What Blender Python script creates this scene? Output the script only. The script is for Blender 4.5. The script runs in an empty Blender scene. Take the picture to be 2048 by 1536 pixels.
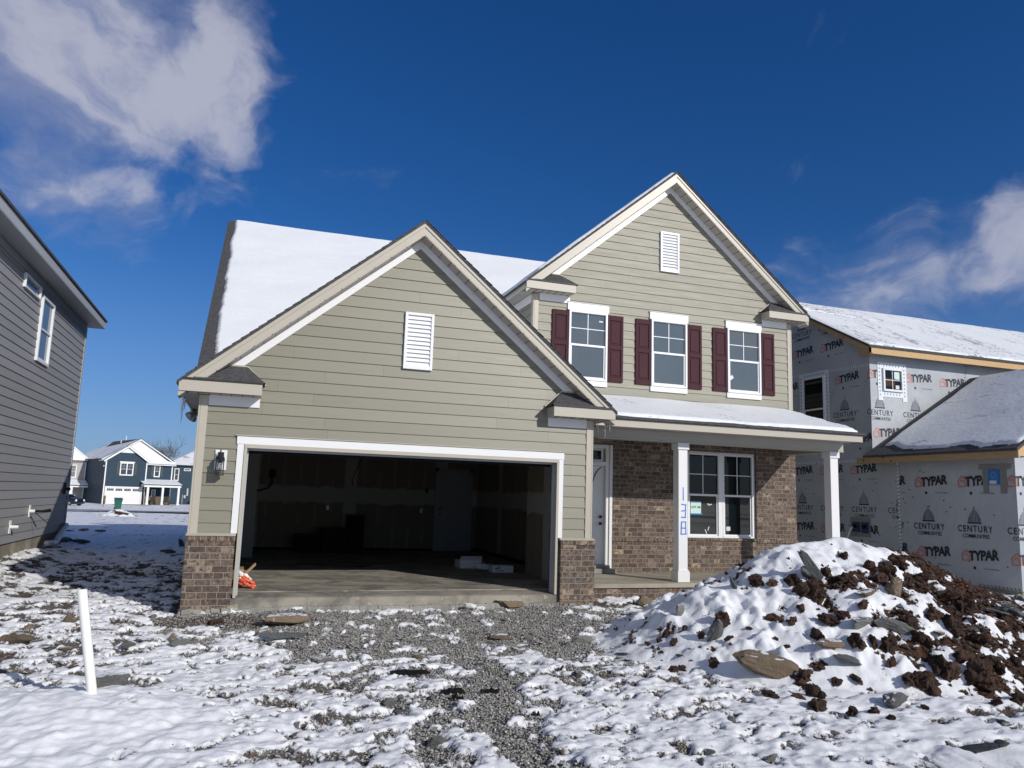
import bpy, bmesh, math, random
import numpy as np
from mathutils import Vector, Matrix
R = math.radians
random.seed(7)
C = bpy.context.scene.collection
SC = bpy.context.scene

# ------------------------------------------------------------------ camera, sky, sun, exposure
cam_d = bpy.data.cameras.new("camera")
cam_d.sensor_width = 36.0
cam_d.lens = 36.0 * 1541.2 / 2048.0
cam_d.clip_start = 0.1
cam_d.clip_end = 4000
cam = bpy.data.objects.new("camera", cam_d)
C.objects.link(cam)
_r = Vector((0.94444381, -0.32716042, 0.03149527))
_u = Vector((-0.07665615, -0.12607542, 0.98905451))
_f = Vector((0.31960871, 0.93652071, 0.14415001))
mw = Matrix((( _r.x, _u.x, -_f.x, 0.4324), (_r.y, _u.y, -_f.y, -11.9895), (_r.z, _u.z, -_f.z, 1.5585), (0, 0, 0, 1)))
cam.matrix_world = mw
SC.camera = cam

SUN = Vector((0.58, -1.0, 0.575)).normalized()      # towards the sun
SUN_EL = math.asin(SUN.z)
SUN_AZ = math.atan2(SUN.x, SUN.y)                  # clockwise from +Y
sd = bpy.data.lights.new("sun", 'SUN')
sd.energy = 4.4
sd.angle = R(0.5)
sd.color = (1.0, 0.96, 0.90)
so = bpy.data.objects.new("sun", sd)
C.objects.link(so)
so.rotation_euler = SUN.to_track_quat('Z', 'Y').to_euler()
so.location = (20, -30, 30)

w = bpy.data.worlds.new("World")
SC.world = w
w.use_nodes = True
SKY_STRENGTH = 0.085
SC.view_settings.view_transform = 'Standard'
SC.view_settings.look = 'None'
SC.view_settings.exposure = -0.32
SC.view_settings.gamma = 1.0
SC.view_settings.use_curve_mapping = False


class G:
    """small helper round a node tree"""
    def __init__(s, nt):
        s.nt = nt

    def n(s, t, **kw):
        x = s.nt.nodes.new(t)
        for k, v in kw.items():
            if k.startswith('i_'):
                key = k[2:]
                key = int(key) if key.isdigit() else key.replace('_', ' ')
                if hasattr(v, 'links') or isinstance(v, bpy.types.NodeSocket):
                    s.nt.links.new(v, x.inputs[key])
                else:
                    x.inputs[key].default_value = v
            else:
                setattr(x, k, v)
        return x

    def math(s, op, a, b=None, c=None, clamp=False):
        x = s.nt.nodes.new('ShaderNodeMath')
        x.operation = op
        x.use_clamp = clamp
        for i, v in enumerate((a, b, c)):
            if v is None:
                continue
            if isinstance(v, bpy.types.NodeSocket):
                s.nt.links.new(v, x.inputs[i])
            else:
                x.inputs[i].default_value = v
        return x.outputs[0]

    def mix(s, f, a, b, mode='MIX'):
        x = s.nt.nodes.new('ShaderNodeMix')
        x.data_type = 'RGBA'
        x.blend_type = mode
        for i, v in ((0, f), (6, a), (7, b)):
            if isinstance(v, bpy.types.NodeSocket):
                s.nt.links.new(v, x.inputs[i])
            elif i == 0:
                x.inputs[0].default_value = v
            else:
                x.inputs[i].default_value = (v[0], v[1], v[2], 1)
        return x.outputs[2]

    def ss(s, v, lo, hi):
        x = s.nt.nodes.new('ShaderNodeMapRange')
        x.interpolation_type = 'SMOOTHSTEP'
        s.nt.links.new(v, x.inputs[0])
        x.inputs[1].default_value = lo
        x.inputs[2].default_value = hi
        return x.outputs[0]

    def noise(s, vec, scale, detail=4, rough=0.55, dist=0.0):
        x = s.nt.nodes.new('ShaderNodeTexNoise')
        if vec is not None:
            s.nt.links.new(vec, x.inputs['Vector'])
        x.inputs['Scale'].default_value = scale
        x.inputs['Detail'].default_value = detail
        x.inputs['Roughness'].default_value = rough
        x.inputs['Distortion'].default_value = dist
        return x.outputs['Fac']

    def mapv(s, vec, sc=(1, 1, 1), loc=(0, 0, 0)):
        x = s.nt.nodes.new('ShaderNodeMapping')
        s.nt.links.new(vec, x.inputs[0])
        x.inputs['Location'].default_value = loc
        x.inputs['Scale'].default_value = sc
        return x.outputs[0]

    def bump(s, h, strength=0.4, dist=0.01, normal=None):
        x = s.nt.nodes.new('ShaderNodeBump')
        s.nt.links.new(h, x.inputs['Height'])
        x.inputs['Strength'].default_value = strength
        x.inputs['Distance'].default_value = dist
        if normal is not None:
            s.nt.links.new(normal, x.inputs['Normal'])
        return x.outputs[0]


# ---- sky: physical sky plus clouds that sit in fixed directions of the sky
def build_world():
    nt = w.node_tree
    nt.nodes.clear()
    g = G(nt)
    out = g.n('ShaderNodeOutputWorld')
    bg = g.n('ShaderNodeBackground')
    sky = g.n('ShaderNodeTexSky', sky_type='NISHITA', sun_disc=False, sun_elevation=SUN_EL, sun_rotation=SUN_AZ,
              altitude=600.0, air_density=1.0, dust_density=0.7, ozone_density=4.0)
    tc = g.n('ShaderNodeTexCoord').outputs['Generated']
    hs = g.n('ShaderNodeHueSaturation')
    hs.inputs['Saturation'].default_value = SKY_SAT
    hs.inputs['Value'].default_value = 1.0
    nt.links.new(sky.outputs[0], hs.inputs['Color'])
    col = g.mix(1.0, hs.outputs[0], (0.70, 0.90, 1.20), 'MULTIPLY')
    hz = g.math('SUBTRACT', 1.0, g.ss(g.n('ShaderNodeSeparateXYZ', i_0=tc).outputs[2], -0.05, 0.34))
    col = g.mix(g.math('MULTIPLY', hz, 0.55), col, (2.9, 4.4, 8.6))
    # clouds
    sep = g.n('ShaderNodeSeparateXYZ', i_0=tc)
    warp = g.n('ShaderNodeTexNoise', i_Scale=5.0, i_Detail=5.0)
    nt.links.new(tc, warp.inputs['Vector'])
    wv = g.n('ShaderNodeVectorMath', operation='MULTIPLY_ADD')
    wc = g.n('ShaderNodeVectorMath', operation='SUBTRACT')
    nt.links.new(warp.outputs['Color'], wc.inputs[0])
    wc.inputs[1].default_value = (0.5, 0.5, 0.5)
    nt.links.new(wc.outputs[0], wv.inputs[0])
    wv.inputs[1].default_value = (0.22, 0.22, 0.14)
    nt.links.new(tc, wv.inputs[2])
    stretched = g.mapv(wv.outputs[0], (1.0, 1.0, 1.9))
    n1 = g.noise(stretched, 5.0, 8, 0.55, 0.6)
    n2 = g.noise(g.mapv(wv.outputs[0], (1.0, 1.0, 1.6), (3, 1, 7)), 9.0, 6, 0.6, 0.2)
    cover = None
    for d, rad, amp in CLOUDS:
        dv = Vector(d).normalized()
        dp = g.n('ShaderNodeVectorMath', operation='DOT_PRODUCT')
        nt.links.new(wv.outputs[0], dp.inputs[0])
        dp.inputs[1].default_value = dv
        ln = g.n('ShaderNodeVectorMath', operation='LENGTH')
        nt.links.new(wv.outputs[0], ln.inputs[0])
        dn = g.math('DIVIDE', dp.outputs['Value'], ln.outputs['Value'])
        a = g.math('ARCCOSINE', g.math('MINIMUM', dn, 1.0))
        m = g.math('MULTIPLY', g.math('SUBTRACT', 1.0, g.ss(a, R(rad) * 0.1, R(rad) * 1.5)), amp)
        cover = m if cover is None else g.math('MAXIMUM', cover, m)
    nn = g.math('ADD', g.math('MULTIPLY', n1, 2.1), g.math('MULTIPLY', n2, 0.8))
    nn = g.math('SUBTRACT', nn, 0.95)
    dens = g.ss(g.math('ADD', nn, g.math('SUBTRACT', cover, 0.5)), 0.32, 1.30)
    dens = g.math('MULTIPLY', dens, 0.78)
    dens = g.math('MULTIPLY', dens, g.ss(sep.outputs[2], -0.02, 0.05))
    cc = g.mix(g.ss(nn, 0.35, 0.72), (4.3, 4.8, 7.0), (7.7, 7.8, 9.1))
    cc = g.mix(g.ss(sep.outputs[1], 0.1, -0.3), cc, (11.0, 10.6, 10.4))  # added clouds behind the camera are whiter and brighter, to fill the shadows
    col = g.mix(dens, col, cc)
    nt.links.new(col, bg.inputs['Color'])
    bg.inputs['Strength'].default_value = SKY_STRENGTH
    nt.links.new(bg.outputs[0], out.inputs[0])


def pixdir(px, py):
    return _f + _r * ((px - 1024) / 1541.2) - _u * ((py - 768) / 1541.2)


SKY_SAT = 1.25
CLOUDS = [(pixdir(40, 0), 12, 1.25), (pixdir(270, 70), 8.5, 1.15), (pixdir(440, 170), 6.0, 1.05), (pixdir(-200, 120), 9, 1.1),
          (pixdir(20, 320), 6, 1.0), (pixdir(130, 380), 5.5, 0.98), (pixdir(250, 405), 4.6, 0.88),
          (pixdir(2090, 490), 5.5, 0.84), (pixdir(1940, 500), 4, 0.66), (pixdir(1850, 535), 4.5, 0.76), (pixdir(1740, 570), 4.5, 0.72), (pixdir(1630, 565), 4.5, 0.70), (pixdir(1820, 640), 4.5, 0.78), (pixdir(2010, 600), 3.5, 0.62), (pixdir(90, 485), 4, 0.6),
          ((0.0, -1.0, 0.45), 60, 0.74), ((0.9, -0.6, 0.7), 40, 0.9), ((-0.9, -0.7, 0.5), 44, 0.86), ((0.3, -1.0, 1.6), 34, 0.8)]  # unseen clouds behind the camera, added as white fill and for window reflections
build_world()

# ------------------------------------------------------------------ materials
MATS = {}


def newmat(name):
    m = bpy.data.materials.new(name)
    m.use_nodes = True
    nt = m.node_tree
    nt.nodes.clear()
    g = G(nt)
    out = g.n('ShaderNodeOutputMaterial')
    b = g.n('ShaderNodeBsdfPrincipled')
    nt.links.new(b.outputs[0], out.inputs[0])
    MATS[name] = m
    return m, g, b


def L(g, a, b):
    g.nt.links.new(a, b)


def plain(name, col, rough=0.6, var=0.08, scale=3.0, metal=0.0, bump=0.0, bscale=40.0, spec=0.5):
    m, g, b = newmat(name)
    pos = g.n('ShaderNodeNewGeometry').outputs['Position']
    f = g.noise(pos, scale, 5, 0.6)
    f2 = g.noise(pos, scale * 9, 3, 0.6)
    fm = g.math('ADD', g.math('MULTIPLY', f, 0.7), g.math('MULTIPLY', f2, 0.3))
    c = g.mix(fm, [x * (1 - var * 1.6) for x in col], [min(1, x * (1 + var * 1.6)) for x in col])
    L(g, c, b.inputs['Base Color'])
    b.inputs['Roughness'].default_value = rough
    b.inputs['Metallic'].default_value = metal
    b.inputs['Specular IOR Level'].default_value = spec
    if bump > 0:
        L(g, g.bump(g.noise(pos, bscale, 5, 0.65), bump, 0.01), b.inputs['Normal'])
    return m


def siding_mat(name, col, z0, E, rough=0.5, joint=True, gloss_noise=0.0, bstr=0.12):
    m, g, b = newmat(name)
    if 'olive' not in name: b.inputs['Specular IOR Level'].default_value = 0.15
    pos = g.n('ShaderNodeNewGeometry').outputs['Position']
    uv = g.n('ShaderNodeUVMap').outputs[0]
    z = g.n('ShaderNodeSeparateXYZ', i_0=pos).outputs[2]
    u = g.n('ShaderNodeSeparateXYZ', i_0=uv).outputs[0]
    k = g.math('FLOOR', g.math('DIVIDE', g.math('SUBTRACT', z, z0), E))
    wn = g.n('ShaderNodeTexWhiteNoise', noise_dimensions='1D')
    L(g, k, wn.inputs['W'])
    uu = g.math('ADD', g.math('DIVIDE', u, 3.66), g.math('MULTIPLY', wn.outputs[0], 7.0))
    fr = g.math('FRACT', uu)
    cmb = g.n('ShaderNodeCombineXYZ')
    L(g, k, cmb.inputs[0])
    L(g, g.math('FLOOR', uu), cmb.inputs[1])
    wn2 = g.n('ShaderNodeTexWhiteNoise', noise_dimensions='3D')
    L(g, cmb.outputs[0], wn2.inputs['Vector'])
    tone = g.math('ADD', 0.93, g.math('MULTIPLY', wn2.outputs[0], 0.12))
    # faint lengthwise streaks of dust and paint
    st = g.noise(g.mapv(pos, (0.7, 0.7, 14)), 2.2, 5, 0.6)
    tone = g.math('MULTIPLY', tone, g.math('ADD', 0.92, g.math('MULTIPLY', st, 0.16)))
    c = g.mix(1.0, col, (1, 1, 1), 'MULTIPLY')
    vm = g.n('ShaderNodeVectorMath', operation='SCALE')
    L(g, c, vm.inputs[0])
    L(g, tone, vm.inputs['Scale'])
    c = vm.outputs[0]
    if joint:
        j = g.math('LESS_THAN', fr, 0.0011)
        c = g.mix(j, c, [x * 0.45 for x in col])
    L(g, c, b.inputs['Base Color'])
    b.inputs['Roughness'].default_value = rough
    grain = g.noise(g.mapv(pos, (6, 6, 60)), 9, 4, 0.7)
    L(g, g.bump(grain, bstr, 0.004), b.inputs['Normal'])
    if gloss_noise:
        L(g, g.math('ADD', rough - gloss_noise / 2, g.math('MULTIPLY', st, gloss_noise)), b.inputs['Roughness'])
    return m


def brick_mat(name, bw=0.215, rh=0.0905):
    m, g, b = newmat(name)
    uv = g.n('ShaderNodeUVMap').outputs[0]
    br = g.n('ShaderNodeTexBrick')
    L(g, uv, br.inputs['Vector'])
    br.offset = 0.5 if bw > rh else 0.0
    br.squash = 0.62 if bw > rh else 1.0
    br.squash_frequency = 3
    br.inputs['Color1'].default_value = (0.0, 0, 0, 1)
    br.inputs['Color2'].default_value = (1, 1, 1, 1)
    br.inputs['Mortar'].default_value = (0.5, 0.5, 0.5, 1)
    br.inputs['Scale'].default_value = 1.0
    br.inputs['Mortar Size'].default_value = 0.0055
    br.inputs['Mortar Smooth'].default_value = 0.15
    br.inputs['Bias'].default_value = 0.0
    br.inputs['Brick Width'].default_value = bw
    br.inputs['Row Height'].default_value = rh
    rnd = br.outputs['Color']
    ramp = g.n('ShaderNodeValToRGB')
    L(g, rnd, ramp.inputs[0])
    cr = ramp.color_ramp
    cr.elements[0].position = 0.0
    cr.elements[0].color = (0.075, 0.052, 0.042, 1)
    cr.elements[1].position = 1.0
    cr.elements[1].color = (0.38, 0.28, 0.19, 1)
    for p, c in ((0.3, (0.15, 0.10, 0.075, 1)), (0.55, (0.19, 0.135, 0.10, 1)), (0.8, (0.13, 0.10, 0.085, 1))):
        e = cr.elements.new(p)
        e.color = c
    n = g.noise(uv, 17, 6, 0.75)
    c = g.mix(g.ss(n, 0.46, 0.60), ramp.outputs[0], (0.05, 0.038, 0.033))
    n2 = g.noise(g.mapv(uv, (1, 1, 1), (5, 9, 0)), 9, 6, 0.75)
    c = g.mix(g.math('MULTIPLY', g.ss(n2, 0.57, 0.70), 0.8), c, (0.42, 0.37, 0.32))
    c = g.mix(br.outputs['Fac'], c, g.mix(g.noise(uv, 60, 3), (0.20, 0.175, 0.135), (0.34, 0.30, 0.235)))
    L(g, c, b.inputs['Base Color'])
    b.inputs['Roughness'].default_value = 0.88
    h = g.math('ADD', g.math('MULTIPLY', br.outputs['Fac'], -1.0), g.math('MULTIPLY', n, 0.45))
    L(g, g.bump(h, 0.8, 0.008), b.inputs['Normal'])
    return m


def shingle_mat(name, col=(0.043, 0.043, 0.046)):
    m, g, b = newmat(name)
    uv = g.n('ShaderNodeUVMap').outputs[0]
    br = g.n('ShaderNodeTexBrick')
    L(g, uv, br.inputs['Vector'])
    br.inputs['Color1'].default_value = (col[0] * 0.6, col[1] * 0.6, col[2] * 0.6, 1)
    br.inputs['Color2'].default_value = (col[0] * 1.7, col[1] * 1.7, col[2] * 1.7, 1)
    br.inputs['Mortar'].default_value = (0.008, 0.008, 0.009, 1)
    br.inputs['Mortar Size'].default_value = 0.007
    br.inputs['Brick Width'].default_value = 0.21
    br.inputs['Row Height'].default_value = 0.14
    pos = g.n('ShaderNodeNewGeometry').outputs['Position']
    sp = g.noise(pos, 160, 3, 0.8)
    c = g.mix(g.ss(sp, 0.45, 0.75), br.outputs['Color'], (0.15, 0.15, 0.155))
    L(g, c, b.inputs['Base Color'])
    b.inputs['Roughness'].default_value = 0.92
    saw = g.math('FRACT', g.math('DIVIDE', g.n('ShaderNodeSeparateXYZ', i_0=uv).outputs[1], 0.14))
    L(g, g.bump(g.math('ADD', g.math('MULTIPLY', saw, -1.0), g.math('MULTIPLY', sp, 0.3)), 0.7, 0.012), b.inputs['Normal'])
    return m


def snow_mat(name, fine=1.0, col=(0.80, 0.83, 0.87)):
    m, g, b = newmat(name)
    pos = g.n('ShaderNodeNewGeometry').outputs['Position']
    f = g.noise(pos, 1.3, 5, 0.6)
    c = g.mix(f, [x * 0.95 for x in col], [min(1, x * 1.05) for x in col])
    L(g, c, b.inputs['Base Color'])
    b.inputs['Roughness'].default_value = 0.55
    b.inputs['Specular IOR Level'].default_value = 0.35
    h = g.math('ADD', g.math('MULTIPLY', g.noise(pos, 14, 5, 0.6), 0.8), g.math('MULTIPLY', g.noise(pos, 120, 3, 0.7), 0.15))
    L(g, g.bump(h, 0.25 * fine, 0.02), b.inputs['Normal'])
    return m


def roof_snow_mat(name, streak=0.0):
    """snow lying over shingles: faint courses telegraph through, worn thin in streaks"""
    m, g, b = newmat(name)
    uv = g.n('ShaderNodeUVMap').outputs[0]
    pos = g.n('ShaderNodeNewGeometry').outputs['Position']
    v = g.n('ShaderNodeSeparateXYZ', i_0=uv).outputs[1]
    saw = g.math('FRACT', g.math('DIVIDE', v, 0.14))
    f = g.noise(pos, 1.1, 5, 0.6)
    c = g.mix(f, (0.73, 0.755, 0.78), (0.83, 0.845, 0.86))
    if streak > 0:
        s = g.noise(g.mapv(uv, (0.25, 4.5, 1)), 2.4, 6, 0.62)
        s2 = g.noise(uv, 0.55, 3, 0.5)
        k = g.math('MULTIPLY', g.ss(g.math('ADD', s, g.math('MULTIPLY', s2, 0.5)), 0.93 - streak * 0.12, 1.03 - streak * 0.12), 0.85)
        c = g.mix(k, c, (0.10, 0.10, 0.105))
        row = g.ss(saw, 0.75, 0.98)
        c = g.mix(g.math('MULTIPLY', row, g.math('MULTIPLY', g.ss(g.noise(uv, 1.2, 4, 0.6), 0.4, 0.65), 0.30 * streak)), c, (0.3, 0.31, 0.33))
    L(g, c, b.inputs['Base Color'])
    b.inputs['Roughness'].default_value = 0.6
    h = g.math('ADD', g.math('MULTIPLY', saw, -0.4), g.noise(pos, 9, 5, 0.6))
    L(g, g.bump(h, 0.38, 0.03), b.inputs['Normal'])
    return m


def wrap_mat(name):
    m, g, b = newmat(name)
    pos = g.n('ShaderNodeNewGeometry').outputs['Position']
    n = g.noise(pos, 0.9, 6, 0.6, 0.6)
    c = g.mix(g.ss(n, 0.3, 0.7), (0.37, 0.395, 0.42), (0.46, 0.485, 0.505))
    w2 = g.noise(g.mapv(pos, (1, 1, 1)), 130, 2, 0.5)
    c = g.mix(g.math('MULTIPLY', w2, 0.2), c, (0.34, 0.37, 0.40))
    L(g, c, b.inputs['Base Color'])
    b.inputs['Roughness'].default_value = 0.42
    h1 = g.noise(g.mapv(pos, (1, 1, 0.6)), 2.6, 5, 0.55, 1.2)
    h = g.math('ADD', h1, g.math('MULTIPLY', g.noise(pos, 12, 4, 0.6), 0.12))
    L(g, g.bump(h, 0.35, 0.05), b.inputs['Normal'])
    return m


def soffit_mat(name, col, step=0.2):
    m, g, b = newmat(name)
    uv = g.n('ShaderNodeUVMap').outputs[0]
    v = g.n('ShaderNodeSeparateXYZ', i_0=uv).outputs[1]
    f = g.math('FRACT', g.math('DIVIDE', v, step))
    k = g.math('LESS_THAN', f, 0.07)
    L(g, g.mix(k, col, [x * 0.18 for x in col]), b.inputs['Base Color'])
    b.inputs['Roughness'].default_value = 0.45
    return m


def wood_mat(name, col=(0.55, 0.36, 0.17)):
    m, g, b = newmat(name)
    pos = g.n('ShaderNodeNewGeometry').outputs['Position']
    gr = g.noise(g.mapv(pos, (1.2, 1.2, 18)), 3, 5, 0.6, 0.4)
    c = g.mix(gr, [x * 0.72 for x in col], [min(1, x * 1.2) for x in col])
    kn = g.n('ShaderNodeTexVoronoi', i_Scale=2.3)
    L(g, g.mapv(pos, (1, 1, 1.6)), kn.inputs['Vector'])
    c = g.mix(g.math('SUBTRACT', 1.0, g.ss(kn.outputs['Distance'], 0.05, 0.12)), c, (0.10, 0.05, 0.025))
    L(g, c, b.inputs['Base Color'])
    b.inputs['Roughness'].default_value = 0.7
    return m


def concrete_mat(name, col=(0.32, 0.29, 0.235), stain=(0.13, 0.125, 0.11), st=0.8):
    m, g, b = newmat(name)
    pos = g.n('ShaderNodeNewGeometry').outputs['Position']
    n = g.noise(g.mapv(pos, (0.8, 1.1, 1)), 1.5, 7, 0.65, 0.8)
    c = g.mix(g.ss(n, 0.35, 0.65), stain, col)
    sp = g.noise(g.mapv(pos, (1, 2.4, 1), (4, 2, 1)), 7, 5, 0.7)
    c = g.mix(g.math('MULTIPLY', g.ss(sp, 0.56, 0.62), st), c, (0.42, 0.35, 0.25))
    L(g, c, b.inputs['Base Color'])
    b.inputs['Roughness'].default_value = 0.8
    L(g, g.bump(g.noise(pos, 40, 6, 0.7), 0.35, 0.01), b.inputs['Normal'])
    return m


def glass_mat(name, col, rough=0.03, spec=0.5, coat=0.0):
    m, g, b = newmat(name)
    pos = g.n('ShaderNodeNewGeometry').outputs['Position']
    L(g, g.mix(g.noise(pos, 1.7, 3, 0.5), [x * 0.8 for x in col], [x * 1.2 for x in col]), b.inputs['Base Color'])
    b.inputs['Roughness'].default_value = rough
    b.inputs['IOR'].default_value = 1.52
    b.inputs['Specular IOR Level'].default_value = spec
    b.inputs['Coat Weight'].default_value = coat
    b.inputs['Coat Roughness'].default_value = 0.01
    L(g, g.bump(g.noise(pos, 1.2, 2, 0.5), 0.05, 0.02), b.inputs['Coat Normal'])
    return m


def drywall_mat(name):
    """unpainted board with pale joint compound bands over every joint and screw row"""
    m, g, b = newmat(name)
    uv = g.n('ShaderNodeUVMap').outputs[0]
    pos = g.n('ShaderNodeNewGeometry').outputs['Position']
    s = g.n('ShaderNodeSeparateXYZ', i_0=uv)
    z = g.n('ShaderNodeSeparateXYZ', i_0=pos).outputs[2]
    wob = g.math('MULTIPLY', g.math('SUBTRACT', g.noise(pos, 3.0, 4, 0.6), 0.5), 0.16)
    # horizontal taped joint at 1.42 m
    a = g.math('ABSOLUTE', g.math('SUBTRACT', g.math('ADD', z, g.math('MULTIPLY', wob, 1.6)), 1.45))
    band = g.math('SUBTRACT', 1.0, g.ss(a, 0.17, 0.24))
    # screw rows every 0.406 m
    f = g.math('ABSOLUTE', g.math('SUBTRACT', g.math('FRACT', g.math('DIVIDE', g.math('ADD', s.outputs[0], g.math('MULTIPLY', wob, 0.15)), 0.406)), 0.5))
    scr = g.math('SUBTRACT', 1.0, g.ss(f, 0.05, 0.10))
    scr = g.math('MULTIPLY', scr, g.ss(g.noise(g.mapv(pos, (2.4, 2.4, 1.1)), 2.0, 3, 0.5), 0.42, 0.56))
    # vertical joint every 2.44
    f2 = g.math('ABSOLUTE', g.math('SUBTRACT', g.math('FRACT', g.math('DIVIDE', g.math('ADD', s.outputs[0], g.math('ADD', wob, 0.55)), 2.44)), 0.5))
    vj = g.math('SUBTRACT', 1.0, g.ss(f2, 0.06, 0.075))
    mm = g.math('MAXIMUM', band, g.math('MAXIMUM', g.math('MULTIPLY', scr, 0.30), vj))
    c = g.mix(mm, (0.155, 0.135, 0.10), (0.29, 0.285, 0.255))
    L(g, c, b.inputs['Base Color'])
    b.inputs['Roughness'].default_value = 0.85
    return m


E7 = 0.1778
Z_LOW = 0.871
Z_UP = 0.024
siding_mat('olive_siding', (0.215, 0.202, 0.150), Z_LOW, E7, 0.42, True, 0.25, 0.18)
siding_mat('olive_siding_upper_glare', (0.245, 0.231, 0.176), Z_UP, E7, 0.52, True, 0.3, 0.2)  # same siding as below; sun glare on the upper gable put into a paler colour
siding_mat('grey_siding', (0.28, 0.277, 0.282), 0.30, E7, 0.45)
siding_mat('blue_siding', (0.020, 0.045, 0.072), 0.0, E7, 0.5, False)
siding_mat('pale_grey_siding', (0.40, 0.39, 0.38), 0.0, E7, 0.5, False)
brick_mat('brick')
brick_mat('brick_rowlock', 0.075, 0.3)
shingle_mat('shingle')
snow_mat('snow')
roof_snow_mat('roof_snow')
roof_snow_mat('thin_roof_snow', 1.0)
roof_snow_mat('melting_roof_snow', 0.55)
wrap_mat('house_wrap')
soffit_mat('beige_soffit', (0.46, 0.41, 0.345), 0.2)
plain('soffit_plain', (0.42, 0.41, 0.38), 0.5)
plain('beige_trim', (0.43, 0.395, 0.325), 0.4, 0.03)
plain('taupe_trim', (0.40, 0.375, 0.315), 0.45, 0.03)
plain('white_trim', (0.74, 0.74, 0.73), 0.35, 0.02)
plain('white_vinyl', (0.77, 0.78, 0.79), 0.3, 0.02)
plain('grey_trim', (0.38, 0.40, 0.42), 0.5, 0.03)
plain('black_metal', (0.012, 0.012, 0.013), 0.4, 0.1)
plain('drip_edge', (0.016, 0.014, 0.014), 0.55, 0.1)
plain('plum_shutter', (0.055, 0.017, 0.024), 0.6, 0.12, 6, bump=0.2, bscale=60, spec=0.15)
plain('dark_shutter', (0.035, 0.042, 0.042), 0.5)
plain('black_box', (0.006, 0.006, 0.006), 0.7, spec=0.2)
plain('dark_board', (0.035, 0.027, 0.02), 0.8)
plain('white_card', (0.62, 0.62, 0.60), 0.6)
plain('black_print', (0.018, 0.022, 0.034), 0.6, 0.1, 20)
plain('navy_print', (0.03, 0.035, 0.09), 0.6, 0.1, 20)
plain('red_print', (0.55, 0.17, 0.12), 0.6, 0.1, 20)
plain('blue_tape', (0.02, 0.15, 0.62), 0.55, 0.05)
plain('pale_tape', (0.70, 0.74, 0.78), 0.4, 0.1, 10)
plain('lumber_dark', (0.09, 0.055, 0.03), 0.8)
plain('paper', (0.55, 0.72, 0.66), 0.7, 0.04)
plain('orange_plastic', (0.72, 0.13, 0.06), 0.45, 0.25, 14, bump=0.5, bscale=18)
plain('white_plastic', (0.78, 0.77, 0.74), 0.4, 0.08, 12, bump=0.4, bscale=22)
plain('pvc', (0.80, 0.79, 0.75), 0.32, 0.03)
plain('green_plastic', (0.008, 0.10, 0.065), 0.4, 0.08)
plain('galvanised', (0.28, 0.29, 0.30), 0.35, 0.1, 8, 0.6)
plain('car_paint', (0.010, 0.013, 0.024), 0.2, 0.05)
plain('rubber', (0.015, 0.015, 0.015), 0.8)
plain('bark', (0.10, 0.08, 0.065), 0.9)
plain('interior_paint', (0.24, 0.24, 0.23), 0.7)
plain('interior_door', (0.24, 0.25, 0.255), 0.5)
plain('blue_flashing', (0.01, 0.18, 0.50), 0.5)
plain('navy_plastic', (0.012, 0.045, 0.13), 0.5)
plain('dark_mud', (0.085, 0.042, 0.028), 0.95, 0.35, 4, bump=1.0, bscale=30)
wood_mat('fresh_lumber')
wood_mat('stained_lumber', (0.40, 0.27, 0.14))
concrete_mat('garage_floor')
concrete_mat('porch_concrete', (0.36, 0.33, 0.26), (0.24, 0.22, 0.175), 0.3)
concrete_mat('footing', (0.31, 0.30, 0.265), (0.17, 0.165, 0.15), 0.1)
concrete_mat('foundation', (0.33, 0.30, 0.235), (0.19, 0.17, 0.13), 0.2)
drywall_mat('drywall')
glass_mat('upper_glass', (0.080, 0.092, 0.088), 0.02, 0.9, 1.0)  # pane colour lightened to stand in for cloud reflections
glass_mat('lower_glass', (0.004, 0.008, 0.010), 0.02, 0.3)
glass_mat('far_glass', (0.05, 0.06, 0.07), 0.08)
glass_mat('blue_glass', (0.10, 0.13, 0.17), 0.05)
m, g, b = newmat('lantern_glass')
b.inputs['Base Color'].default_value = (0.9, 0.9, 0.9, 1)
b.inputs['Roughness'].default_value = 0.02
b.inputs['Transmission Weight'].default_value = 1.0
b.inputs['IOR'].default_value = 1.05
m, g, b = newmat('ice')
b.inputs['Base Color'].default_value = (0.9, 0.95, 1.0, 1)
b.inputs['Roughness'].default_value = 0.12
b.inputs['Transmission Weight'].default_value = 0.75
b.inputs['IOR'].default_value = 1.31
m, g, b = newmat('headlight_glass')
b.inputs['Base Color'].default_value = (0.75, 0.78, 0.8, 1)
b.inputs['Roughness'].default_value = 0.08
m, g, b = newmat('bulb_glass')
b.inputs['Base Color'].default_value = (0.85, 0.85, 0.83, 1)
b.inputs['Roughness'].default_value = 0.25


def rock_mat(name, c1, c2, snow=0.0, rough=0.85):
    m, g, b = newmat(name)
    geo = g.n('ShaderNodeNewGeometry')
    pos = geo.outputs['Position']
    oi = g.n('ShaderNodeObjectInfo').outputs['Random']
    n = g.noise(pos, 9, 6, 0.7, 0.5)
    c = g.mix(n, c1, c2)
    vm = g.n('ShaderNodeVectorMath', operation='SCALE')
    L(g, c, vm.inputs[0])
    L(g, g.math('ADD', 0.7, g.math('MULTIPLY', oi, 0.6)), vm.inputs['Scale'])
    c = vm.outputs[0]
    if snow > 0:
        nz = g.n('ShaderNodeSeparateXYZ', i_0=geo.outputs['Normal']).outputs[2]
        s = g.ss(g.math('ADD', nz, g.math('MULTIPLY', g.math('SUBTRACT', g.noise(pos, 12, 4), 0.5), 0.9)), 1.02 - snow, 1.12 - snow)
        c = g.mix(s, c, (0.8, 0.83, 0.87))
    L(g, c, b.inputs['Base Color'])
    b.inputs['Roughness'].default_value = rough
    L(g, g.bump(g.noise(pos, 38, 6, 0.75), 1.0, 0.03), b.inputs['Normal'])
    return m


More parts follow.
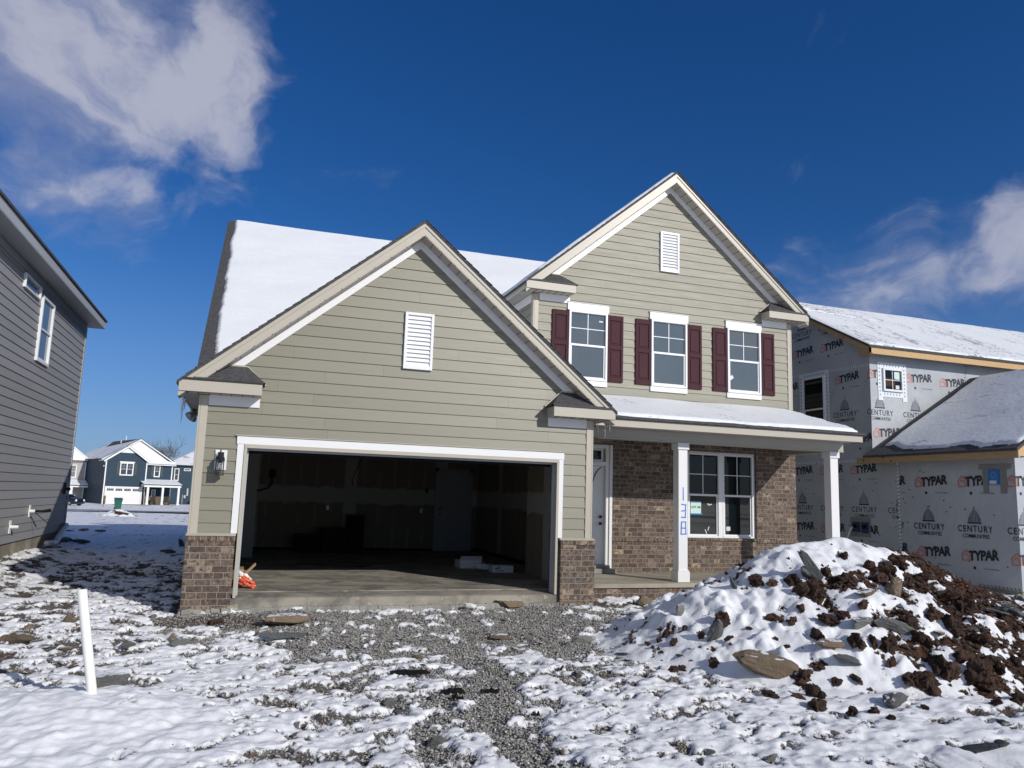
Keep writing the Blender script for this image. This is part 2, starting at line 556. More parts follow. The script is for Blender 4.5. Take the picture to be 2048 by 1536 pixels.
rock_mat('grey_rock', (0.10, 0.105, 0.105), (0.22, 0.215, 0.20), 0.15)
rock_mat('tan_rock', (0.11, 0.075, 0.045), (0.27, 0.205, 0.14), 0.12)
rock_mat('slate_rock', (0.055, 0.065, 0.07), (0.14, 0.15, 0.15), 0.0)
rock_mat('clay_clod', (0.026, 0.014, 0.009), (0.088, 0.044, 0.026), 0.0, 0.95)


def ground_mat():
    m, g, b = newmat('snowy_ground')
    pos = g.n('ShaderNodeNewGeometry').outputs['Position']
    at = g.n('ShaderNodeAttribute', attribute_name='cover')
    gr = g.n('ShaderNodeAttribute', attribute_name='gravel')
    n = g.noise(pos, 16, 7, 0.7, 0.3)
    n3 = g.noise(pos, 55, 4, 0.7)
    s = g.math('ADD', at.outputs['Fac'], g.math('ADD', g.math('MULTIPLY', g.math('SUBTRACT', n, 0.5), 1.5),
                                              g.math('MULTIPLY', g.math('SUBTRACT', n3, 0.5), 0.6)))
    snow = g.ss(s, -0.03, 0.09)
    vo = g.n('ShaderNodeTexVoronoi', i_Scale=42.0)
    L(g, g.mapv(pos, (1, 1, 0.4)), vo.inputs['Vector'])
    stone = g.mix(g.n('ShaderNodeSeparateColor', i_0=vo.outputs['Color']).outputs[0], (0.15, 0.15, 0.14), (0.42, 0.41, 0.38))
    stone = g.mix(g.ss(vo.outputs['Distance'], 0.35, 0.7), stone, (0.03, 0.028, 0.025))
    mud = g.mix(g.noise(pos, 7, 6, 0.7), (0.045, 0.028, 0.02), (0.13, 0.085, 0.06))
    earth = g.mix(gr.outputs['Fac'], g.mix(g.ss(g.noise(pos, 2.3, 3), 0.45, 0.6), mud, (0.10, 0.095, 0.085)), stone)
    c0 = g.mix(g.noise(pos, 1.6, 4), (0.79, 0.805, 0.825), (0.88, 0.885, 0.89))
    # thin snow near bare patches is dirty
    thin = g.math('SUBTRACT', 1.0, g.ss(s, 0.05, 0.34))
    c0 = g.mix(g.math('MULTIPLY', thin, g.math('MULTIPLY', g.ss(n3, 0.35, 0.65), 0.62)), c0, (0.40, 0.375, 0.345))
    L(g, g.mix(snow, earth, c0), b.inputs['Base Color'])
    b.inputs['Specular IOR Level'].default_value = 0.3
    rr = g.math('SUBTRACT', 0.95, g.math('MULTIPLY', snow, 0.38))
    L(g, rr, b.inputs['Roughness'])
    hs = g.math('ADD', g.math('MULTIPLY', g.noise(pos, 22, 5, 0.6), 0.6), g.math('MULTIPLY', g.noise(pos, 130, 3, 0.7), 0.10))
    he = g.math('ADD', g.math('MULTIPLY', vo.outputs['Distance'], -1.2), g.noise(pos, 60, 5, 0.7))
    h = g.math('ADD', g.math('MULTIPLY', hs, g.math('MULTIPLY', snow, 0.9)), g.math('MULTIPLY', he, g.math('SUBTRACT', 1.0, snow)))
    h = g.math('ADD', h, g.math('MULTIPLY', snow, 0.8))
    L(g, g.bump(h, 0.5, 0.022), b.inputs['Normal'])


ground_mat()


def dirt_mound_mat():
    m, g, b = newmat('mound_cover')
    pos = g.n('ShaderNodeNewGeometry').outputs['Position']
    at = g.n('ShaderNodeAttribute', attribute_name='cover')
    n = g.noise(pos, 15, 7, 0.7, 0.3)
    s = g.math('ADD', at.outputs['Fac'], g.math('MULTIPLY', g.math('SUBTRACT', n, 0.5), 1.1))
    snow = g.ss(s, -0.03, 0.05)
    mud = g.mix(g.ss(g.noise(pos, 6, 7, 0.75), 0.35, 0.65), (0.030, 0.017, 0.012), (0.115, 0.058, 0.033))
    mud = g.mix(g.ss(g.noise(pos, 3.1, 5, 0.7), 0.58, 0.66), mud, (0.11, 0.105, 0.095))
    c0 = g.mix(g.noise(pos, 1.6, 4), (0.79, 0.805, 0.825), (0.88, 0.885, 0.89))
    L(g, g.mix(snow, mud, c0), b.inputs['Base Color'])
    L(g, g.math('SUBTRACT', 0.97, g.math('MULTIPLY', snow, 0.4)), b.inputs['Roughness'])
    b.inputs['Specular IOR Level'].default_value = 0.25
    h = g.math('ADD', g.math('MULTIPLY', g.noise(pos, 30, 7, 0.8), g.math('SUBTRACT', 1.35, snow)), g.math('MULTIPLY', snow, 0.7))
    L(g, g.bump(h, 0.9, 0.03), b.inputs['Normal'])


dirt_mound_mat()


def asphalt_mat():
    m, g, b = newmat('asphalt')
    pos = g.n('ShaderNodeNewGeometry').outputs['Position']
    s = g.ss(g.noise(g.mapv(pos, (0.15, 1.2, 1)), 1.2, 5, 0.65), 0.52, 0.6)
    L(g, g.mix(s, g.mix(g.noise(pos, 30, 3), (0.12, 0.12, 0.12), (0.20, 0.195, 0.19)), (0.7, 0.72, 0.76)), b.inputs['Base Color'])
    b.inputs['Roughness'].default_value = 0.85


asphalt_mat()
# ------------------------------------------------------------------ mesh helpers
ORG = {}


class MB:
    """collects faces in world coordinates and links them as ONE mesh object"""
    def __init__(s):
        s.v = []
        s.f = []
        s.mi = []
        s.att = []

    def add(s, verts, faces, mi=0):
        o = len(s.v)
        s.v.extend([tuple(p) for p in verts])
        s.f.extend([tuple(i + o for i in f) for f in faces])
        s.mi.extend([mi] * len(faces))
        return s

    def quad(s, a, b, c, d, mi=0):
        return s.add([a, b, c, d], [(0, 1, 2, 3)], mi)

    def poly(s, pts, mi=0):
        return s.add(pts, [tuple(range(len(pts)))], mi)

    def box(s, x0, x1, y0, y1, z0, z1, mi=0):
        if x0 > x1: x0, x1 = x1, x0
        if y0 > y1: y0, y1 = y1, y0
        if z0 > z1: z0, z1 = z1, z0
        v = [(x, y, z) for z in (z0, z1) for x, y in ((x0, y0), (x1, y0), (x1, y1), (x0, y1))]
        return s.add(v, [(0, 3, 2, 1), (4, 5, 6, 7), (0, 1, 5, 4), (1, 2, 6, 5), (2, 3, 7, 6), (3, 0, 4, 7)], mi)

    def prism(s, poly, vec, mi=0):
        """extrude a planar polygon (3D points) along vec"""
        vec = Vector(vec)
        a = [Vector(p) for p in poly]
        nrm = Vector((0, 0, 0))
        for i in range(len(a)):
            p, q = a[i], a[(i + 1) % len(a)]
            nrm += p.cross(q)
        if nrm.dot(vec) > 0:
            a = a[::-1]
        n = len(a)
        b = [p + vec for p in a]
        f = [tuple(range(n)), tuple(range(2 * n - 1, n - 1, -1))]
        for i in range(n):
            j = (i + 1) % n
            f.append((j, i, i + n, j + n))
        return s.add(a + b, f, mi)

    def pxz(s, pts, y0, y1, mi=0):
        return s.prism([(x, y0, z) for x, z in pts], (0, y1 - y0, 0), mi)

    def pyz(s, pts, x0, x1, mi=0):
        return s.prism([(x0, y, z) for y, z in pts], (x1 - x0, 0, 0), mi)

    def fbox(s, fr, u0, u1, v0, v1, w0, w1, mi=0):
        """box in a wall frame: u along the wall, v up, w outwards"""
        P = [fr(u, v, w) for w in (w0, w1) for u, v in ((u0, v0), (u1, v0), (u1, v1), (u0, v1))]
        f = [(0, 3, 2, 1), (4, 5, 6, 7), (0, 1, 5, 4), (1, 2, 6, 5), (2, 3, 7, 6), (3, 0, 4, 7)]
        c = sum(P, Vector()) / 8
        n = (P[1] - P[0]).cross(P[3] - P[0])
        if n.dot(P[4] - P[0]) < 0:
            f = [x[::-1] for x in f]
        return s.add(P, f, mi)

    def beam(s, a, b, w, h, up=(0, 0, 1), mi=0):
        a = Vector(a); b = Vector(b)
        d = (b - a).normalized()
        side = d.cross(Vector(up)).normalized()
        upv = side.cross(d)
        P = []
        for p in (a, b):
            for sx, sz in ((-1, -1), (1, -1), (1, 1), (-1, 1)):
                P.append(p + side * (sx * w / 2) + upv * (sz * h / 2))
        return s.add(P, [(0, 1, 2, 3), (7, 6, 5, 4), (0, 4, 5, 1), (1, 5, 6, 2), (2, 6, 7, 3), (3, 7, 4, 0)], mi)

    def tube(s, path, rad, seg=8, mi=0, cap=True):
        path = [Vector(p) for p in path]
        n = len(path)
        if not hasattr(rad, '__len__'):
            rad = [rad] * n
        rings = []
        prev = None
        for i, p in enumerate(path):
            d = (path[min(i + 1, n - 1)] - path[max(i - 1, 0)])
            d = d.normalized() if d.length > 0 else Vector((0, 0, 1))
            if prev is None:
                a = d.cross(Vector((0, 0, 1)))
                if a.length < 1e-3:
                    a = d.cross(Vector((1, 0, 0)))
            else:
                a = prev - d * prev.dot(d)
            a.normalize()
            prev = a
            c = d.cross(a)
            rings.append([p + (a * math.cos(2 * math.pi * k / seg) + c * math.sin(2 * math.pi * k / seg)) * rad[i] for k in range(seg)])
        v = [q for r_ in rings for q in r_]
        f = []
        for i in range(n - 1):
            for k in range(seg):
                k2 = (k + 1) % seg
                f.append((i * seg + k, (i + 1) * seg + k, (i + 1) * seg + k2, i * seg + k2))
        if cap:
            f.append(tuple(range(seg)))
            f.append(tuple(range(n * seg - 1, (n - 1) * seg - 1, -1)))
        return s.add(v, f, mi)

    def lathe(s, prof, center, axis=(0, 0, 1), seg=16, mi=0):
        c = Vector(center); ax = Vector(axis).normalized()
        a = ax.cross(Vector((1, 0, 0)))
        if a.length < 1e-2:
            a = ax.cross(Vector((0, 1, 0)))
        a.normalize(); bb = ax.cross(a)
        v = []; f = []
        for r_, h in prof:
            for k in range(seg):
                t = 2 * math.pi * k / seg
                v.append(c + ax * h + (a * math.cos(t) + bb * math.sin(t)) * r_)
        for i in range(len(prof) - 1):
            for k in range(seg):
                k2 = (k + 1) % seg
                f.append((i * seg + k, i * seg + k2, (i + 1) * seg + k2, (i + 1) * seg + k))
        f.append(tuple(range(seg))[::-1])
        f.append(tuple(range((len(prof) - 1) * seg, len(prof) * seg)))
        return s.add(v, f, mi)

    def build(s, name, mats, parent=None, smooth=False, bevel=0.0, recalc=False, xf=None):
        me = bpy.data.meshes.new(name)
        v = np.array(s.v, dtype=float).reshape(-1, 3)
        org = ORG.get(parent.name, Vector((0, 0, 0))) if parent is not None else Vector((0, 0, 0))
        vl = v - np.array(org)
        me.from_pydata(vl.tolist(), [], s.f)
        if not isinstance(mats, (list, tuple)):
            mats = [mats]
        for m_ in mats:
            me.materials.append(MATS[m_])
        me.polygons.foreach_set('material_index', s.mi)
        me.polygons.foreach_set('use_smooth', [smooth] * len(s.f))
        me.update()
        if recalc:
            bm = bmesh.new(); bm.from_mesh(me)
            bmesh.ops.recalc_face_normals(bm, faces=bm.faces)
            bm.to_mesh(me); bm.free()
        # metric UVs in the plane of every face
        uvl = me.uv_layers.new(name='UVMap')
        nl = len(me.loops)
        N = np.zeros(len(me.polygons) * 3); me.polygons.foreach_get('normal', N); N = N.reshape(-1, 3)
        lt = np.zeros(len(me.polygons), dtype=int); me.polygons.foreach_get('loop_total', lt)
        LV = np.zeros(nl, dtype=int); me.loops.foreach_get('vertex_index', LV)
        Nl = np.repeat(N, lt, axis=0)
        U = np.stack([-Nl[:, 1], Nl[:, 0], np.zeros(nl)], 1)
        ln = np.linalg.norm(U, axis=1)
        flat = ln < 0.02
        U[flat] = (1, 0, 0)
        ln[flat] = 1
        U /= ln[:, None]
        V = np.cross(Nl, U)
        P = v[LV]
        uv = np.stack([(P * U).sum(1), (P * V).sum(1)], 1)
        uvl.data.foreach_set('uv', uv.ravel())
        ob = bpy.data.objects.new(name, me)
        C.objects.link(ob)
        if parent is not None:
            ob.parent = parent
            ORG[ob.name] = org
        if bevel > 0:
            bv = ob.modifiers.new('bevel', 'BEVEL')
            bv.width = bevel
            bv.segments = 1
            bv.limit_method = 'ANGLE'
        return ob


def tag(o, label=None, cat=None, group=None, kind=None):
    if label: o['label'] = label
    if cat: o['category'] = cat
    if group: o['group'] = group
    if kind: o['kind'] = kind
    return o


def thing(name, loc, label, cat, group=None, rz=0.0):
    o = bpy.data.objects.new(name, None)
    o.empty_display_size = 0.3
    C.objects.link(o)
    o.location = loc
    o.rotation_euler = (0, 0, rz)
    ORG[o.name] = Vector(loc) if rz == 0 else Vector((0, 0, 0))
    tag(o, label, cat, group)
    return o


def frame(o, u, n):
    o = Vector(o); u = Vector(u); n = Vector(n)
    return lambda a, b_, c_=0.0: o + u * a + Vector((0, 0, 1)) * b_ + n * c_


def siding(mb, fr, z0, z1, phase, lohi, holes=(), lap=0.017, E=E7):
    """lap boards as real tilted boards with a lip, cut round holes and to a gable outline"""
    k = math.floor((z0 - phase) / E)
    while phase + k * E < z1 - 1e-6:
        vb, vt = phase + k * E, phase + (k + 1) * E
        k += 1
        cuts = sorted(set([max(vb, z0), min(vt, z1)] + [h for r_ in holes for h in r_[2:4] if max(vb, z0) < h < min(vt, z1)]))
        for a, b_ in zip(cuts[:-1], cuts[1:]):
            if b_ - a < 1e-5:
                continue
            mid = (a + b_) / 2
            wa = lap - (lap - 0.001) * (a - vb) / E
            wb = lap - (lap - 0.001) * (b_ - vb) / E
            l0, h0 = lohi(a); l1, h1 = lohi(b_)
            if h0 - l0 < 0.01:
                continue
            segs = [(l0, h0, l1, h1)]
            for hu0, hu1, hv0, hv1 in holes:
                if hv0 <= mid <= hv1:
                    ns = []
                    for s0, s1, t0, t1 in segs:
                        if hu1 <= s0 or hu0 >= s1:
                            ns.append((s0, s1, t0, t1)); continue
                        if hu0 > s0: ns.append((s0, hu0, t0, hu0))
                        if hu1 < s1: ns.append((hu1, s1, hu1, t1))
                    segs = ns
            for s0, s1, t0, t1 in segs:
                mb.quad(fr(s0, a, wa), fr(s1, a, wa), fr(t1, b_, wb), fr(t0, b_, wb))
                if abs(a - vb) < 1e-5:
                    mb.quad(fr(s0, a, 0.0), fr(s1, a, 0.0), fr(s1, a, wa), fr(s0, a, wa))


def rect(a, b_):
    return lambda z: (a, b_)


def gable_lohi(xc, half, zp, s, ze):
    """wall outline under a gable: full width below ze, then narrowing"""
    def f(z):
        h = min(half, max(0.0, (zp - z) / s))
        return (xc - h, xc + h)
    return f


def window(parent, fr, u0, u1, v0, v1, glass='lower_glass', trim='white_vinyl', grid=(2, 2), double=True, name='window', off=0.0, fw=0.045, grid_both=False):
    """vinyl window: frame, sashes, pane and muntins; returns the frame object"""
    q = MB()
    w1, w0 = 0.03 + off, -0.04 + off
    q.fbox(fr, u0, u0 + fw, v0, v1, w0, w1); q.fbox(fr, u1 - fw, u1, v0, v1, w0, w1)
    q.fbox(fr, u0 + fw, u1 - fw, v0, v0 + fw, w0, w1); q.fbox(fr, u0 + fw, u1 - fw, v1 - fw, v1, w0, w1)
    ob = q.build(name, trim, parent, bevel=0.004)
    iu0, iu1, iv0, iv1 = u0 + fw, u1 - fw, v0 + fw, v1 - fw
    vm = (iv0 + iv1) / 2 if double else iv0
    sw = 0.032
    if double:
        q = MB()
        a, b_ = -0.03 + off, 0.0 + off
        q.fbox(fr, iu0, iu0 + sw, iv0, vm - 0.02, a, b_ + 0.002); q.fbox(fr, iu1 - sw, iu1, iv0, vm - 0.02, a, b_ + 0.002)
        q.fbox(fr, iu0 + sw, iu1 - sw, iv0, iv0 + sw, a, b_); q.fbox(fr, iu0, iu1, vm - 0.02, vm + 0.025, a, b_ + 0.012)
        q.build('sash', trim, ob, bevel=0.003)
    q = MB()
    q.fbox(fr, iu0, iu1, iv0, iv1, -0.034 + off, -0.018 + off)
    q.build('pane', glass, ob)
    if grid:
        q = MB()
        gx, gy = grid
        t = 0.008
        spans = [(vm + 0.03 if double else iv0, iv1)]
        if grid_both:
            spans.append((iv0, vm - 0.02))
        for a, b_ in spans:
            for i in range(1, gx):
                uu = iu0 + (iu1 - iu0) * i / gx
                q.fbox(fr, uu - t, uu + t, a, b_, -0.017 + off, -0.010 + off)
            for i in range(1, gy):
                vv = a + (b_ - a) * i / gy
                q.fbox(fr, iu0, iu1, vv - t, vv + t, -0.0165 + off, -0.0105 + off)
        q.build('muntin', trim, ob)
    return ob


def text_polys(body, size=1.0, bold=0.0, space=1.0, shear=0.0, sx=1.0):
    cu = bpy.data.curves.new('t', 'FONT')
    cu.body = body; cu.size = size; cu.offset = bold; cu.space_character = space; cu.shear = shear
    cu.align_x = 'CENTER'; cu.align_y = 'CENTER'; cu.resolution_u = 3
    ob = bpy.data.objects.new('t', cu)
    C.objects.link(ob)
    dg = bpy.context.evaluated_depsgraph_get()
    dg.update()
    me = ob.evaluated_get(dg).to_mesh()
    v = [(p.co.x * sx, p.co.y) for p in me.vertices]
    f = [tuple(p.vertices) for p in me.polygons]
    ob.evaluated_get(dg).to_mesh_clear()
    bpy.data.objects.remove(ob)
    bpy.data.curves.remove(cu)
    return v, f


def put_text(mb, fr, tp, u, v, w=0.003, ang=0.0, sc=1.0, mi=0, bounds=None):
    V, F = tp
    c, s_ = math.cos(ang), math.sin(ang)
    P = [(u + sc * (x * c - y * s_), v + sc * (x * s_ + y * c)) for x, y in V]
    put_flat(mb, fr, P, F, w, mi, bounds)


def put_flat(mb, fr, P, F, w, mi, bounds=None):
    if bounds is not None:
        bm = bmesh.new()
        vs = [bm.verts.new((x, y, 0)) for x, y in P]
        for f in F:
            try: bm.faces.new([vs[i] for i in f])
            except ValueError: pass
        for co, no in (((bounds[0], 0, 0), (-1, 0, 0)), ((bounds[1], 0, 0), (1, 0, 0)), ((0, bounds[2], 0), (0, -1, 0)), ((0, bounds[3], 0), (0, 1, 0))):
            bmesh.ops.bisect_plane(bm, geom=bm.verts[:] + bm.edges[:] + bm.faces[:], plane_co=co, plane_no=no, clear_outer=True)
        for k in range(4, len(bounds), 4):     # extra half planes: (px, py, nx, ny)
            px, py, nx, ny = bounds[k:k + 4]
            bmesh.ops.bisect_plane(bm, geom=bm.verts[:] + bm.edges[:] + bm.faces[:], plane_co=(px, py, 0), plane_no=(nx, ny, 0), clear_outer=True)
        bm.verts.index_update()
        P = [(v.co.x, v.co.y) for v in bm.verts]
        F = [tuple(v.index for v in f.verts) for f in bm.faces]
        bm.free()
    if F:
        mb.add([fr(x, y, w) for x, y in P], F, mi)


def strip2(P, F, a, b_, t):
    """thick 2D line appended to a flat polygon list"""
    dx, dy = b_[0] - a[0], b_[1] - a[1]
    l = math.hypot(dx, dy)
    nx, ny = -dy / l * t / 2, dx / l * t / 2
    o = len(P)
    P += [(a[0] + nx, a[1] + ny), (a[0] - nx, a[1] - ny), (b_[0] - nx, b_[1] - ny), (b_[0] + nx, b_[1] + ny)]
    F.append((o + 1, o + 2, o + 3, o))


# ------------------------------------------------------------------ numpy noise
_rs = np.random.RandomState(11)
_perm = np.concatenate([_rs.permutation(512)] * 2)
_grad = _rs.normal(size=(512, 2)); _grad /= np.linalg.norm(_grad, axis=1)[:, None]


def pnoise(x, y):
    xi = np.floor(x).astype(int); yi = np.floor(y).astype(int)
    xf = x - xi; yf = y - yi
    u = xf * xf * xf * (xf * (xf * 6 - 15) + 10); v_ = yf * yf * yf * (yf * (yf * 6 - 15) + 10)

    def gr(ix, iy, dx, dy):
        h = _perm[(_perm[ix & 511] + iy) & 511]
        gg = _grad[h]
        return gg[..., 0] * dx + gg[..., 1] * dy
    a = gr(xi, yi, xf, yf); b_ = gr(xi + 1, yi, xf - 1, yf)
    c = gr(xi, yi + 1, xf, yf - 1); d = gr(xi + 1, yi + 1, xf - 1, yf - 1)
    return (a * (1 - u) + b_ * u) * (1 - v_) + (c * (1 - u) + d * u) * v_ * 1.0


def fbm(x, y, sc, octv=4, rough=0.5, ox=0.0):
    x = np.asarray(x, float) * sc + 37.3 + ox; y = np.asarray(y, float) * sc + 91.7 + ox * 1.7
    t = 0; a = 1.0
    for _ in range(octv):
        t = t + a * pnoise(x, y)
        x = x * 2.03 + 5.1; y = y * 2.03 + 3.7; a *= rough
    return t


def sst(x, a, b_):
    t = np.clip((x - a) / (b_ - a), 0, 1)
    return t * t * (3 - 2 * t)


def grid_mesh(name, X, Y, Z, mat, attrs, smooth=True):
    ny, nx = X.shape
    me = bpy.data.meshes.new(name)
    co = np.stack([X, Y, Z], -1).reshape(-1, 3)
    me.vertices.add(len(co)); me.vertices.foreach_set('co', co.ravel())
    i = np.arange(ny * nx).reshape(ny, nx)
    q = np.stack([i[:-1, :-1], i[:-1, 1:], i[1:, 1:], i[1:, :-1]], -1).reshape(-1, 4)
    nq = len(q)
    me.loops.add(nq * 4); me.loops.foreach_set('vertex_index', q.ravel())
    me.polygons.add(nq)
    me.polygons.foreach_set('loop_start', np.arange(nq) * 4)
    me.polygons.foreach_set('loop_total', np.full(nq, 4))
    me.polygons.foreach_set('use_smooth', np.full(nq, smooth))
    for k, a in attrs.items():
        at = me.attributes.new(k, 'FLOAT', 'POINT')
        at.data.foreach_set('value', a.ravel().astype(np.float32))
    me.materials.append(MATS[mat])
    me.update(calc_edges=True)
    ob = bpy.data.objects.new(name, me)
    C.objects.link(ob)
    return ob


# ------------------------------------------------------------------ ground
def ground_base(x, y):
    x = np.asarray(x, float); y = np.asarray(y, float)
    z = np.interp(y, [-30, -8, -6, -3, -1, -0.3, 1, 3, 8, 28, 62, 78, 113, 200], [-0.5, -0.44, -0.40, -0.35, -0.27, -0.20, -0.19, -0.25, -0.22, -0.35, -0.86, -1.1, -1.42, -1.6])
    z = z + 0.22 * np.exp(-((x + 4.1) / 0.9) ** 2) * sst(y, 0, 6) * (1 - sst(y, 10, 14))
    z = z - 0.06 * np.exp(-((x + 0.6) / 0.4) ** 2 - ((y - 0.6) / 1.4) ** 2)
    # bank of snow in the near left corner, with the pipe standing in it
    z = z + 0.13 * np.exp(-((x + 0.9) / 1.0) ** 2 - ((y + 4.5) / 0.75) ** 2)
    return z


def near_w(x, y):
    return 1 - sst(np.hypot(np.maximum(np.abs(x - 4) - 8, 0), np.maximum(np.abs(y + 3) - 7, 0)), 0, 30)


def cover_bias(x, y):
    b_ = np.full(np.shape(x), 0.205)
    b_ = b_ - 0.075 * sst(y, -6.0, -4.8) * (1 - sst(y, 0.5, 2.0)) * sst(x, -0.5, 1.5) * (1 - sst(x, 5.5, 7.5))
    trail_x = np.interp(y, [-7.5, -6.5, -5.4, -4.6, -3.7, -2.6], [2.6, 2.62, 2.62, 2.88, 3.15, 3.0])
    d = np.abs(x - trail_x + 0.12 * fbm(x, y, 1.3, 3))
    b_ = b_ - 0.85 * (1 - sst(d + 0.22 * fbm(x, y, 2.2, 4, ox=41), 0.05, 0.36)) * (1 - sst(y, -2.6, -1.8))
    e = np.hypot((x - 2.9) / 2.7, (y + 1.5) / 1.4) + 0.35 * fbm(x, y, 0.9, 3, ox=4)
    b_ = b_ - 0.47 * (1 - sst(e, 0.50, 1.30))
    e = np.hypot((x - 0.8) / 1.3, (y + 0.55) / 0.45) + 0.25 * fbm(x, y, 1.4, 3, ox=9)
    b_ = b_ - 0.95 * (1 - sst(e, 0.7, 1.2))
    e = np.hypot((x - 5.6) / 1.6, (y + 0.5) / 1.0) + 0.35 * fbm(x, y, 1.1, 3, ox=2)
    b_ = b_ - 0.36 * (1 - sst(e, 0.6, 1.2))
    e = np.hypot((x - 4.6) / 1.1, (y + 2.6) / 0.8) + 0.35 * fbm(x, y, 1.4, 3, ox=6)
    b_ = b_ - 0.40 * (1 - sst(e, 0.4, 1.4))
    # the yard between the houses is patchy, its far end smooth
    e = sst(y, -1.5, 1.0) * (1 - sst(y, 5.0, 9.0)) * (1 - sst(x, -0.3, 0.3))
    b_ = b_ - 0.20 * e
    b_ = b_ - 0.10 * sst(y, -3.2, -2.0) * (1 - sst(y, -0.5, 0.5)) * (1 - sst(x, 0, 1))
    e = sst(y, 7.0, 12.0)
    b_ = b_ + 0.30 * e
    b_ = b_ + 0.7 * (1 - sst(np.hypot((x + 1.1) / 1.5, (y + 4.7) / 0.9), 0.7, 1.3))
    b_ = b_ + 0.40 * (1 - sst(y, -5.4, -4.8)) * (1 - sst(x, -0.2, 0.9))
    b_ = b_ + 0.22 * (1 - sst(y, -5.2, -4.2)) * sst(x, 3.2, 4.4)
    return b_


def cover_fn(x, y):
    n = 1.0 * fbm(x, y * 1.25, 2.6, 5, 0.68, ox=1) + 0.35 * fbm(x, y, 0.55, 2, ox=3)
    return n + cover_bias(x, y)


def gravel_fn(x, y):
    e = np.hypot((x - 3.2) / 3.6, (y + 1.5) / 2.0)
    t = 1 - sst(np.abs(x - 2.7), 0.5, 1.3)
    m1 = (1 - sst(e, 0.8, 1.3)) * sst(y + 0.25 * (x < 1.5), -8, -7.9)
    mudl = (1 - sst(np.hypot((x - 0.6) / 1.1, (y + 0.6) / 0.4), 0.7, 1.3))
    return np.clip(np.maximum(m1, t * (y < -1.5)) * (1 - mudl) + 0.25, 0, 1)


def ground_h(x, y, detail=True):
    x = np.asarray(x, float); y = np.asarray(y, float)
    z = ground_base(x, y)
    nw = near_w(x, y)
    z = z + 0.045 * fbm(x, y, 0.7, 3) * (0.35 + 0.65 * nw)
    z = z + 0.05 * fbm(x, y, 0.08, 2, ox=8) * (1 - nw) * 2
    if detail:
        cv = cover_fn(x, y)
        s = sst(cv, -0.02, 0.22)
        z = z + nw * (0.040 * s + 0.030 * fbm(x, y * 1.15, 3.3, 4, 0.55, ox=2) + 0.014 * fbm(x, y, 11, 4, 0.65, ox=5) * (1.25 - 0.6 * s))
        z = z + nw * 0.022 * fbm(x, y, 5.5, 2, 0.5, ox=43) * s
    z = z + nw * 0.012 * np.maximum(0, fbm(x, y, 18, 2, 0.5, ox=7)) * (1 - s)
    return z


def axis(segs):
    out = []
    for a, b_, st in segs:
        n = max(1, int(round((b_ - a) / st)))
        out += list(np.linspace(a, b_, n, endpoint=False))
    out.append(segs[-1][1])
    return np.array(out)


xs = axis([(-900, -300, 60), (-300, -60, 8), (-60, -16, 1.2), (-16, -5.5, 0.16), (-5.5, -2.2, 0.045), (-2.2, 6.0, 0.023), (6.0, 12.5, 0.04), (12.5, 18, 0.09), (18, 60, 1.5), (60, 300, 10), (300, 900, 60)])
ys = axis([(-2500, -300, 200), (-300, -40, 30), (-40, -9, 1.5), (-9, -7.0, 0.1), (-7.0, -1.5, 0.023), (-1.5, 1.6, 0.03), (1.6, 9, 0.06), (9, 32, 0.22), (32, 60, 0.7), (60, 130, 1.4), (130, 400, 12), (400, 1500, 100)])
GX, GY = np.meshgrid(xs, ys)
GC = cover_fn(GX, GY)
gnd = grid_mesh('ground', GX, GY, ground_h(GX, GY), 'snowy_ground', {'cover': GC, 'gravel': gravel_fn(GX, GY)})
tag(gnd, kind='structure')


def gz(x, y):
    return float(ground_h(np.array([x]), np.array([y]))[0])
# ------------------------------------------------------------------ the new house in the middle
D2 = 2.69
house = thing('house', (5.9, 1.0, -0.2), 'new two-storey house with olive siding, brick porch, open garage and snow on its roof', 'house')
H = house
FL = frame((0, 0, 0), (1, 0, 0), (0, -1, 0))
FU = frame((0, D2, 0), (1, 0, 0), (0, -1, 0))
S10 = 0.833
XG, HG, ZG = 2.875, 3.405, 5.886          # garage gable: centre, half span with eaves, ridge height
XU, HU, ZU = 9.085, 3.505, 8.87           # upper gable

# walls -------------------------------------------------------------
q = MB()
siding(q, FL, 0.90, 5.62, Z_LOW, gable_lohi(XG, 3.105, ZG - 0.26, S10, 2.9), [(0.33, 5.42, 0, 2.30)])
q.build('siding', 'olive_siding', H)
q = MB()
siding(q, FU, 3.5, 8.60, Z_UP, gable_lohi(XU, 3.205, ZU - 0.26, S10, 5.75),
       [(6.64, 7.56, 3.93, 5.6), (8.60, 9.51, 3.93, 5.6), (10.54, 11.46, 3.93, 5.6)])
q.build('siding', 'olive_siding_upper_glare', H)
FS = frame((5.98, 0, 0), (0, 1, 0), (1, 0, 0))       # garage wall towards the porch
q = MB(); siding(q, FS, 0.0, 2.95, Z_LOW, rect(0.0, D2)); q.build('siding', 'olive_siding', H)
FLs = frame((-0.25, 0, 0), (0, -1, 0), (-1, 0, 0))
q = MB()
siding(q, FLs, 0.0, 9.0, Z_LOW, lambda z: (-19.2 if z < 3.0 else -19.2 + (z - 3.0) / 0.72, 0.0 if z < 3.0 else -2.95 - (z - 3.3) / 0.72))
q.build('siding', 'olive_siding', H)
FUs = frame((5.88, 0, 0), (0, -1, 0), (-1, 0, 0))
q = MB(); siding(q, FUs, 2.9, 5.75, Z_UP, rect(-8, -D2)); q.build('siding', 'olive_siding_upper_glare', H)
FUr = frame((12.29, 0, 0), (0, 1, 0), (1, 0, 0))
q = MB(); siding(q, FUr, 0.0, 5.75, Z_UP, rect(D2, 19.2)); q.build('siding', 'olive_siding_upper_glare', H)
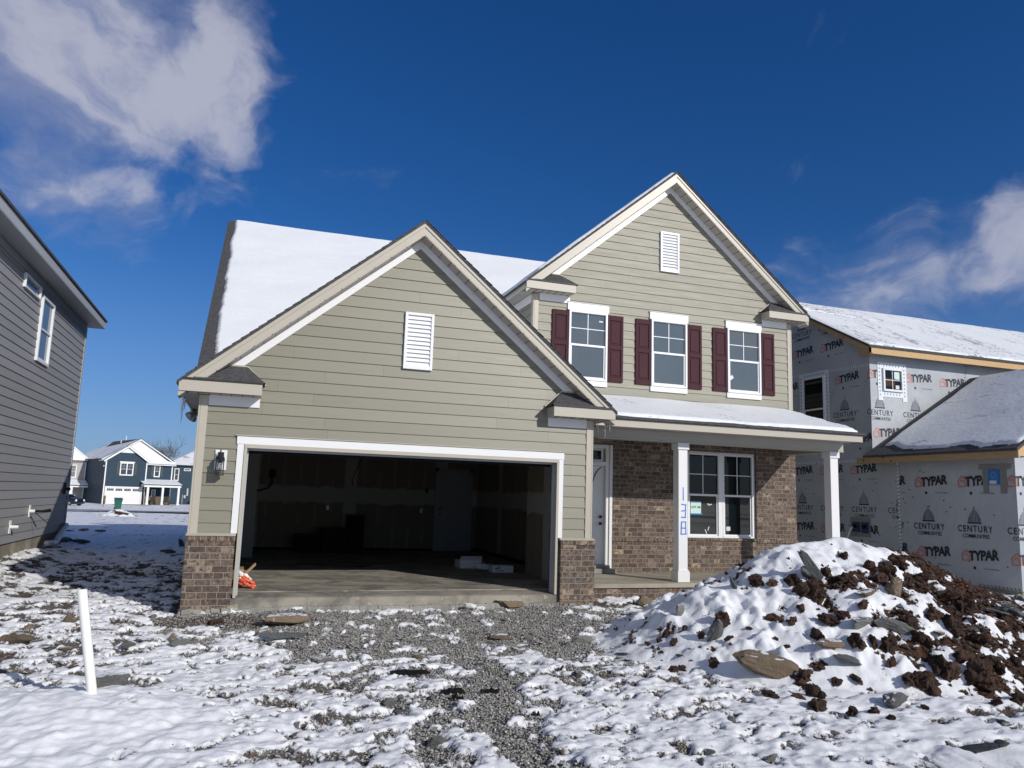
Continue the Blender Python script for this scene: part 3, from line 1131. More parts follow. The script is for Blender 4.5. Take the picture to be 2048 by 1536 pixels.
q = MB(); siding(q, frame((0, 19.2, 0), (-1, 0, 0), (0, 1, 0)), 0.0, 5.75, Z_UP, rect(-12.29, 0.25)); q.build('siding', 'olive_siding', H)
# wall cores behind the boards keep daylight out
q = MB()
q.box(-0.22, 0.38, 0.004, 0.20, 0.0, 2.75); q.box(5.42, 5.97, 0.004, 0.20, 0.0, 2.75); q.box(0.38, 5.42, 0.004, 0.20, 2.16, 2.75)
q.pxz([(-0.22, 2.75), (5.97, 2.75), (XG, ZG - 0.3)], 0.004, 0.1)
q.box(5.9, 12.27, D2 + 0.06, D2 + 0.16, 2.9, 5.75)
q.pxz([(5.9, 5.75), (12.27, 5.75), (XU, ZU - 0.3)], D2 + 0.004, D2 + 0.1)
q.build('wall_core', 'drywall', H)

# corner boards -------------------------------------------------------
for x0, x1, y0, z0, z1 in ((-0.235, -0.135, 0, 0.90, 2.875), (5.885, 5.985, 0, 0.90, 2.875), (5.875, 5.965, D2, 3.70, 5.76), (12.205, 12.295, D2, 3.68, 5.76)):
    q = MB()
    q.box(x0, x1, y0 - 0.026, y0 + 0.002, z0, z1)
    if x0 < 0: q.box(x0 - 0.028, x0 - 0.001, y0 - 0.026, y0 + 0.09, 0.10, z1)
    elif x0 > 12: q.box(x1 + 0.001, x1 + 0.028, y0 - 0.026, y0 + 0.09, z0, z1)
    elif x0 < 5.88: q.box(x0 - 0.028, x0 - 0.001, y0 - 0.026, y0 + 0.09, z0, z1)
    else: q.box(x1 + 0.001, x1 + 0.026, y0 - 0.026, y0 + 0.09, 0.10, z1)
    q.build('corner_board', 'beige_trim', H, bevel=0.003)


# roofs ----------------------------------------------------------------
def gable_roof(xc, h, zp, s, y0, y1, t=0.045):
    q = MB()
    ze = zp - h * s
    q.pxz([(xc - h - 0.03, ze - 0.025), (xc, zp), (xc, zp - t), (xc - h - 0.03, ze - 0.025 - t)], y0, y1)
    q.pxz([(xc + h + 0.03, ze - 0.025), (xc + h + 0.03, ze - 0.025 - t), (xc, zp - t), (xc, zp)], y0, y1)
    # stepped lower edge of the shingle courses along the rake
    n = int(h / 0.115)
    for sg in (-1, 1):
        for i in range(n):
            a, b_ = i * 0.115, (i + 1) * 0.115 - 0.006
            za, zb = zp - a * s, zp - b_ * s
            q.pxz([(xc + sg * a, za + 0.002), (xc + sg * b_, zb + 0.014), (xc + sg * b_, zb + 0.001), (xc + sg * a, za - 0.002)], y0 - 0.012 - 0.004 * (i % 2), y0 + 0.16)
    return q


def rake(parent, xc, h, zp, s, yf, yw, xfr, frieze_w=0.105, zcut=None):
    """beige rake boards, grooved soffit and white frieze of one gable"""
    for sg in (-1, 1):
        ze = zp - h * s
        q = MB()
        q.pxz([(xc, zp - 0.047), (xc + sg * h, ze - 0.047), (xc + sg * h, ze - 0.235), (xc, zp - 0.235 - 0.0)], yf, yf + 0.03)
        q.pxz([(xc, zp - 0.047), (xc + sg * h, ze - 0.047), (xc + sg * h, ze - 0.112), (xc, zp - 0.112)], yf - 0.016, yf - 0.0005)
        q.build('rake_board', 'beige_trim', parent)
        q = MB()
        q.pxz([(xc, zp - 0.236), (xc + sg * h, ze - 0.236), (xc + sg * h, ze - 0.25), (xc, zp - 0.25)], yf + 0.004, yw + 0.01)
        q.build('soffit', 'beige_soffit', parent)
        q = MB()
        z0 = zp - 0.252
        zz = z0 - xfr * s
        zlo = zz - frieze_w * 1.3
        pts = [(xc, z0), (xc + sg * xfr, zz), (xc + sg * (xfr - 0.0), zz - 0.02), (xc + sg * (xfr - frieze_w * 1.3 / s * 0.98), zz - 0.02), (xc, z0 - frieze_w * 1.3)]
        q.pxz(pts, yw - 0.034, yw - 0.002)
        q.build('frieze_board', 'white_trim', parent)


def cornice(parent, xo, sg, yf, yw, z0, z1, ln, xb0, xb1, zt, frieze=True, dark_tail=True):
    """boxed eave return with its own little hipped shingle roof"""
    xi = xo + sg * ln
    q = MB(); q.box(xo, xi, yf - 0.018, yw, z0, z1); q.build('eave_return', 'beige_trim', parent, bevel=0.004)
    q = MB()
    n = int(ln / 0.15)
    for i in range(n):
        x = xo + sg * (0.1 + i * 0.15)
        q.box(x, x + sg * 0.012, yf + 0.02, yw, z0 - 0.004, z0 - 0.001)
    q.box(xo + sg * 0.02, xi - sg * 0.02, yf + 0.012, yf + 0.024, z0 - 0.005, z0 - 0.001)
    q.build('soffit_groove', 'drip_edge', parent)
    q = MB()
    a = (xo + sg * 0.05, yf - 0.03, z1 + 0.02); b_ = (xi + sg * 0.035, yf - 0.03, z1 + 0.02)
    t0 = (xb0, yw - 0.03, zt); t1 = (xb1, yw - 0.03, zt); c_ = (xi + sg * 0.035, yw - 0.02, z1 + 0.02)
    e = (xo + sg * 0.05, yw - 0.02, z1 + 0.02)
    q.add([a, b_, c_, e, t0, t1], [(0, 1, 5, 4), (1, 2, 5), (0, 4, 3), (3, 4, 5, 2), (0, 3, 2, 1)])
    q.build('hip_shingles', 'shingle', parent, recalc=True)
    q = MB()
    q.box(a[0], b_[0], yf - 0.036, yf - 0.01, z1 + 0.001, z1 + 0.024)
    q.box(b_[0] - sg * 0.02, b_[0], yf - 0.036, yw - 0.02, z1 + 0.001, z1 + 0.024)
    q.build('drip_edge', 'drip_edge', parent)
    q = MB()
    q.beam((t0[0], yw - 0.03, zt + 0.008), (t1[0], yw - 0.03, zt + 0.008), 0.02, 0.022)
    q.beam((t1[0], yw - 0.03, zt + 0.008), (c_[0] + sg * 0.02, yw - 0.03, c_[2] - 0.0), 0.02, 0.022)
    q.build('step_flashing', 'beige_trim', parent)
    if frieze:
        q = MB(); q.box(xo + sg * 0.40, xi - sg * 0.015, yw - 0.032, yw - 0.002, z0 - 0.15, z0 - 0.002)
        q.build('frieze_board', 'white_trim', parent)


gable_roof(XG, HG, ZG, S10, -0.335, 6.6).build('garage_roof', 'shingle', H)
rake(H, XG, HG, ZG, S10, -0.30, 0.0, 2.76)
cornice(H, -0.53, 1, -0.30, 0.0, 2.885, 3.05, 1.12, -0.02, 0.37, 3.33)
cornice(H, 6.28, -1, -0.30, 0.0, 2.885, 3.05, 1.12, 5.80, 5.40, 3.33)
gable_roof(XU, HU, ZU, S10, D2 - 0.335, 11.0).build('upper_roof', 'shingle', H)
rake(H, XU, HU, ZU, S10, D2 - 0.30, D2, 2.86)
cornice(H, XU - HU, 1, D2 - 0.30, D2, 5.785, 5.95, 1.10, XU - HU + 0.5, 6.44, 6.22)
cornice(H, XU + HU, -1, D2 - 0.30, D2, 5.785, 5.95, 1.10, XU + HU - 0.5, 11.76, 6.22)
# side eaves: fascia and soffit running back
for x0, x1, xf, z, ya, yb in ((-0.53, -0.25, -0.53, 3.05, 0.0, 2.5), (6.28, 5.98, 6.28, 3.05, 0.0, 0.45), (XU - HU, 5.88, XU - HU, 5.95, D2, 6.6), (XU + HU, 12.29, XU + HU, 5.95, D2, 19.2)):
    sg = -1 if xf < x1 else 1
    q = MB(); q.box(xf, xf - sg * 0.025, ya + 0.001, yb, z - 0.17, z - 0.01); q.build('fascia', 'beige_trim', H)
    q = MB(); q.box(xf - sg * 0.026, x1, ya + 0.001, yb, z - 0.162, z - 0.150); q.build('soffit', 'soffit_plain', H)
q = MB(); q.box(5.845, 5.864, D2 + 0.1, 6.6, 5.60, 5.775); q.build('frieze_board', 'white_trim', H)

# main roof: front and back slopes
SM = 0.72
ZE, YE, YR, ZR = 3.02, 2.39, 10.95, 9.185
q = MB()
for (ya, za), (yb, zb) in (((YE, ZE), (YR, ZR)), ((YR + (YR - YE), ZE), (YR, ZR))):
    q.pyz([(ya, za), (yb, zb), (yb, zb - 0.06), (ya, za - 0.06)], -0.55, 12.60)
q.build('main_roof', 'shingle', H)
q = MB()
for sg in (-1, 1):
    yy = YR + sg * (YR - YE)
    q.pyz([(yy, ZE - 0.062), (YR, ZR - 0.062), (YR, ZR - 0.25), (yy, ZE - 0.25)], -0.53, -0.50)
q.build('rake_board', 'beige_trim', H)
q = MB()
for sg in (-1, 1):
    yy = YR + sg * (YR - YE)
    q.pyz([(yy, ZE - 0.22), (YR, ZR - 0.22), (YR, ZR - 0.235), (yy, ZE - 0.235)], -0.499, -0.25)
q.build('soffit', 'beige_soffit', H)


# snow lying on roofs ---------------------------------------------------
def snow_slab(name, P0, eu, ev, us, vs, thick, mask, mat, parent, seed=0.0, lumpy=0.35):
    """P0 + eu*u + ev*v plane; thickness from mask(u,v) in 0..1"""
    P0 = np.array(P0, float); eu = np.array(eu, float); ev = np.array(ev, float)
    n = np.cross(eu, ev); n /= np.linalg.norm(n)
    if n[2] < 0: n = -n
    UU, VV = np.meshgrid(us, vs)
    m_ = mask(UU, VV)
    t = thick * np.sqrt(np.clip(m_, 0, 1)) * (1 + lumpy * fbm(UU, VV, 0.6, 3, ox=seed)) - 0.012 * (m_ <= 0.001) + 0.001
    co = P0 + UU[..., None] * eu + VV[..., None] * ev + t[..., None] * n
    v = co.reshape(-1, 3)
    ny, nx = UU.shape
    i = np.arange(ny * nx).reshape(ny, nx)
    f = np.stack([i[:-1, :-1], i[:-1, 1:], i[1:, 1:], i[1:, :-1]], -1).reshape(-1, 4)
    keep = (m_.ravel()[f] > 0.0001).any(1)
    f = f[keep]
    if np.cross(eu, ev)[2] < 0:
        f = f[:, ::-1]
    q = MB()
    q.v = v.tolist(); q.f = [tuple(x) for x in f.tolist()]; q.mi = [0] * len(q.f)
    return q.build(name, mat, parent, smooth=True)


def edge(d, r_=0.05):
    return np.clip(d / r_, 0, 1)


k = math.sqrt(1 + SM * SM)
nrm = 1 / k


def m_main(u, v):
    course = np.floor(v / 0.14)
    rnd = np.sin(course * 12.9898) * 43758.5453 % 1.0
    left = 0.20 + 0.035 * fbm(v * 0 + 3.1, v, 0.6, 3) * 2 - 0.03 * np.abs(np.sin(np.pi * v / 0.14)) + 0.03 * rnd
    left = left + 0.06 * (1 - v / 10.7)
    d = np.minimum(u - left, v - 0.25)
    return np.minimum(edge(d, 0.05), edge(10.62 - v, 0.16))


usn = np.concatenate([np.arange(0.05, 0.62, 0.016), np.arange(0.62, 1.2, 0.06), np.arange(1.2, 13.3, 0.25)])
vsn = np.concatenate([np.arange(0.0, 10.4, 0.035), np.arange(10.4, 10.76, 0.02)])
snow_slab('roof_snow', (-0.55, YE, ZE), (1, 0, 0), (0, nrm, SM * nrm), usn, vsn, 0.075, m_main, 'roof_snow', H, 1.0)
q = MB()
k10 = math.sqrt(1 + S10 * S10)


def slope_snow(xc, zp, sg, y0, y1, span, inset_f, thick, name, mat='roof_snow', vlo=0.25, seed=0.0, ln=0.2):
    def mk(u, v):
        fr_ = inset_f + 0.04 * fbm(u * 0 + seed, v, 1.1, 3) * 2
        return edge(np.minimum(u - fr_, np.minimum(span * k10 - 0.02 - v, v - vlo)), 0.05)
    us = np.concatenate([np.arange(0, 0.6, 0.03), np.arange(0.6, y1 - y0, 0.3)])
    vs_ = np.arange(0, span * k10, 0.05)
    x0 = xc + sg * span
    snow_slab(name, (x0, y0, zp - span * S10), (0, 1, 0), (-sg / k10, 0, S10 / k10), us, vs_, thick, mk, mat, H, seed)


slope_snow(XU, ZU, -1, D2 - 0.33, 10.6, HU, 0.05, 0.06, 'roof_snow', vlo=0.35, seed=3)
slope_snow(XG, ZG, -1, -0.33, 6.2, HG, 0.45, 0.05, 'roof_snow', vlo=0.9, seed=5)
slope_snow(XG, ZG, 1, -0.33, 6.2, HG, 0.6, 0.04, 'roof_snow', vlo=0.9, seed=6)

# porch -----------------------------------------------------------------
PX1 = 12.26
q = MB(); q.pyz([(0.37, 3.035), (D2, 3.715), (D2, 3.66), (0.37, 2.995)], 5.99, PX1); q.build('porch_roof', 'shingle', H)
q = MB(); q.box(5.99, PX1 - 0.02, 0.385, 0.395, 2.975, 3.02); q.build('drip_edge', 'drip_edge', H)
q = MB(); q.box(5.99, PX1 - 0.06, 0.40, 0.43, 2.855, 3.0)
q.pyz([(0.40, 2.99), (D2, 3.655), (D2, 3.50), (0.40, 2.855)], PX1 - 0.09, PX1 - 0.06)
q.build('fascia', 'beige_trim', H, bevel=0.003)
q = MB(); q.box(5.99, PX1 - 0.10, 0.431, 0.90, 2.862, 2.876); q.build('soffit', 'soffit_plain', H)
q = MB(); q.box(5.99, 12.135, 0.90, 1.12, 2.70, 2.94); q.box(5.99, 12.135, 0.888, 1.132, 2.672, 2.698)
q.box(11.93, 12.135, 1.121, D2 - 0.02, 2.70, 2.94); q.box(11.918, 12.147, 1.133, D2 - 0.02, 2.672, 2.698)
q.build('porch_beam', 'taupe_trim', H, bevel=0.003)
q = MB(); q.box(5.99, 11.93, 1.12, D2 - 0.12, 2.90, 2.92); q.build('porch_ceiling', 'soffit_plain', H)
q = MB()
q.pyz([(1.121, 2.94), (D2 - 0.02, 2.94), (D2 - 0.02, 3.60), (1.12, 3.12)], 12.10, 12.13); q.build('porch_gable_end', 'taupe_trim', H)


def m_porch(u, v):
    e_ = 0.10 + 0.05 * fbm(u, u * 0, 1.2, 3) * 1.5
    return edge(np.minimum(np.minimum(v - e_, 2.40 - v), np.minimum(u - 0.02, 6.16 - 0.05 * np.sin(v * 9) - u)), 0.06)


kp = math.hypot(D2 - 0.37, 0.68)
snow_slab('roof_snow', (6.0, 0.37, 3.037), (1, 0, 0), (0, (D2 - 0.37) / kp, 0.68 / kp), np.arange(0, 6.3, 0.05), np.arange(0, 2.44, 0.03), 0.05, m_porch, 'melting_roof_snow', H, 8.0)
q = MB(); q.box(5.99, 12.15, 0.70, D2 - 0.10, -0.02, 0.075); q.build('porch_floor', 'porch_concrete', H, bevel=0.006)
q = MB()
q.box(6.045, 12.10, 0.73, 0.83, -0.45, -0.021); q.box(6.03, 12.115, 0.70, 0.729, -0.45, 0.002)
q.box(12.0, 12.10, 0.831, D2, -0.45, -0.021)
q.build('porch_brick_base', 'brick', H)
for xp in (8.33, 11.89):
    q = MB()
    q.box(xp - 0.098, xp + 0.098, 0.902, 1.098, 0.28, 2.58)
    ob = q.build('porch_post', 'white_trim', H, bevel=0.004)
    q = MB(); q.box(xp - 0.128, xp + 0.128, 0.872, 1.128, 0.0755, 0.27); q.box(xp - 0.112, xp + 0.112, 0.888, 1.112, 0.27, 0.30)
    q.build('post_base', 'white_trim', ob, bevel=0.005)
    q = MB(); q.box(xp - 0.125, xp + 0.125, 0.877, 1.123, 2.545, 2.6715)
    q.build('post_cap', 'white_trim', ob, bevel=0.005)

# brick ------------------------------------------------------------------
q = MB()
yb0, yb1 = D2 - 0.10, D2 + 0.05
q.box(7.68, 9.46, yb0, yb1, 0.0, 2.899); q.box(11.23, 12.30, yb0, yb1, 0.0, 2.899)
q.box(9.46, 11.23, yb0, yb1, 0.0, 0.745); q.box(9.46, 11.23, yb0, yb1, 2.66, 2.899)
q.box(5.99, 6.50, yb0, yb1, 0.0, 2.899); q.box(6.50, 7.68, yb0, yb1, 2.69, 2.899)
q.build('brick_wall', 'brick', H)
q = MB(); q.box(7.68, 9.46, yb0 - 0.022, yb0 - 0.001, 0.715, 0.785); q.box(11.23, 12.322, yb0 - 0.022, yb0 - 0.001, 0.715, 0.785)
q.box(9.46, 11.23, yb0 - 0.03, D2 + 0.03, 0.746, 0.80)
q.build('brick_ledge', 'brick_rowlock', H)
for x0, x1 in ((-0.265, 0.385), (5.43, 6.04)):
    q = MB(); q.box(x0, x1, -0.09, 0.12 if x0 < 0 else 0.30, -0.35, 0.80)
    q.box(x0 - 0.004, x1 + 0.004, -0.10, 0.125 if x0 < 0 else 0.305, 0.801, 0.868, 1)
    ob = q.build('brick_pier', ['brick', 'brick_rowlock'], H)
    q = MB(); q.pyz([(-0.115, 0.87), (-0.03, 0.905), (0.0, 0.905), (0.0, 0.87)], x0 - 0.01, x1 + 0.005); q.build('sill_cap', 'beige_trim', ob)
rr = random.Random(5)
for x0, x1, y0_, y1_, n in ((-0.30, 0.40, -0.16, -0.09, 26), (5.42, 6.05, -0.14, -0.09, 20)):
    q = MB()
    q.box(x0 + 0.02, x1 - 0.02, y0_ + 0.045, -0.08, -0.4, -0.17)
    for i in range(n):
        x = rr.uniform(x0 + 0.05, x1 - 0.05); z = rr.uniform(-0.26, -0.15)
        q.box(x - rr.uniform(0.02, 0.07), x + rr.uniform(0.02, 0.07), rr.uniform(y0_, y0_ + 0.03), -0.08, z - 0.03, z + rr.uniform(0.01, 0.04))
    q.build('mortar_droppings', 'footing', H, bevel=0.01)

# garage opening -----------------------------------------------------------
q = MB(); q.box(0.312, 0.408, -0.030, 0.0, 0.905, 2.19); q.box(5.392, 5.425, -0.030, 0.0, 0.905, 2.19)
q.box(5.392, 5.47, -0.032, 0.0, 0.905, 2.19)
q.box(0.30, 5.48, -0.036, 0.0, 2.191, 2.31)
q.build('garage_trim', 'white_trim', H, bevel=0.003)
q = MB(); q.box(0.28, 5.50, -0.055, 0.0, 2.312, 2.325); q.build('drip_cap', 'beige_trim', H)
q = MB(); q.box(0.409, 0.452, -0.045, 0.14, 0.0, 2.135); q.box(5.348, 5.391, -0.045, 0.14, 0.0, 2.135); q.box(0.409, 5.391, -0.045, 0.14, 2.136, 2.190)
q.build('garage_jamb', 'beige_trim', H, bevel=0.003)
q = MB(); q.box(0.453, 5.347, 0.09, 0.13, 2.108, 2.135); q.box(0.453, 0.475, 0.09, 0.13, 0.02, 2.108); q.box(5.325, 5.347, 0.09, 0.13, 0.02, 2.108)
q.build('door_stop', 'grey_trim', H)
q = MB(); q.box(0.475, 5.325, 0.20, 0.24, 2.07, 2.13); q.build('header_track', 'black_box', H)
# slab with its sloped apron and rough front face
q = MB()
q.pyz([(-0.03, -0.50), (-0.03, -0.012), (0.0, 0.0), (0.45, 0.022), (0.451, 0.032), (8.75, 0.035), (8.75, -0.5)], 0.386, 5.44)
q.box(-0.1, 0.385, 0.21, 8.75, -0.5, 0.034); q.box(5.441, 5.965, 0.21, 8.75, -0.5, 0.034); q.box(5.966, 6.75, 2.80, 8.75, -0.5, 0.034)
q.build('garage_slab', 'garage_floor', H)
# footing lip, broken along its lower edge
q = MB()
N_ = 160
for i in range(N_):
    xa = 0.39 + (5.42 - 0.39) * i / N_; xb_ = 0.39 + (5.42 - 0.39) * (i + 1) / N_
    dp = 0.02 + 0.02 * float(fbm(np.array([xa]), np.array([0.0]), 2.0, 4)[0]) + rr.uniform(0, 0.012)
    zt = -0.13 + 0.05 * float(fbm(np.array([xa]), np.array([5.0]), 1.1, 4)[0]) + rr.uniform(-0.006, 0.006)
    q.box(xa, xb_, -0.055 - dp, -0.031, -0.45, zt)
q.build('footing', 'footing', H)
# garage room
q = MB()
q.quad((0.0, 0.2, 0.03), (0.0, 8.7, 0.03), (0.0, 8.7, 2.75), (0.0, 0.2, 2.75))
q.quad((0.0, 8.7, 0.03), (6.58, 8.7, 0.03), (6.58, 8.7, 2.75), (0.0, 8.7, 2.75))
q.quad((6.58, 8.7, 0.03), (6.58, 2.85, 0.03), (6.58, 2.85, 2.75), (6.58, 8.7, 2.75))
q.quad((5.90, 2.85, 0.03), (5.90, 0.2, 0.03), (5.90, 0.2, 2.75), (5.90, 2.85, 2.75))
q.quad((6.58, 2.85, 0.03), (5.90, 2.85, 0.03), (5.90, 2.85, 2.75), (6.58, 2.85, 2.75))
q.quad((0.0, 0.201, 2.6), (6.6, 0.201, 2.6), (6.6, 8.7, 2.6), (0, 8.7, 2.6))
q.build('garage_wall', 'drywall', H)
q = MB(); q.box(0.0, 0.74, 6.35, 6.47, 0.035, 2.6); q.box(0.62, 0.74, 6.471, 8.69, 0.035, 2.6); q.build('closet_wall', 'interior_paint', H)
q = MB(); q.box(0.74, 5.38, 8.66, 8.70, 0.035, 0.10); q.box(6.45, 6.58, 8.66, 8.70, 0.035, 0.1); q.box(6.54, 6.58, 2.9, 8.66, 0.035, 0.12); q.build('curb', 'black_box', H)
# door to the house, with knobs
q = MB(); q.box(5.46, 6.33, 8.655, 8.70, 0.11, 2.16)
dr = q.build('interior_door', 'interior_door', H)
q = MB()
for z0, z1 in ((0.28, 0.95), (1.10, 2.02)):
    for a, b_ in ((5.58, 6.21),):
        q.box(a, b_, 8.646, 8.6545, z0, z1); q.box(a + 0.05, b_ - 0.05, 8.640, 8.6455, z0 + 0.05, z1 - 0.05)
q.build('door_panel', 'interior_door', dr, bevel=0.006)
q = MB()
for z in (1.02, 1.16): q.lathe([(0.012, 0), (0.012, 0.03), (0.028, 0.04), (0.028, 0.06), (0.01, 0.068)], (5.52, 8.655, z), (0, -1, 0), 12)
q.build('door_knob', 'black_metal', dr, smooth=True)
q = MB(); q.box(5.37, 5.455, 8.64, 8.70, 0.05, 2.25); q.box(6.335, 6.42, 8.64, 8.70, 0.05, 2.25); q.box(5.37, 6.42, 8.64, 8.70, 2.165, 2.25); q.box(5.455, 6.335, 8.62, 8.70, 0.04, 0.105)
q.build('door_casing', 'interior_door', dr)
for x, z, y_ in ((2.55, 1.12, 8.7), (5.02, 1.10, 8.7)):
    q = MB(); q.box(x - 0.035, x + 0.035, y_ - 0.01, y_, z - 0.06, z + 0.06); q.build('outlet', 'white_vinyl', H)
q = MB(); q.box(5.11, 5.19, 8.68, 8.70, 1.58, 1.70); q.build('wall_switch', 'black_box', H)
q = MB(); q.box(1.05, 1.20, 8.60, 8.70, 1.85, 2.05); ob = q.build('junction_box', 'black_box', H)
q = MB(); q.tube([(1.12, 8.62, 1.85), (1.13, 8.6, 1.7), (1.05, 8.58, 1.58), (0.9, 8.6, 1.52), (0.78, 8.62, 1.50)], 0.018, 6); q.build('cable', 'black_box', ob, smooth=True)
q = MB()
q.tube([(2.62, 4.6, 2.6), (2.64, 4.6, 2.42), (2.76, 4.6, 2.22), (2.68, 4.6, 2.02), (2.60, 4.6, 1.80), (2.62, 4.6, 1.66)], 0.010, 5)
q.tube([(2.62, 4.6, 2.6), (2.60, 4.62, 2.45), (2.63, 4.6, 2.3)], 0.008, 5)
q.build('hanging_wire', 'black_box', H)

# front door ---------------------------------------------------------------
q = MB(); q.box(6.60, 7.53, D2 - 0.02, D2 + 0.03, 0.235, 2.24); fd = q.build('front_door', 'white_trim', H, bevel=0.003)
q = MB(); q.box(6.52, 6.599, D2 - 0.115, D2 + 0.05, 0.10, 2.685); q.box(7.531, 7.665, D2 - 0.085, D2 + 0.05, 0.10, 2.685); q.box(7.615, 7.679, D2 - 0.115, D2 - 0.086, 0.10, 2.685)
q.box(6.60, 7.53, D2 - 0.085, D2 + 0.05, 2.60, 2.685); q.box(6.60, 7.53, D2 - 0.085, D2 + 0.05, 2.245, 2.33)
q.build('door_casing', 'white_trim', fd, bevel=0.004)
q = MB(); q.box(6.62, 7.51, D2 - 0.02, D2 + 0.01, 2.335, 2.595); q.build('transom_sash', 'white_trim', fd)
q = MB(); q.box(6.68, 7.45, D2 - 0.028, D2 - 0.0205, 2.375, 2.56); q.build('transom_pane', 'lower_glass', fd)
q = MB(); q.box(6.5, 7.70, D2 - 0.30, D2 - 0.03, 0.0755, 0.17); q.box(6.55, 7.62, D2 - 0.17, D2 + 0.03, 0.171, 0.232); q.build('door_sill', 'footing', fd, bevel=0.008)
q = MB()
for z in (1.06, 1.20): q.lathe([(0.016, 0), (0.016, 0.02), (0.032, 0.03), (0.03, 0.055), (0.01, 0.062)], (7.44, D2 - 0.021, z), (0, -1, 0), 14)
q.build('door_knob', 'black_metal', fd, smooth=True)
q = MB()
arc = [(7.50 - 0.30 * math.sin(t), D2 - 0.034, 1.42 + 0.80 * math.cos(t)) for t in np.linspace(0.12, 1.75, 18)]
q.tube(arc, 0.009, 6); q.build('door_lite_edge', 'black_metal', fd, smooth=True)
q = MB(); q.box(6.70, 7.10, D2 - 0.03, D2 - 0.0205, 0.42, 0.95); q.build('door_panel', 'white_trim', fd, bevel=0.008)

# porch window: two units under brick ------------------------------------------
for a, b_ in ((9.50, 10.32), (10.385, 11.19)):
    wn = window(H, FU, a, b_, 0.802, 2.63, 'lower_glass', 'white_vinyl', (2, 2), True, 'porch_window', off=0.03)
    if a < 10:
        q = MB(); q.fbox(FU, 9.60, 9.86, 1.31, 1.57, 0.013, 0.018); ob = q.build('paper_notice', 'paper', wn)
        q = MB(); q.fbox(FU, 9.59, 9.89, 1.295, 1.32, 0.0185, 0.0205); q.fbox(FU, 9.61, 9.85, 1.565, 1.59, 0.0185, 0.0205); q.build('notice_tape', 'blue_flashing', wn)
        q = MB(); put_text(q, FU, text_polys('LOT 138', 0.062, 0.0025), 9.73, 1.45, 0.0195); q.build('notice_text', 'black_print', wn)
        q = MB()
        for (u, v, l_, an) in ((10.05, 1.50, 0.09, 0.3), (10.02, 1.53, 0.07, -0.2), (9.96, 0.98, 0.10, -1.1), (10.03, 0.96, 0.09, 1.2)):
            P, F = [], []; strip2(P, F, (u, v), (u + l_ * math.cos(an), v + l_ * math.sin(an)), 0.02); put_flat(q, FU, P, F, 0.0135, 0)
        q.build('tape_scrap', 'white_card', wn)
    else:
        q = MB(); q.fbox(FU, 10.50, 10.60, 0.96, 1.05, 0.013, 0.015); q.build('sticker', 'white_card', wn)
q = MB(); q.fbox(FU, 10.3205, 10.3845, 0.802, 2.63, -0.02, 0.055); q.fbox(FU, 9.462, 9.4995, 0.802, 2.658, -0.03, 0.045); q.fbox(FU, 11.1905, 11.228, 0.802, 2.658, -0.03, 0.045); q.fbox(FU, 9.4995, 11.1905, 2.6305, 2.658, -0.03, 0.045)
q.build('window_casing', 'white_vinyl', H, bevel=0.003)

# upper windows and shutters ----------------------------------------------------
for i, a in enumerate((6.62, 8.574, 10.516)):
    b_ = a + 0.963
    wn = window(H, FU, a + 0.035, b_ - 0.035, 4.02, 5.50, 'upper_glass', 'white_vinyl', (2, 2), True, 'window', off=0.03)
    q = MB(); q.fbox(FU, a, b_, 5.50, 5.665, 0.0, 0.045); q.fbox(FU, a - 0.012, b_ + 0.012, 5.666, 5.678, 0.0, 0.06); q.build('window_head', 'white_trim', wn, bevel=0.003)
    q = MB(); q.fbox(FU, a + 0.022, b_ - 0.022, 3.905, 4.018, 0.0, 0.04); q.build('window_sill', 'white_trim', wn, bevel=0.003)
    if i == 0:
        q = MB(); q.fbox(FU, 7.36, 7.45, 5.30, 5.33, 0.013, 0.015); q.build('sticker', 'white_card', wn)
    if i == 2:
        q = MB(); P, F = [], []; strip2(P, F, (10.63, 4.34), (10.71, 4.40), 0.08); put_flat(q, FU, P, F, 0.0135, 0); q.build('sticker', 'white_card', wn)
    for s0, s1 in ((a - 0.345, a + 0.030), (b_ - 0.030, b_ + 0.345)):
        q = MB()
        z0, z1, mid = 4.03, 5.475, 4.78
        st = 0.055
        q.fbox(FU, s0, s0 + st, z0, z1, 0.012, 0.046); q.fbox(FU, s1 - st, s1, z0, z1, 0.012, 0.046)
        for a0, a1 in ((z0, z0 + 0.11), (mid - 0.05, mid + 0.05), (z1 - 0.11, z1)): q.fbox(FU, s0 + st, s1 - st, a0, a1, 0.012, 0.046)
        sh = q.build('shutter', 'plum_shutter', H, bevel=0.004)
        for a0, a1 in ((z0 + 0.11, mid - 0.05), (mid + 0.05, z1 - 0.11)):
            q = MB(); q.fbox(FU, s0 + st, s1 - st, a0, a1, 0.012, 0.028); q.fbox(FU, s0 + st + 0.03, s1 - st - 0.03, a0 + 0.035, a1 - 0.035, 0.0281, 0.040)
            q.build('shutter_panel', 'plum_shutter', sh, bevel=0.006)

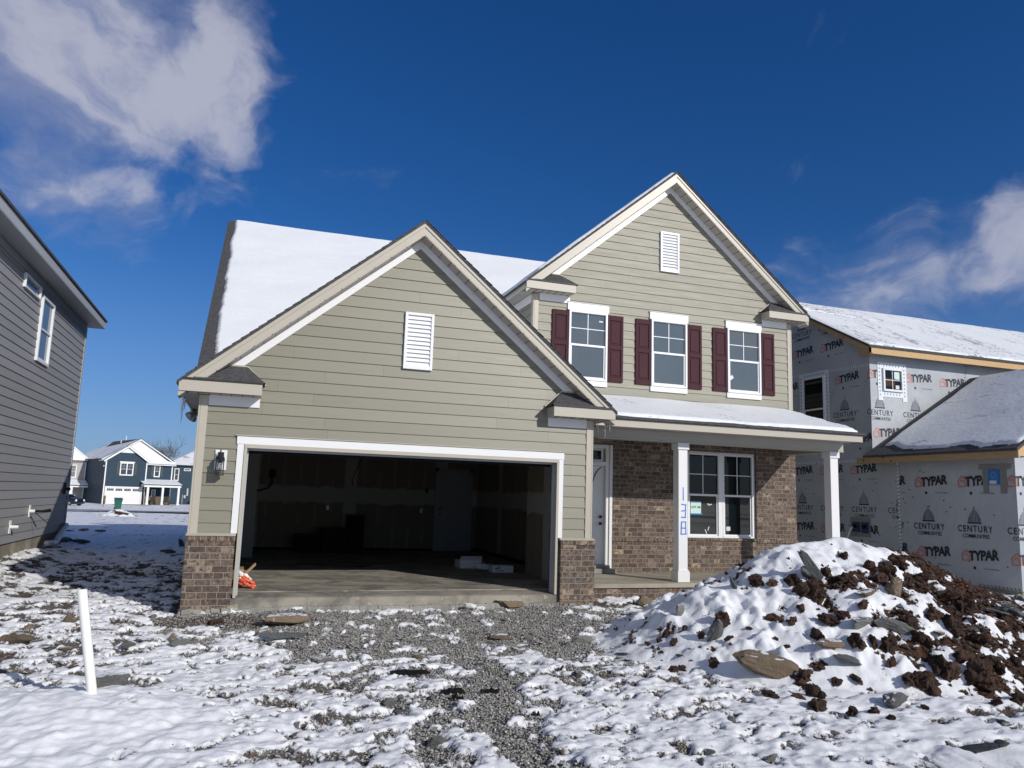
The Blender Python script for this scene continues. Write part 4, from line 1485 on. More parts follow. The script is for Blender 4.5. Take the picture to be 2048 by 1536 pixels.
# gable vents --------------------------------------------------------------------
for fr_, u0, v0 in ((FL, 2.678, 3.505), (FU, 8.83, 6.614)):
    q = MB(); a, b_, c_, d = u0, u0 + 0.471, v0, v0 + 0.921
    q.fbox(fr_, a, a + 0.045, c_, d, 0.0, 0.055); q.fbox(fr_, b_ - 0.045, b_, c_, d, 0.0, 0.055); q.fbox(fr_, a + 0.045, b_ - 0.045, c_, c_ + 0.06, 0.0, 0.055); q.fbox(fr_, a + 0.045, b_ - 0.045, d - 0.045, d, 0.0, 0.055)
    vt = q.build('gable_vent', 'white_vinyl', H, bevel=0.004)
    q = MB()
    n = 12
    for i in range(n):
        z = c_ + 0.06 + (0.921 - 0.105) * i / n
        zz = z + 0.816 / n
        q.add([fr_(a + 0.045, z, 0.050), fr_(b_ - 0.045, z, 0.050), fr_(b_ - 0.045, zz - 0.004, 0.020), fr_(a + 0.045, zz - 0.004, 0.020), fr_(a + 0.045, z, 0.014), fr_(b_ - 0.045, z, 0.014)], [(0, 1, 2, 3), (4, 5, 1, 0)])
    q.build('louver', 'white_vinyl', vt)

# lantern beside the garage ---------------------------------------------------------
lx, lz = 0.095, 1.90
q = MB(); q.box(lx - 0.075, lx + 0.085, -0.035, -0.002, 1.80, 2.09); ln = q.build('wall_lantern', 'white_vinyl', H, bevel=0.004)
q = MB()
yc = -0.145
q.box(lx - 0.035, lx + 0.045, -0.055, -0.0355, 1.93, 2.06)                       # back plate
q.tube([(lx, -0.05, 2.0), (lx, -0.09, 2.055), (lx, yc, 2.045), (lx, yc, 1.97)], 0.011, 8)
q.lathe([(0.008, 0.17), (0.010, 0.12), (0.02, 0.10), (0.055, 0.06), (0.062, 0.04), (0.062, 0.0)], (lx, yc, 1.925), (0, 0, 1), 4)
for dx, dy in ((-1, -1), (1, -1), (1, 1), (-1, 1)):
    q.box(lx + dx * 0.052 - 0.006, lx + dx * 0.052 + 0.006, yc + dy * 0.052 - 0.006, yc + dy * 0.052 + 0.006, 1.735, 1.935)
q.box(lx - 0.064, lx + 0.064, yc - 0.064, yc + 0.064, 1.930, 1.945)
q.box(lx - 0.064, lx + 0.064, yc - 0.064, yc + 0.064, 1.722, 1.736)
q.box(lx - 0.02, lx + 0.02, yc - 0.02, yc + 0.02, 1.905, 1.93)
q.build('lantern_cage', 'black_metal', ln)
q = MB()
q.box(lx - 0.0455, lx + 0.0455, yc - 0.0535, yc - 0.0515, 1.737, 1.929); q.box(lx - 0.0455, lx + 0.0455, yc + 0.0515, yc + 0.0535, 1.737, 1.929)
q.box(lx - 0.0535, lx - 0.0515, yc - 0.0455, yc + 0.0455, 1.737, 1.929); q.box(lx + 0.0515, lx + 0.0535, yc - 0.0455, yc + 0.0455, 1.737, 1.929)
q.build('lantern_glass', 'lantern_glass', ln)
q = MB(); q.lathe([(0.008, 0.0), (0.024, 0.018), (0.03, 0.042), (0.024, 0.062), (0.012, 0.08), (0.012, 0.10)], (lx, yc, 1.805), (0, 0, 1), 14); q.build('bulb', 'bulb_glass', ln, smooth=True)

# flood lamps under the left eave
q = MB()
q.lathe([(0.05, 0.0), (0.05, 0.025)], (-0.262, 0.34, 2.68), (-1, 0, 0), 14)
fl = q.build('floodlight', 'galvanised', H, smooth=False)
for dy, ax in ((-0.06, (-0.75, -0.45, -0.62)), (0.10, (-0.45, 0.55, -0.75))):
    q = MB()
    a = Vector((-0.30, 0.34 + dy * 0.5, 2.66)); axv = Vector(ax).normalized()
    q.tube([(-0.285, 0.34 + dy * 0.3, 2.68), a, a + axv * 0.04], 0.018, 8)
    q.lathe([(0.022, 0.0), (0.03, 0.05), (0.052, 0.09), (0.062, 0.13), (0.058, 0.135), (0.01, 0.137)], a + axv * 0.02, ax, 16)
    q.build('lamp_head', 'galvanised', fl, smooth=True)

# blue tape numerals on the near post: they sit on the post's front
q = MB()
FP = frame((8.33, 0.902, 0), (1, 0, 0), (0, -1, 0))
def tl(a, b_, t=0.02):
    P, F = [], []; strip2(P, F, a, b_, t); put_flat(q, FP, P, F, 0.0025 + 0.0006 * tl.n, 0); tl.n = (tl.n + 1) % 6
tl.n = 0
tl((0.0, 1.83), (0.004, 1.58))
tl((-0.04, 1.51), (0.07, 1.50)); tl((0.055, 1.51), (0.045, 1.26)); tl((-0.045, 1.27), (0.06, 1.265)); tl((-0.04, 1.385), (0.05, 1.395))
tl((-0.035, 1.19), (-0.045, 0.95)); tl((0.05, 1.19), (0.06, 0.95)); tl((-0.045, 1.18), (0.065, 1.185)); tl((-0.05, 1.07), (0.065, 1.065)); tl((-0.055, 0.955), (0.075, 0.96))
for o_ in C.objects:
    if o_.name == 'porch_post': post0 = o_
q.build('tape_numerals', 'blue_tape', post0)
# ------------------------------------------------------------------ grey neighbour on the left
LX = -4.0
lh = thing('house', (-7.5, 6.0, 0.0), 'grey lap-sided house cut off by the left edge, dark eave and two side windows', 'house')
FLH = frame((LX, 0, 0), (0, 1, 0), (1, 0, 0))
WIN = [(6.72, 7.78, 4.12, 5.56), (5.24, 6.48, 5.37, 5.66)]
q = MB(); siding(q, FLH, 0.30, 5.80, 0.12, rect(0.5, 11.68), [(a + .03, b_ - .03, c_ + .03, d - .03) for a, b_, c_, d in WIN]); 
siding(q, frame((0, 0.5, 0), (1, 0, 0), (0, -1, 0)), 0.3, 5.8, 0.12, rect(-12.0, LX))
siding(q, frame((0, 11.70, 0), (-1, 0, 0), (0, 1, 0)), 0.3, 5.8, 0.12, rect(4.0, 12.0))
q.build('siding', 'grey_siding', lh)
q = MB(); q.box(-12.0, LX - 0.06, 0.56, 11.62, 0.3, 5.95); q.build('wall_core', 'grey_siding', lh)
q = MB(); q.box(-12.0, LX - 0.02, 0.53, 11.66, -0.7, 0.30); q.build('foundation', 'foundation', lh)
q = MB(); q.box(LX - 0.08, LX + 0.025, 11.60, 11.72, 0.28, 5.80); q.build('corner_board', 'grey_trim', lh)
q = MB(); q.box(LX - 0.02, LX + 0.03, 0.5, 11.60, 5.70, 5.86); q.build('frieze_board', 'grey_siding', lh)
q = MB(); q.box(LX - 0.01, LX + 0.40, 0.2, 12.02, 5.87, 5.885); q.box(-12.3, LX - 0.01, 11.72, 12.02, 5.87, 5.885); q.build('soffit', 'grey_trim', lh)
q = MB(); q.box(LX + 0.38, LX + 0.405, 0.2, 12.03, 5.886, 6.07); q.box(-12.3, LX + 0.379, 12.005, 12.03, 5.886, 6.07); q.build('fascia', 'grey_trim', lh)
q = MB()
q.prism([(LX + 0.44, 0.15, 6.075), (LX + 0.44, 0.15, 6.125), (-8.2, 0.15, 8.85), (-12.8, 0.15, 6.125), (-12.8, 0.15, 6.075)], (0, 11.93, 0)); q.build('roof', 'shingle', lh)
for a, b_, c_, d in WIN:
    window(lh, FLH, a, b_, c_, d, 'blue_glass', 'white_vinyl', None, d - c_ > 1, 'window', off=0.03, fw=0.07 if d - c_ > 1 else 0.04)
# service stubs low on the wall
for y_, z_, ln_ in ((6.40, 0.62, 0.14), (7.80, 0.90, 0.10)):
    q = MB(); q.box(LX + 0.014, LX + 0.03, y_ - 0.06, y_ + 0.06, z_ - 0.13, z_ + 0.13); ob = q.build('vent_plate', 'pvc', lh)
    q = MB(); q.tube([(LX + 0.03, y_, z_), (LX + 0.03 + ln_, y_, z_)], 0.035, 10); q.build('pipe_stub', 'pvc', ob)
q = MB(); q.tube([(LX + 0.1, 7.80, 0.90), (LX + 0.25, 7.86, 0.90), (LX + 0.42, 7.9, 0.93)], [0.03, 0.025, 0.035], 8); q.tube([(LX + 0.12, 7.8, 0.88), (LX + 0.4, 7.9, 0.62)], 0.008, 5)
q.build('cable', 'black_box', lh)
q = MB(); q.box(LX + 0.02, LX + 0.06, 11.1, 11.35, 1.25, 1.55); q.lathe([(0.03, 0), (0.045, 0.04), (0.045, 0.07), (0.02, 0.08)], (LX + 0.06, 11.22, 1.38), (1, 0, 0), 12); q.build('hose_tap', 'black_metal', lh)
q = MB(); q.tube([(LX + 0.07, 11.55, 0.42), (LX + 0.09, 11.2, 0.32), (LX + 0.12, 10.3, 0.10), (LX + 0.13, 10.1, 0.06)], 0.075, 10); q.tube([(LX + 0.13, 10.15, 0.07), (LX + 0.14, 9.8, 0.06), (LX + 0.16, 9.1, 0.12)], [0.085, 0.08, 0.06], 10); q.build('drain_pipe', 'pvc', lh, smooth=True)

# ------------------------------------------------------------------ wrapped house on the right
RX = 15.8
rh = thing('house', (19.5, 5.0, -0.3), 'unfinished house in printed grey house wrap with raw lumber fascia, right edge', 'house')
FRS = frame((RX, 0, 0), (0, -1, 0), (-1, 0, 0))       # u = -y
YF = 3.9
FRF = frame((0, YF, 0), (1, 0, 0), (0, -1, 0))
FRG = frame((0, 0.0, 0), (1, 0, 0), (0, -1, 0))
ys0 = 0.0
# side wall, front walls
SR = 0.537
ZFe, YFe = 5.735, 3.55
YRr = YFe + (7.9 - ZFe) / SR
q = MB()
q.poly([(RX, 14.5, -0.06), (RX, 3.1, -0.06), (RX, 3.1, 2.85), (RX, YF, 2.85), (RX, YF, 5.80), (RX, YRr, ZFe + SR * (YRr - YFe) - 0.1), (RX, 14.5, 5.0)])
q.quad((RX + 0.004, 3.1, -0.06), (RX + 0.004, 0.0, -0.06), (RX + 0.004, 0.0, 2.75), (RX + 0.004, 3.1, 2.75))
q.quad((RX, YF, 2.6), (27, YF, 2.6), (27, YF, 5.82), (RX, YF, 5.82))
q.quad((RX + 0.004, 0.0, -0.06), (22.8, 0.0, -0.06), (22.8, 0.0, 2.8), (RX + 0.004, 0.0, 2.8))
q.build('house_wrap', 'house_wrap', rh)
q = MB(); q.box(RX + 0.05, 27, YF + 0.05, 14.4, -0.3, 5.7); q.box(RX + 0.05, 22.7, 0.05, YF + 0.04, -0.3, 2.6)
q.pxz([(RX + 0.1, 2.6), (22.7, 2.6), (19.3, 4.6)], 0.3, YF)
q.build('sheathing', 'stained_lumber', rh)
q = MB(); q.box(RX + 0.03, 22.7, 0.03, 14.4, -0.6, -0.061); q.build('foundation', 'foundation', rh)
# taped seams
q = MB()
rr = random.Random(3)
def tape(fr_, u0, v0, u1, v1, wd, n=1, w_=0.002, mi=0):
    P, F = [], []; strip2(P, F, (u0, v0), (u1, v1), wd); put_flat(q, fr_, P, F, w_, mi)
def dashes(fr_, u0, v0, u1, v1, wd, step, w_=0.0035, mi=1, slant=0.5):
    l_ = math.hypot(u1 - u0, v1 - v0); n = int(l_ / step)
    du, dv = (u1 - u0) / l_, (v1 - v0) / l_
    for i in range(n):
        a = (i + 0.2) * step
        P, F = [], []
        strip2(P, F, (u0 + du * a - dv * wd * 0.4, v0 + dv * a + du * wd * 0.4), (u0 + du * (a + step * slant) + dv * wd * 0.4, v0 + dv * (a + step * slant) - du * wd * 0.4), 0.018)
        put_flat(q, fr_, P, F, w_, mi)
tape(FRS, -9.5, 5.42, -3.9, 5.30, 0.05); dashes(FRS, -9.5, 5.42, -3.9, 5.30, 0.05, 0.07)
tape(FRS, -9.5, 2.78, -3.9, 2.78, 0.05); dashes(FRS, -9.5, 2.78, -3.9, 2.78, 0.05, 0.08)
tape(FRS, -3.1, -0.05, -3.1, 2.70, 0.06, w_=0.006); dashes(FRS, -3.1, -0.05, -3.1, 2.70, 0.06, 0.09, w_=0.008)
dashes(FRS, -1.0, -0.03, 0.0, -0.03, 0.05, 0.09, w_=0.008)
dashes(FRF, 19.1, 5.1, 19.2, 5.6, 0.06, 0.08)
q.build('seam_tape', ['pale_tape', 'black_print'], rh)

# printed lettering, straight on the wrap
T1 = text_polys('TYPAR', 0.285, 0.013, 0.93, 0.12, 0.88)
T2 = text_polys('CENTURY', 0.20, 0.002, 1.22, 0, 0.84)
T3 = text_polys('COMMUNITIES', 0.118, 0.001, 1.0, 0, 0.86)
T4 = text_polys('PROTECTION FROM THE ELEMENTS', 0.036, 0.001, 1.0)


def bx(T):
    return min(p[0] for p in T[0]), max(p[0] for p in T[0])


def logo_house(mb, fr_, u, v, w_, bounds):
    P, F = [], []
    t = 0.026
    pts = [(-0.10, -0.11), (-0.11, 0.03), (0.0, 0.13), (0.10, 0.05), (0.095, -0.09)]
    for a, b_ in zip(pts, pts[1:] + pts[:1]): strip2(P, F, a, b_, t)
    for a, b_ in (((-0.055, 0.0), (0.0, 0.05)), ((0.0, 0.05), (0.05, 0.005)), ((0.05, 0.005), (0.045, -0.05))): strip2(P, F, a, b_, t * 0.8)
    # flat overlaps of one colour are harmless only if they do not share a plane
    for i, f in enumerate(F):
        put_flat(mb, fr_, [(u + P[j][0], v + P[j][1]) for j in f], [(0, 1, 2, 3)], w_ + 0.0005 * i, 1, bounds)


def logo(fn):
    def run(mb, *a, **k):
        m_ = MB(); fn(m_, *a, **k)
        if m_.f: m_.build('printed_logo', ['black_print', 'red_print', 'navy_print'], rh)
    return run


@logo
def typar(mb, fr_, u, v, w_=0.003, bounds=None, mir=1):
    logo_house(mb, fr_, u - 0.33, v, w_, bounds)
    put_text(mb, fr_, T1, u + 0.09, v + 0.02, w_, R(5), 1, 0, bounds)
    P, F = [], []; strip2(P, F, (-0.16, 0), (-0.10, 0), 0.06); put_flat(mb, fr_, [(u + a, v - 0.25 + b_) for a, b_ in P], F, w_, 0, bounds)
    put_text(mb, fr_, T4, u + 0.28, v - 0.25, w_, 0, 0.62, 0, bounds)


@logo
def century(mb, fr_, u, v, w_=0.003, bounds=None):
    put_text(mb, fr_, T2, u, v, w_, 0, 1, 0, bounds)
    put_text(mb, fr_, T3, u + 0.02, v - 0.155, w_, 0, 1, 0, bounds)
    P, F = [], []
    for i in range(-4, 5):
        h = (0.34, 0.255, 0.225, 0.18, 0.11)[abs(i)]
        x = i * 0.036
        top = x * 0.93
        strip2(P, F, (x, 0.16), (top, 0.16 + h), 0.012 + 0.004 * (abs(i) > 2))
    put_flat(mb, fr_, [(u + a, v + b_) for a, b_ in P], F, w_, 2, bounds)
    P, F = [], []; strip2(P, F, (-0.175, 0.138), (0.175, 0.138), 0.034); put_flat(mb, fr_, [(u + a, v + b_) for a, b_ in P], F, w_, 2, bounds)


q = MB()
lower_l = (-14.4, -3.13, -0.05, 2.78)
for u in (-4.25, -5.43, -6.62):
    typar(q, FRS, u, 2.54, bounds=lower_l); typar(q, FRS, u, 0.95, bounds=lower_l)
for u in (-3.03, -4.26, -5.44, -6.62): century(q, FRS, u, 1.50, bounds=lower_l)
lower_r = (-3.07, 0.0, -0.05, 2.75)
for u in (-3.35, -2.15, -0.95, 0.25):
    typar(q, FRS, u, 2.20, 0.008, lower_r); typar(q, FRS, u, 0.57, 0.008, lower_r)
for u in (-3.40, -2.25, -1.03, 0.18): century(q, FRS, u, 1.16, 0.008, lower_r)
up = (-9.8, -3.9, 2.82, 8.0, -4.4, 6.1, 0.537, 1.0)
for u in (-4.74, -5.95, -7.15, -3.55): typar(q, FRS, u, 5.00 + 0.03, bounds=up)
for u in (-5.28, -6.48, -4.1): typar(q, FRS, u, 6.02, bounds=up)
for u in (-4.84, -6.0, -3.61): century(q, FRS, u, 4.05, bounds=up)
for u in (-6.50, -5.35): century(q, FRS, u, 6.60, bounds=up)
typar(q, FRS, -4.2, 3.35, bounds=(-9.8, -3.9, 2.82, 8.0)); typar(q, FRS, -5.4, 3.35, bounds=(-9.8, -3.9, 2.82, 8.0))
q = MB()
fb = (RX, 27, 2.8, 5.8)
typar(q, FRF, 17.45, 5.03, bounds=fb); typar(q, FRF, 18.64, 5.00, bounds=(RX, 19.1, 2.8, 5.8)); typar(q, FRF, 19.85, 4.98, bounds=(19.25, 27, 2.8, 5.8, 19.2, 5.12, 0.0, -1.0) if False else (19.25, 27, 4.8, 5.8)); typar(q, FRF, 16.15, 5.05, bounds=(RX, 16.10, 2.8, 5.8))
century(q, FRF, 16.09, 4.03, bounds=fb); century(q, FRF, 17.30, 4.03, bounds=fb); typar(q, FRF, 16.3, 3.50, bounds=(RX, 16.75, 2.8, 5.8))
fb2 = (RX + 0.004, 22.7, -0.05, 2.75)
q = MB()
for u in (16.05, 17.25, 18.45): typar(q, FRG, u, 2.2, 0.003, fb2); typar(q, FRG, u, 0.57, 0.003, fb2); century(q, FRG, u - 0.07, 1.16, 0.003, fb2)
# staples
q = MB()
for i in range(150):
    y_, z_ = rr.uniform(0.1, 9), rr.uniform(0.1, 5.2)
    if y_ < YF and z_ > 2.6: continue
    q.fbox(FRS, -y_ - 0.012, -y_ + 0.012, z_ - 0.012, z_ + 0.012, 0.004, 0.010)
q.build('cap_nails', 'black_print', rh)

# windows of the wrapped house
ws = window(rh, FRS, -6.47, -5.56, 3.35, 5.24, 'lower_glass', 'white_vinyl', None, True, 'window', off=0.03, fw=0.05)
wf = window(rh, FRF, 16.20, 16.87, 4.62, 5.24, 'lower_glass', 'white_vinyl', (2, 2), False, 'window', off=0.03, fw=0.055)
q = MB(); q.fbox(FRF, 16.60, 16.78, 4.96, 5.16, 0.013, 0.015); q.build('sticker', 'paper', wf)
q = MB(); q.fbox(FRF, 16.28, 16.62, 4.76, 4.98, 0.013, 0.015); q.build('product_label', 'clay_clod', wf)
q = MB(); q.fbox(FRF, 16.64, 16.76, 4.70, 4.80, 0.013, 0.015); q.build('sticker', 'white_card', wf)
for fr_, u0, u1, v0, v1, par in ((FRF, 16.20, 16.87, 4.62, 5.24, wf), (FRS, -6.47, -5.56, 3.35, 5.24, ws)):
    q = MB()
    e = 0.15
    q.fbox(fr_, u0 - e, u0, v0 - e - 0.1, v1 + e, 0.004, 0.012); q.fbox(fr_, u1, u1 + e, v0 - e - 0.1, v1 + e, 0.004, 0.012)
    q.fbox(fr_, u0, u1, v1, v1 + e, 0.004, 0.011); q.fbox(fr_, u0, u1, v0 - e, v0, 0.004, 0.011)
    q.build('flashing_tape', 'pale_tape', par)
    q = MB()
    for i in range(int((v1 - v0 + 0.3) / 0.10)):
        z = v0 - 0.12 + i * 0.10
        for uu in (u0 - e * 0.6, u1 + e * 0.45): q.fbox(fr_, uu - 0.02, uu + 0.02, z, z + 0.045, 0.0125, 0.0135)
    for i in range(int((u1 - u0) / 0.10)):
        uu = u0 + 0.05 + i * 0.10
        q.fbox(fr_, uu, uu + 0.03, v1 + 0.04, v1 + 0.10, 0.0115, 0.0125); q.fbox(fr_, uu, uu + 0.03, v0 - 0.10, v0 - 0.04, 0.0115, 0.0125)
    q.build('tape_print', 'galvanised', par)

# roofs of the wrapped house
q = MB()
for yy, sgn in ((YFe - 0.02, 1), (2 * YRr - YFe + 0.02, -1)):
    q.pyz([(yy, ZFe - 0.01), (YRr, 7.9), (YRr, 7.85), (yy, ZFe - 0.06)], 15.47, 27.5)
q.build('roof', 'shingle', rh)
q = MB(); q.box(15.5, 27.5, YFe, YFe + 0.04, ZFe - 0.22, ZFe - 0.062); q.build('fascia', 'fresh_lumber', rh)
q = MB()
for sgn in (1, -1):
    yy = YRr - sgn * (YRr - YFe)
    q.pyz([(yy, ZFe - 0.065), (YRr, 7.845), (YRr, 7.70), (yy, ZFe - 0.21)], 15.5, 15.54)
q.build('rake_board', 'stained_lumber', rh)
q = MB()
for i in range(20):
    x = 15.75 + i * 0.6
    q.pyz([(YFe + 0.041, ZFe - 0.20), (YF + 0.02, ZFe - 0.12), (YF + 0.02, ZFe - 0.02), (YFe + 0.041, ZFe - 0.08)], x, x + 0.045)
q.build('rafter_tail', 'lumber_dark', rh)
q = MB(); q.pyz([(YFe + 0.045, ZFe - 0.215), (YF + 0.1, ZFe - 0.215), (YF + 0.1, ZFe + 0.08), (YFe + 0.045, ZFe - 0.08)], 15.545, 15.79); q.build('eave_block', 'stained_lumber', rh)


def m_rr(u, v):
    lv = 0.06 + 0.02 * fbm(u, u * 0, 0.8, 3)
    d = np.minimum(np.minimum(v - lv, kk - 0.02 - v), u - 0.06)
    bare = np.abs(v - (kk * 0.80 - 0.17 * u)) - (0.14 - 0.05 * u) + 0.10 * fbm(u, v, 1.3, 4)
    bare = np.where(u < 3.0, bare, 1.0)
    return np.minimum(edge(d, 0.06), edge(bare, 0.10))


kk = math.hypot(YRr - YFe, 7.9 - ZFe)
snow_slab('roof_snow', (15.5, YFe, ZFe - 0.01), (1, 0, 0), (0, (YRr - YFe) / kk, (7.9 - ZFe) / kk), np.arange(0, 12, 0.08), np.arange(0, kk, 0.045), 0.05, m_rr, 'thin_roof_snow', rh, 12.0)
# cross gable further right on the same roof
q = MB(); q.prism([(24.0, 4.6, 6.3), (26.6, 4.6, 7.95), (29.2, 4.6, 6.3)], (0, 3.4, 0)); q.build('cross_gable', 'thin_roof_snow', rh)

# garage roof of the wrapped house: ridge runs front to back
SG_ = 0.607
XE, ZGE = 15.5, 2.90
XR_, ZR_ = 19.3, 2.90 + SG_ * (19.3 - 15.5)
q = MB()
q.pxz([(XE - 0.03, ZGE - 0.02), (XR_, ZR_), (XR_, ZR_ - 0.05), (XE - 0.03, ZGE - 0.07)], -0.33, YF - 0.002)
q.pxz([(2 * XR_ - XE, ZGE - 0.02), (XR_, ZR_), (XR_, ZR_ - 0.05), (2 * XR_ - XE, ZGE - 0.07)], -0.33, YF - 0.002)
q.build('garage_roof', 'shingle', rh)
q = MB(); q.box(XE, XE + 0.04, -0.30, YF + 0.25, ZGE - 0.225, ZGE - 0.07); q.build('fascia', 'stained_lumber', rh)
q = MB()
q.pxz([(XE + 0.0, ZGE - 0.07), (XR_, ZR_ - 0.055), (XR_, ZR_ - 0.24), (XE, ZGE - 0.225)], -0.33, -0.301)
q.pxz([(2 * XR_ - XE, ZGE - 0.07), (XR_, ZR_ - 0.055), (XR_, ZR_ - 0.24), (2 * XR_ - XE, ZGE - 0.225)], -0.33, -0.301)
q.build('rake_board', 'fresh_lumber', rh)
q = MB(); q.box(XE + 0.041, RX, -0.29, YF, ZGE - 0.20, ZGE - 0.18); q.build('soffit', 'lumber_dark', rh)
q = MB(); q.pxz([(RX, 2.8), (22.8, 2.8), (XR_, ZR_ - 0.1)], -0.001, 0.02); q.build('gable_wrap', 'house_wrap', rh)


def m_rg(u, v):
    # u from the wall forwards, v up the slope
    valley = 0.30 + 0.03 * fbm(v, v * 0, 1.2, 3) * 2
    lv = 0.45 + 0.10 * fbm(u, u * 0, 1.3, 4) * 2 - 0.25 * sst(u, 0.2, 2.0)
    return edge(np.minimum(np.minimum(u - valley, v - lv), 4.15 - u), 0.07)


kg = math.hypot(1, SG_)
snow_slab('roof_snow', (XE, YF, ZGE), (0, -1, 0), (1 / kg, 0, SG_ / kg), np.arange(0, 4.23, 0.05), np.arange(0, 3.8 * kg, 0.05), 0.045, m_rg, 'melting_roof_snow', rh, 21.0)
# blue sill box and twin meter boxes
q = MB(); q.fbox(FRS, -0.62, -0.36, 2.14, 2.46, 0.01, 0.03); fb_ = q.build('flashing_panel', 'blue_flashing', rh)
q = MB(); q.fbox(FRS, -0.58, -0.42, 2.155, 2.225, 0.031, 0.034); q.build('sticker', 'white_card', fb_)
q = MB(); P, F = [], []
for i in range(10): strip2(P, F, (-0.49 + 0.05 * math.cos(i * .628), 2.34 + 0.06 * math.sin(i * .628)), (-0.49 + 0.05 * math.cos((i + 1) * .628), 2.34 + 0.06 * math.sin((i + 1) * .628)), 0.012)
put_flat(q, FRS, P, F, 0.032, 0); q.build('panel_mark', 'red_print', fb_)
q = MB(); q.fbox(FRS, -0.76, -0.63, 1.95, 2.55, 0.009, 0.012); q.fbox(FRS, -0.35, -0.20, 1.95, 2.55, 0.009, 0.012); q.fbox(FRS, -0.85, -0.1, 2.47, 2.58, 0.009, 0.013); q.build('flashing_tape', 'galvanised', fb_)
q = MB(); q.fbox(FRS, -4.75, -4.05, 0.80, 1.30, 0.006, 0.012); mb_ = q.build('meter_board', 'galvanised', rh)
q = MB(); q.fbox(FRS, -4.66, -4.42, 0.92, 1.18, 0.013, 0.04); q.fbox(FRS, -4.34, -4.12, 0.90, 1.18, 0.013, 0.04); q.build('outlet_box', 'navy_plastic', mb_)
q = MB()
q.tube([(RX - 0.04, 4.56, 1.08), (RX - 0.12, 4.62, 1.0), (RX - 0.15, 4.75, 0.7), (RX - 0.15, 4.85, 0.3), (RX - 0.14, 4.9, -0.1)], 0.025, 8)
q.build('cable', 'white_plastic', mb_, smooth=True)
q = MB(); q.lathe([(0.05, 0), (0.05, 0.06)], (RX - 0.04, 4.55, 1.07), (-1, 0, 0), 10); q.lathe([(0.05, 0), (0.05, 0.06)], (RX - 0.04, 4.22, 1.07), (-1, 0, 0), 10); q.build('grommet', 'black_box', mb_)
from mathutils import noise as mnoise
# ------------------------------------------------------------------ heap of soil and rock in front of the porch
MPX = [4.3, 4.8, 5.2, 5.8, 6.63, 7.1, 7.6, 8.1, 8.5, 8.9, 9.57, 10.2, 11.0, 11.7, 12.3, 13.0]
MPZ = [-.12, -.06, .12, .42, .72, .95, 1.17, 1.26, 1.28, 1.27, 1.17, .93, .62, .28, .04, -.10]
MYC = -2.9


def mound_prof(x, y):
    hp = np.interp(x, MPX, MPZ)
    hp = hp + 0.0
    wf = 1.0 + 1.95 * np.clip(hp, 0, 1.3) / 1.3
    wf = np.interp(x, [4.5, 5.3, 6.2, 8, 10, 12.5], [0.5, 1.1, 2.1, 2.8, 2.75, 2.3])
    wb = np.interp(x, [4.5, 6, 8, 10, 12.5], [0.6, 1.6, 2.2, 2.3, 1.8])
    t = np.where(y < MYC, (MYC - y) / wf, (y - MYC) / wb)
    g_ = np.clip(1 - np.abs(t) ** 1.35, 0, 1)
    g_ = g_ * 0.85 + 0.15 * np.clip(1 - np.abs(t), 0, 1)
    foot = 0.16 * np.exp(-np.clip(np.abs(t) - 0.8, 0, 9) * 5) * sst(x, 5.2, 6.6) * (1 - sst(x, 11.5, 13))
    return np.maximum(hp, -0.1) * g_ + foot * 0.5 - 0.10 * sst(np.abs(t), 1.0, 1.35)


def mound_cover(x, y):
    n = 0.62 * fbm(x, y * 1.1, 1.7, 4, 0.55, ox=13) + 0.85 * fbm(x, y, 3.9, 4, 0.62, ox=15)
    h = mound_prof(x, y)
    b_ = 0.34 - 0.47 * sst(x + 0.45 * (y + 3.5), 6.2, 8.6) - 0.15 * sst(x, 9.2, 10.2) + 0.75 * sst(h, 0.95, 1.2) * (1 - sst(x, 8.9, 9.6))
    b_ = b_ + 0.25 * (1 - sst(x, 6.6, 7.8)) + 0.22 * sst(y, -2.9, -1.5)
    b_ = b_ - 0.22 * (1 - sst(np.hypot((x - 9.7) / 1.2, (y + 3.2) / 1.4), 0.5, 1.2))
    b_ = b_ - 0.15 * (1 - sst(x, 4.6, 5.6)) - 0.10 * (1 - sst(h, 0.03, 0.22))
    return n + b_


def mound_h(x, y):
    x = np.asarray(x, float); y = np.asarray(y, float)
    h = mound_prof(x, y)
    cv = mound_cover(x, y)
    s = sst(cv, -0.05, 0.25)
    hh = np.clip(h / 0.5, 0, 1)
    rid = 1 - np.abs(fbm(x, y, 2.6, 4, 0.55, ox=17)) * 2.2
    z = ground_base(x, y) + h + hh * (0.055 * rid * (1 - 0.55 * s) + 0.10 * fbm(x, y, 1.1, 3, 0.5, ox=19) + 0.045 * s + 0.035 * fbm(x, y, 7, 3, 0.6, ox=23) * (1.1 - s))
    z = z + 0.03 * fbm(x, y, 4.0, 3, ox=29)
    lump = np.maximum(0, fbm(x, y, 3.4, 3, 0.5, ox=47)) * (1 - sst(x, 6.5, 8.5)) * sst(hh, 0.05, 0.5)
    z = z + 0.16 * lump
    return z


mx = axis([(3.6, 13.2, 0.026)]); my = axis([(-6.4, -3.6, 0.026), (-3.6, -0.2, 0.034)])
MX, MY = np.meshgrid(mx, my)
mz = mound_h(MX, MY)
mo = grid_mesh('dirt_mound', MX, MY, mz, 'mound_cover', {'cover': mound_cover(MX, MY)})
tag(mo, 'large mound of reddish-brown soil half covered in snow in front of the porch', 'dirt mound')


def surf_a(x, y):
    z = ground_h(x, y)
    m_ = (x > 3.6) & (x < 13.2) & (y > -6.4) & (y < -0.2)
    if m_.any():
        z = z.copy()
        z[m_] = np.maximum(z[m_], mound_h(x[m_], y[m_]))
    return z


def surf(x, y):
    return float(surf_a(np.array([float(x)]), np.array([float(y)]))[0])


CAM = Vector((0.4324, -11.9895, 1.5585))


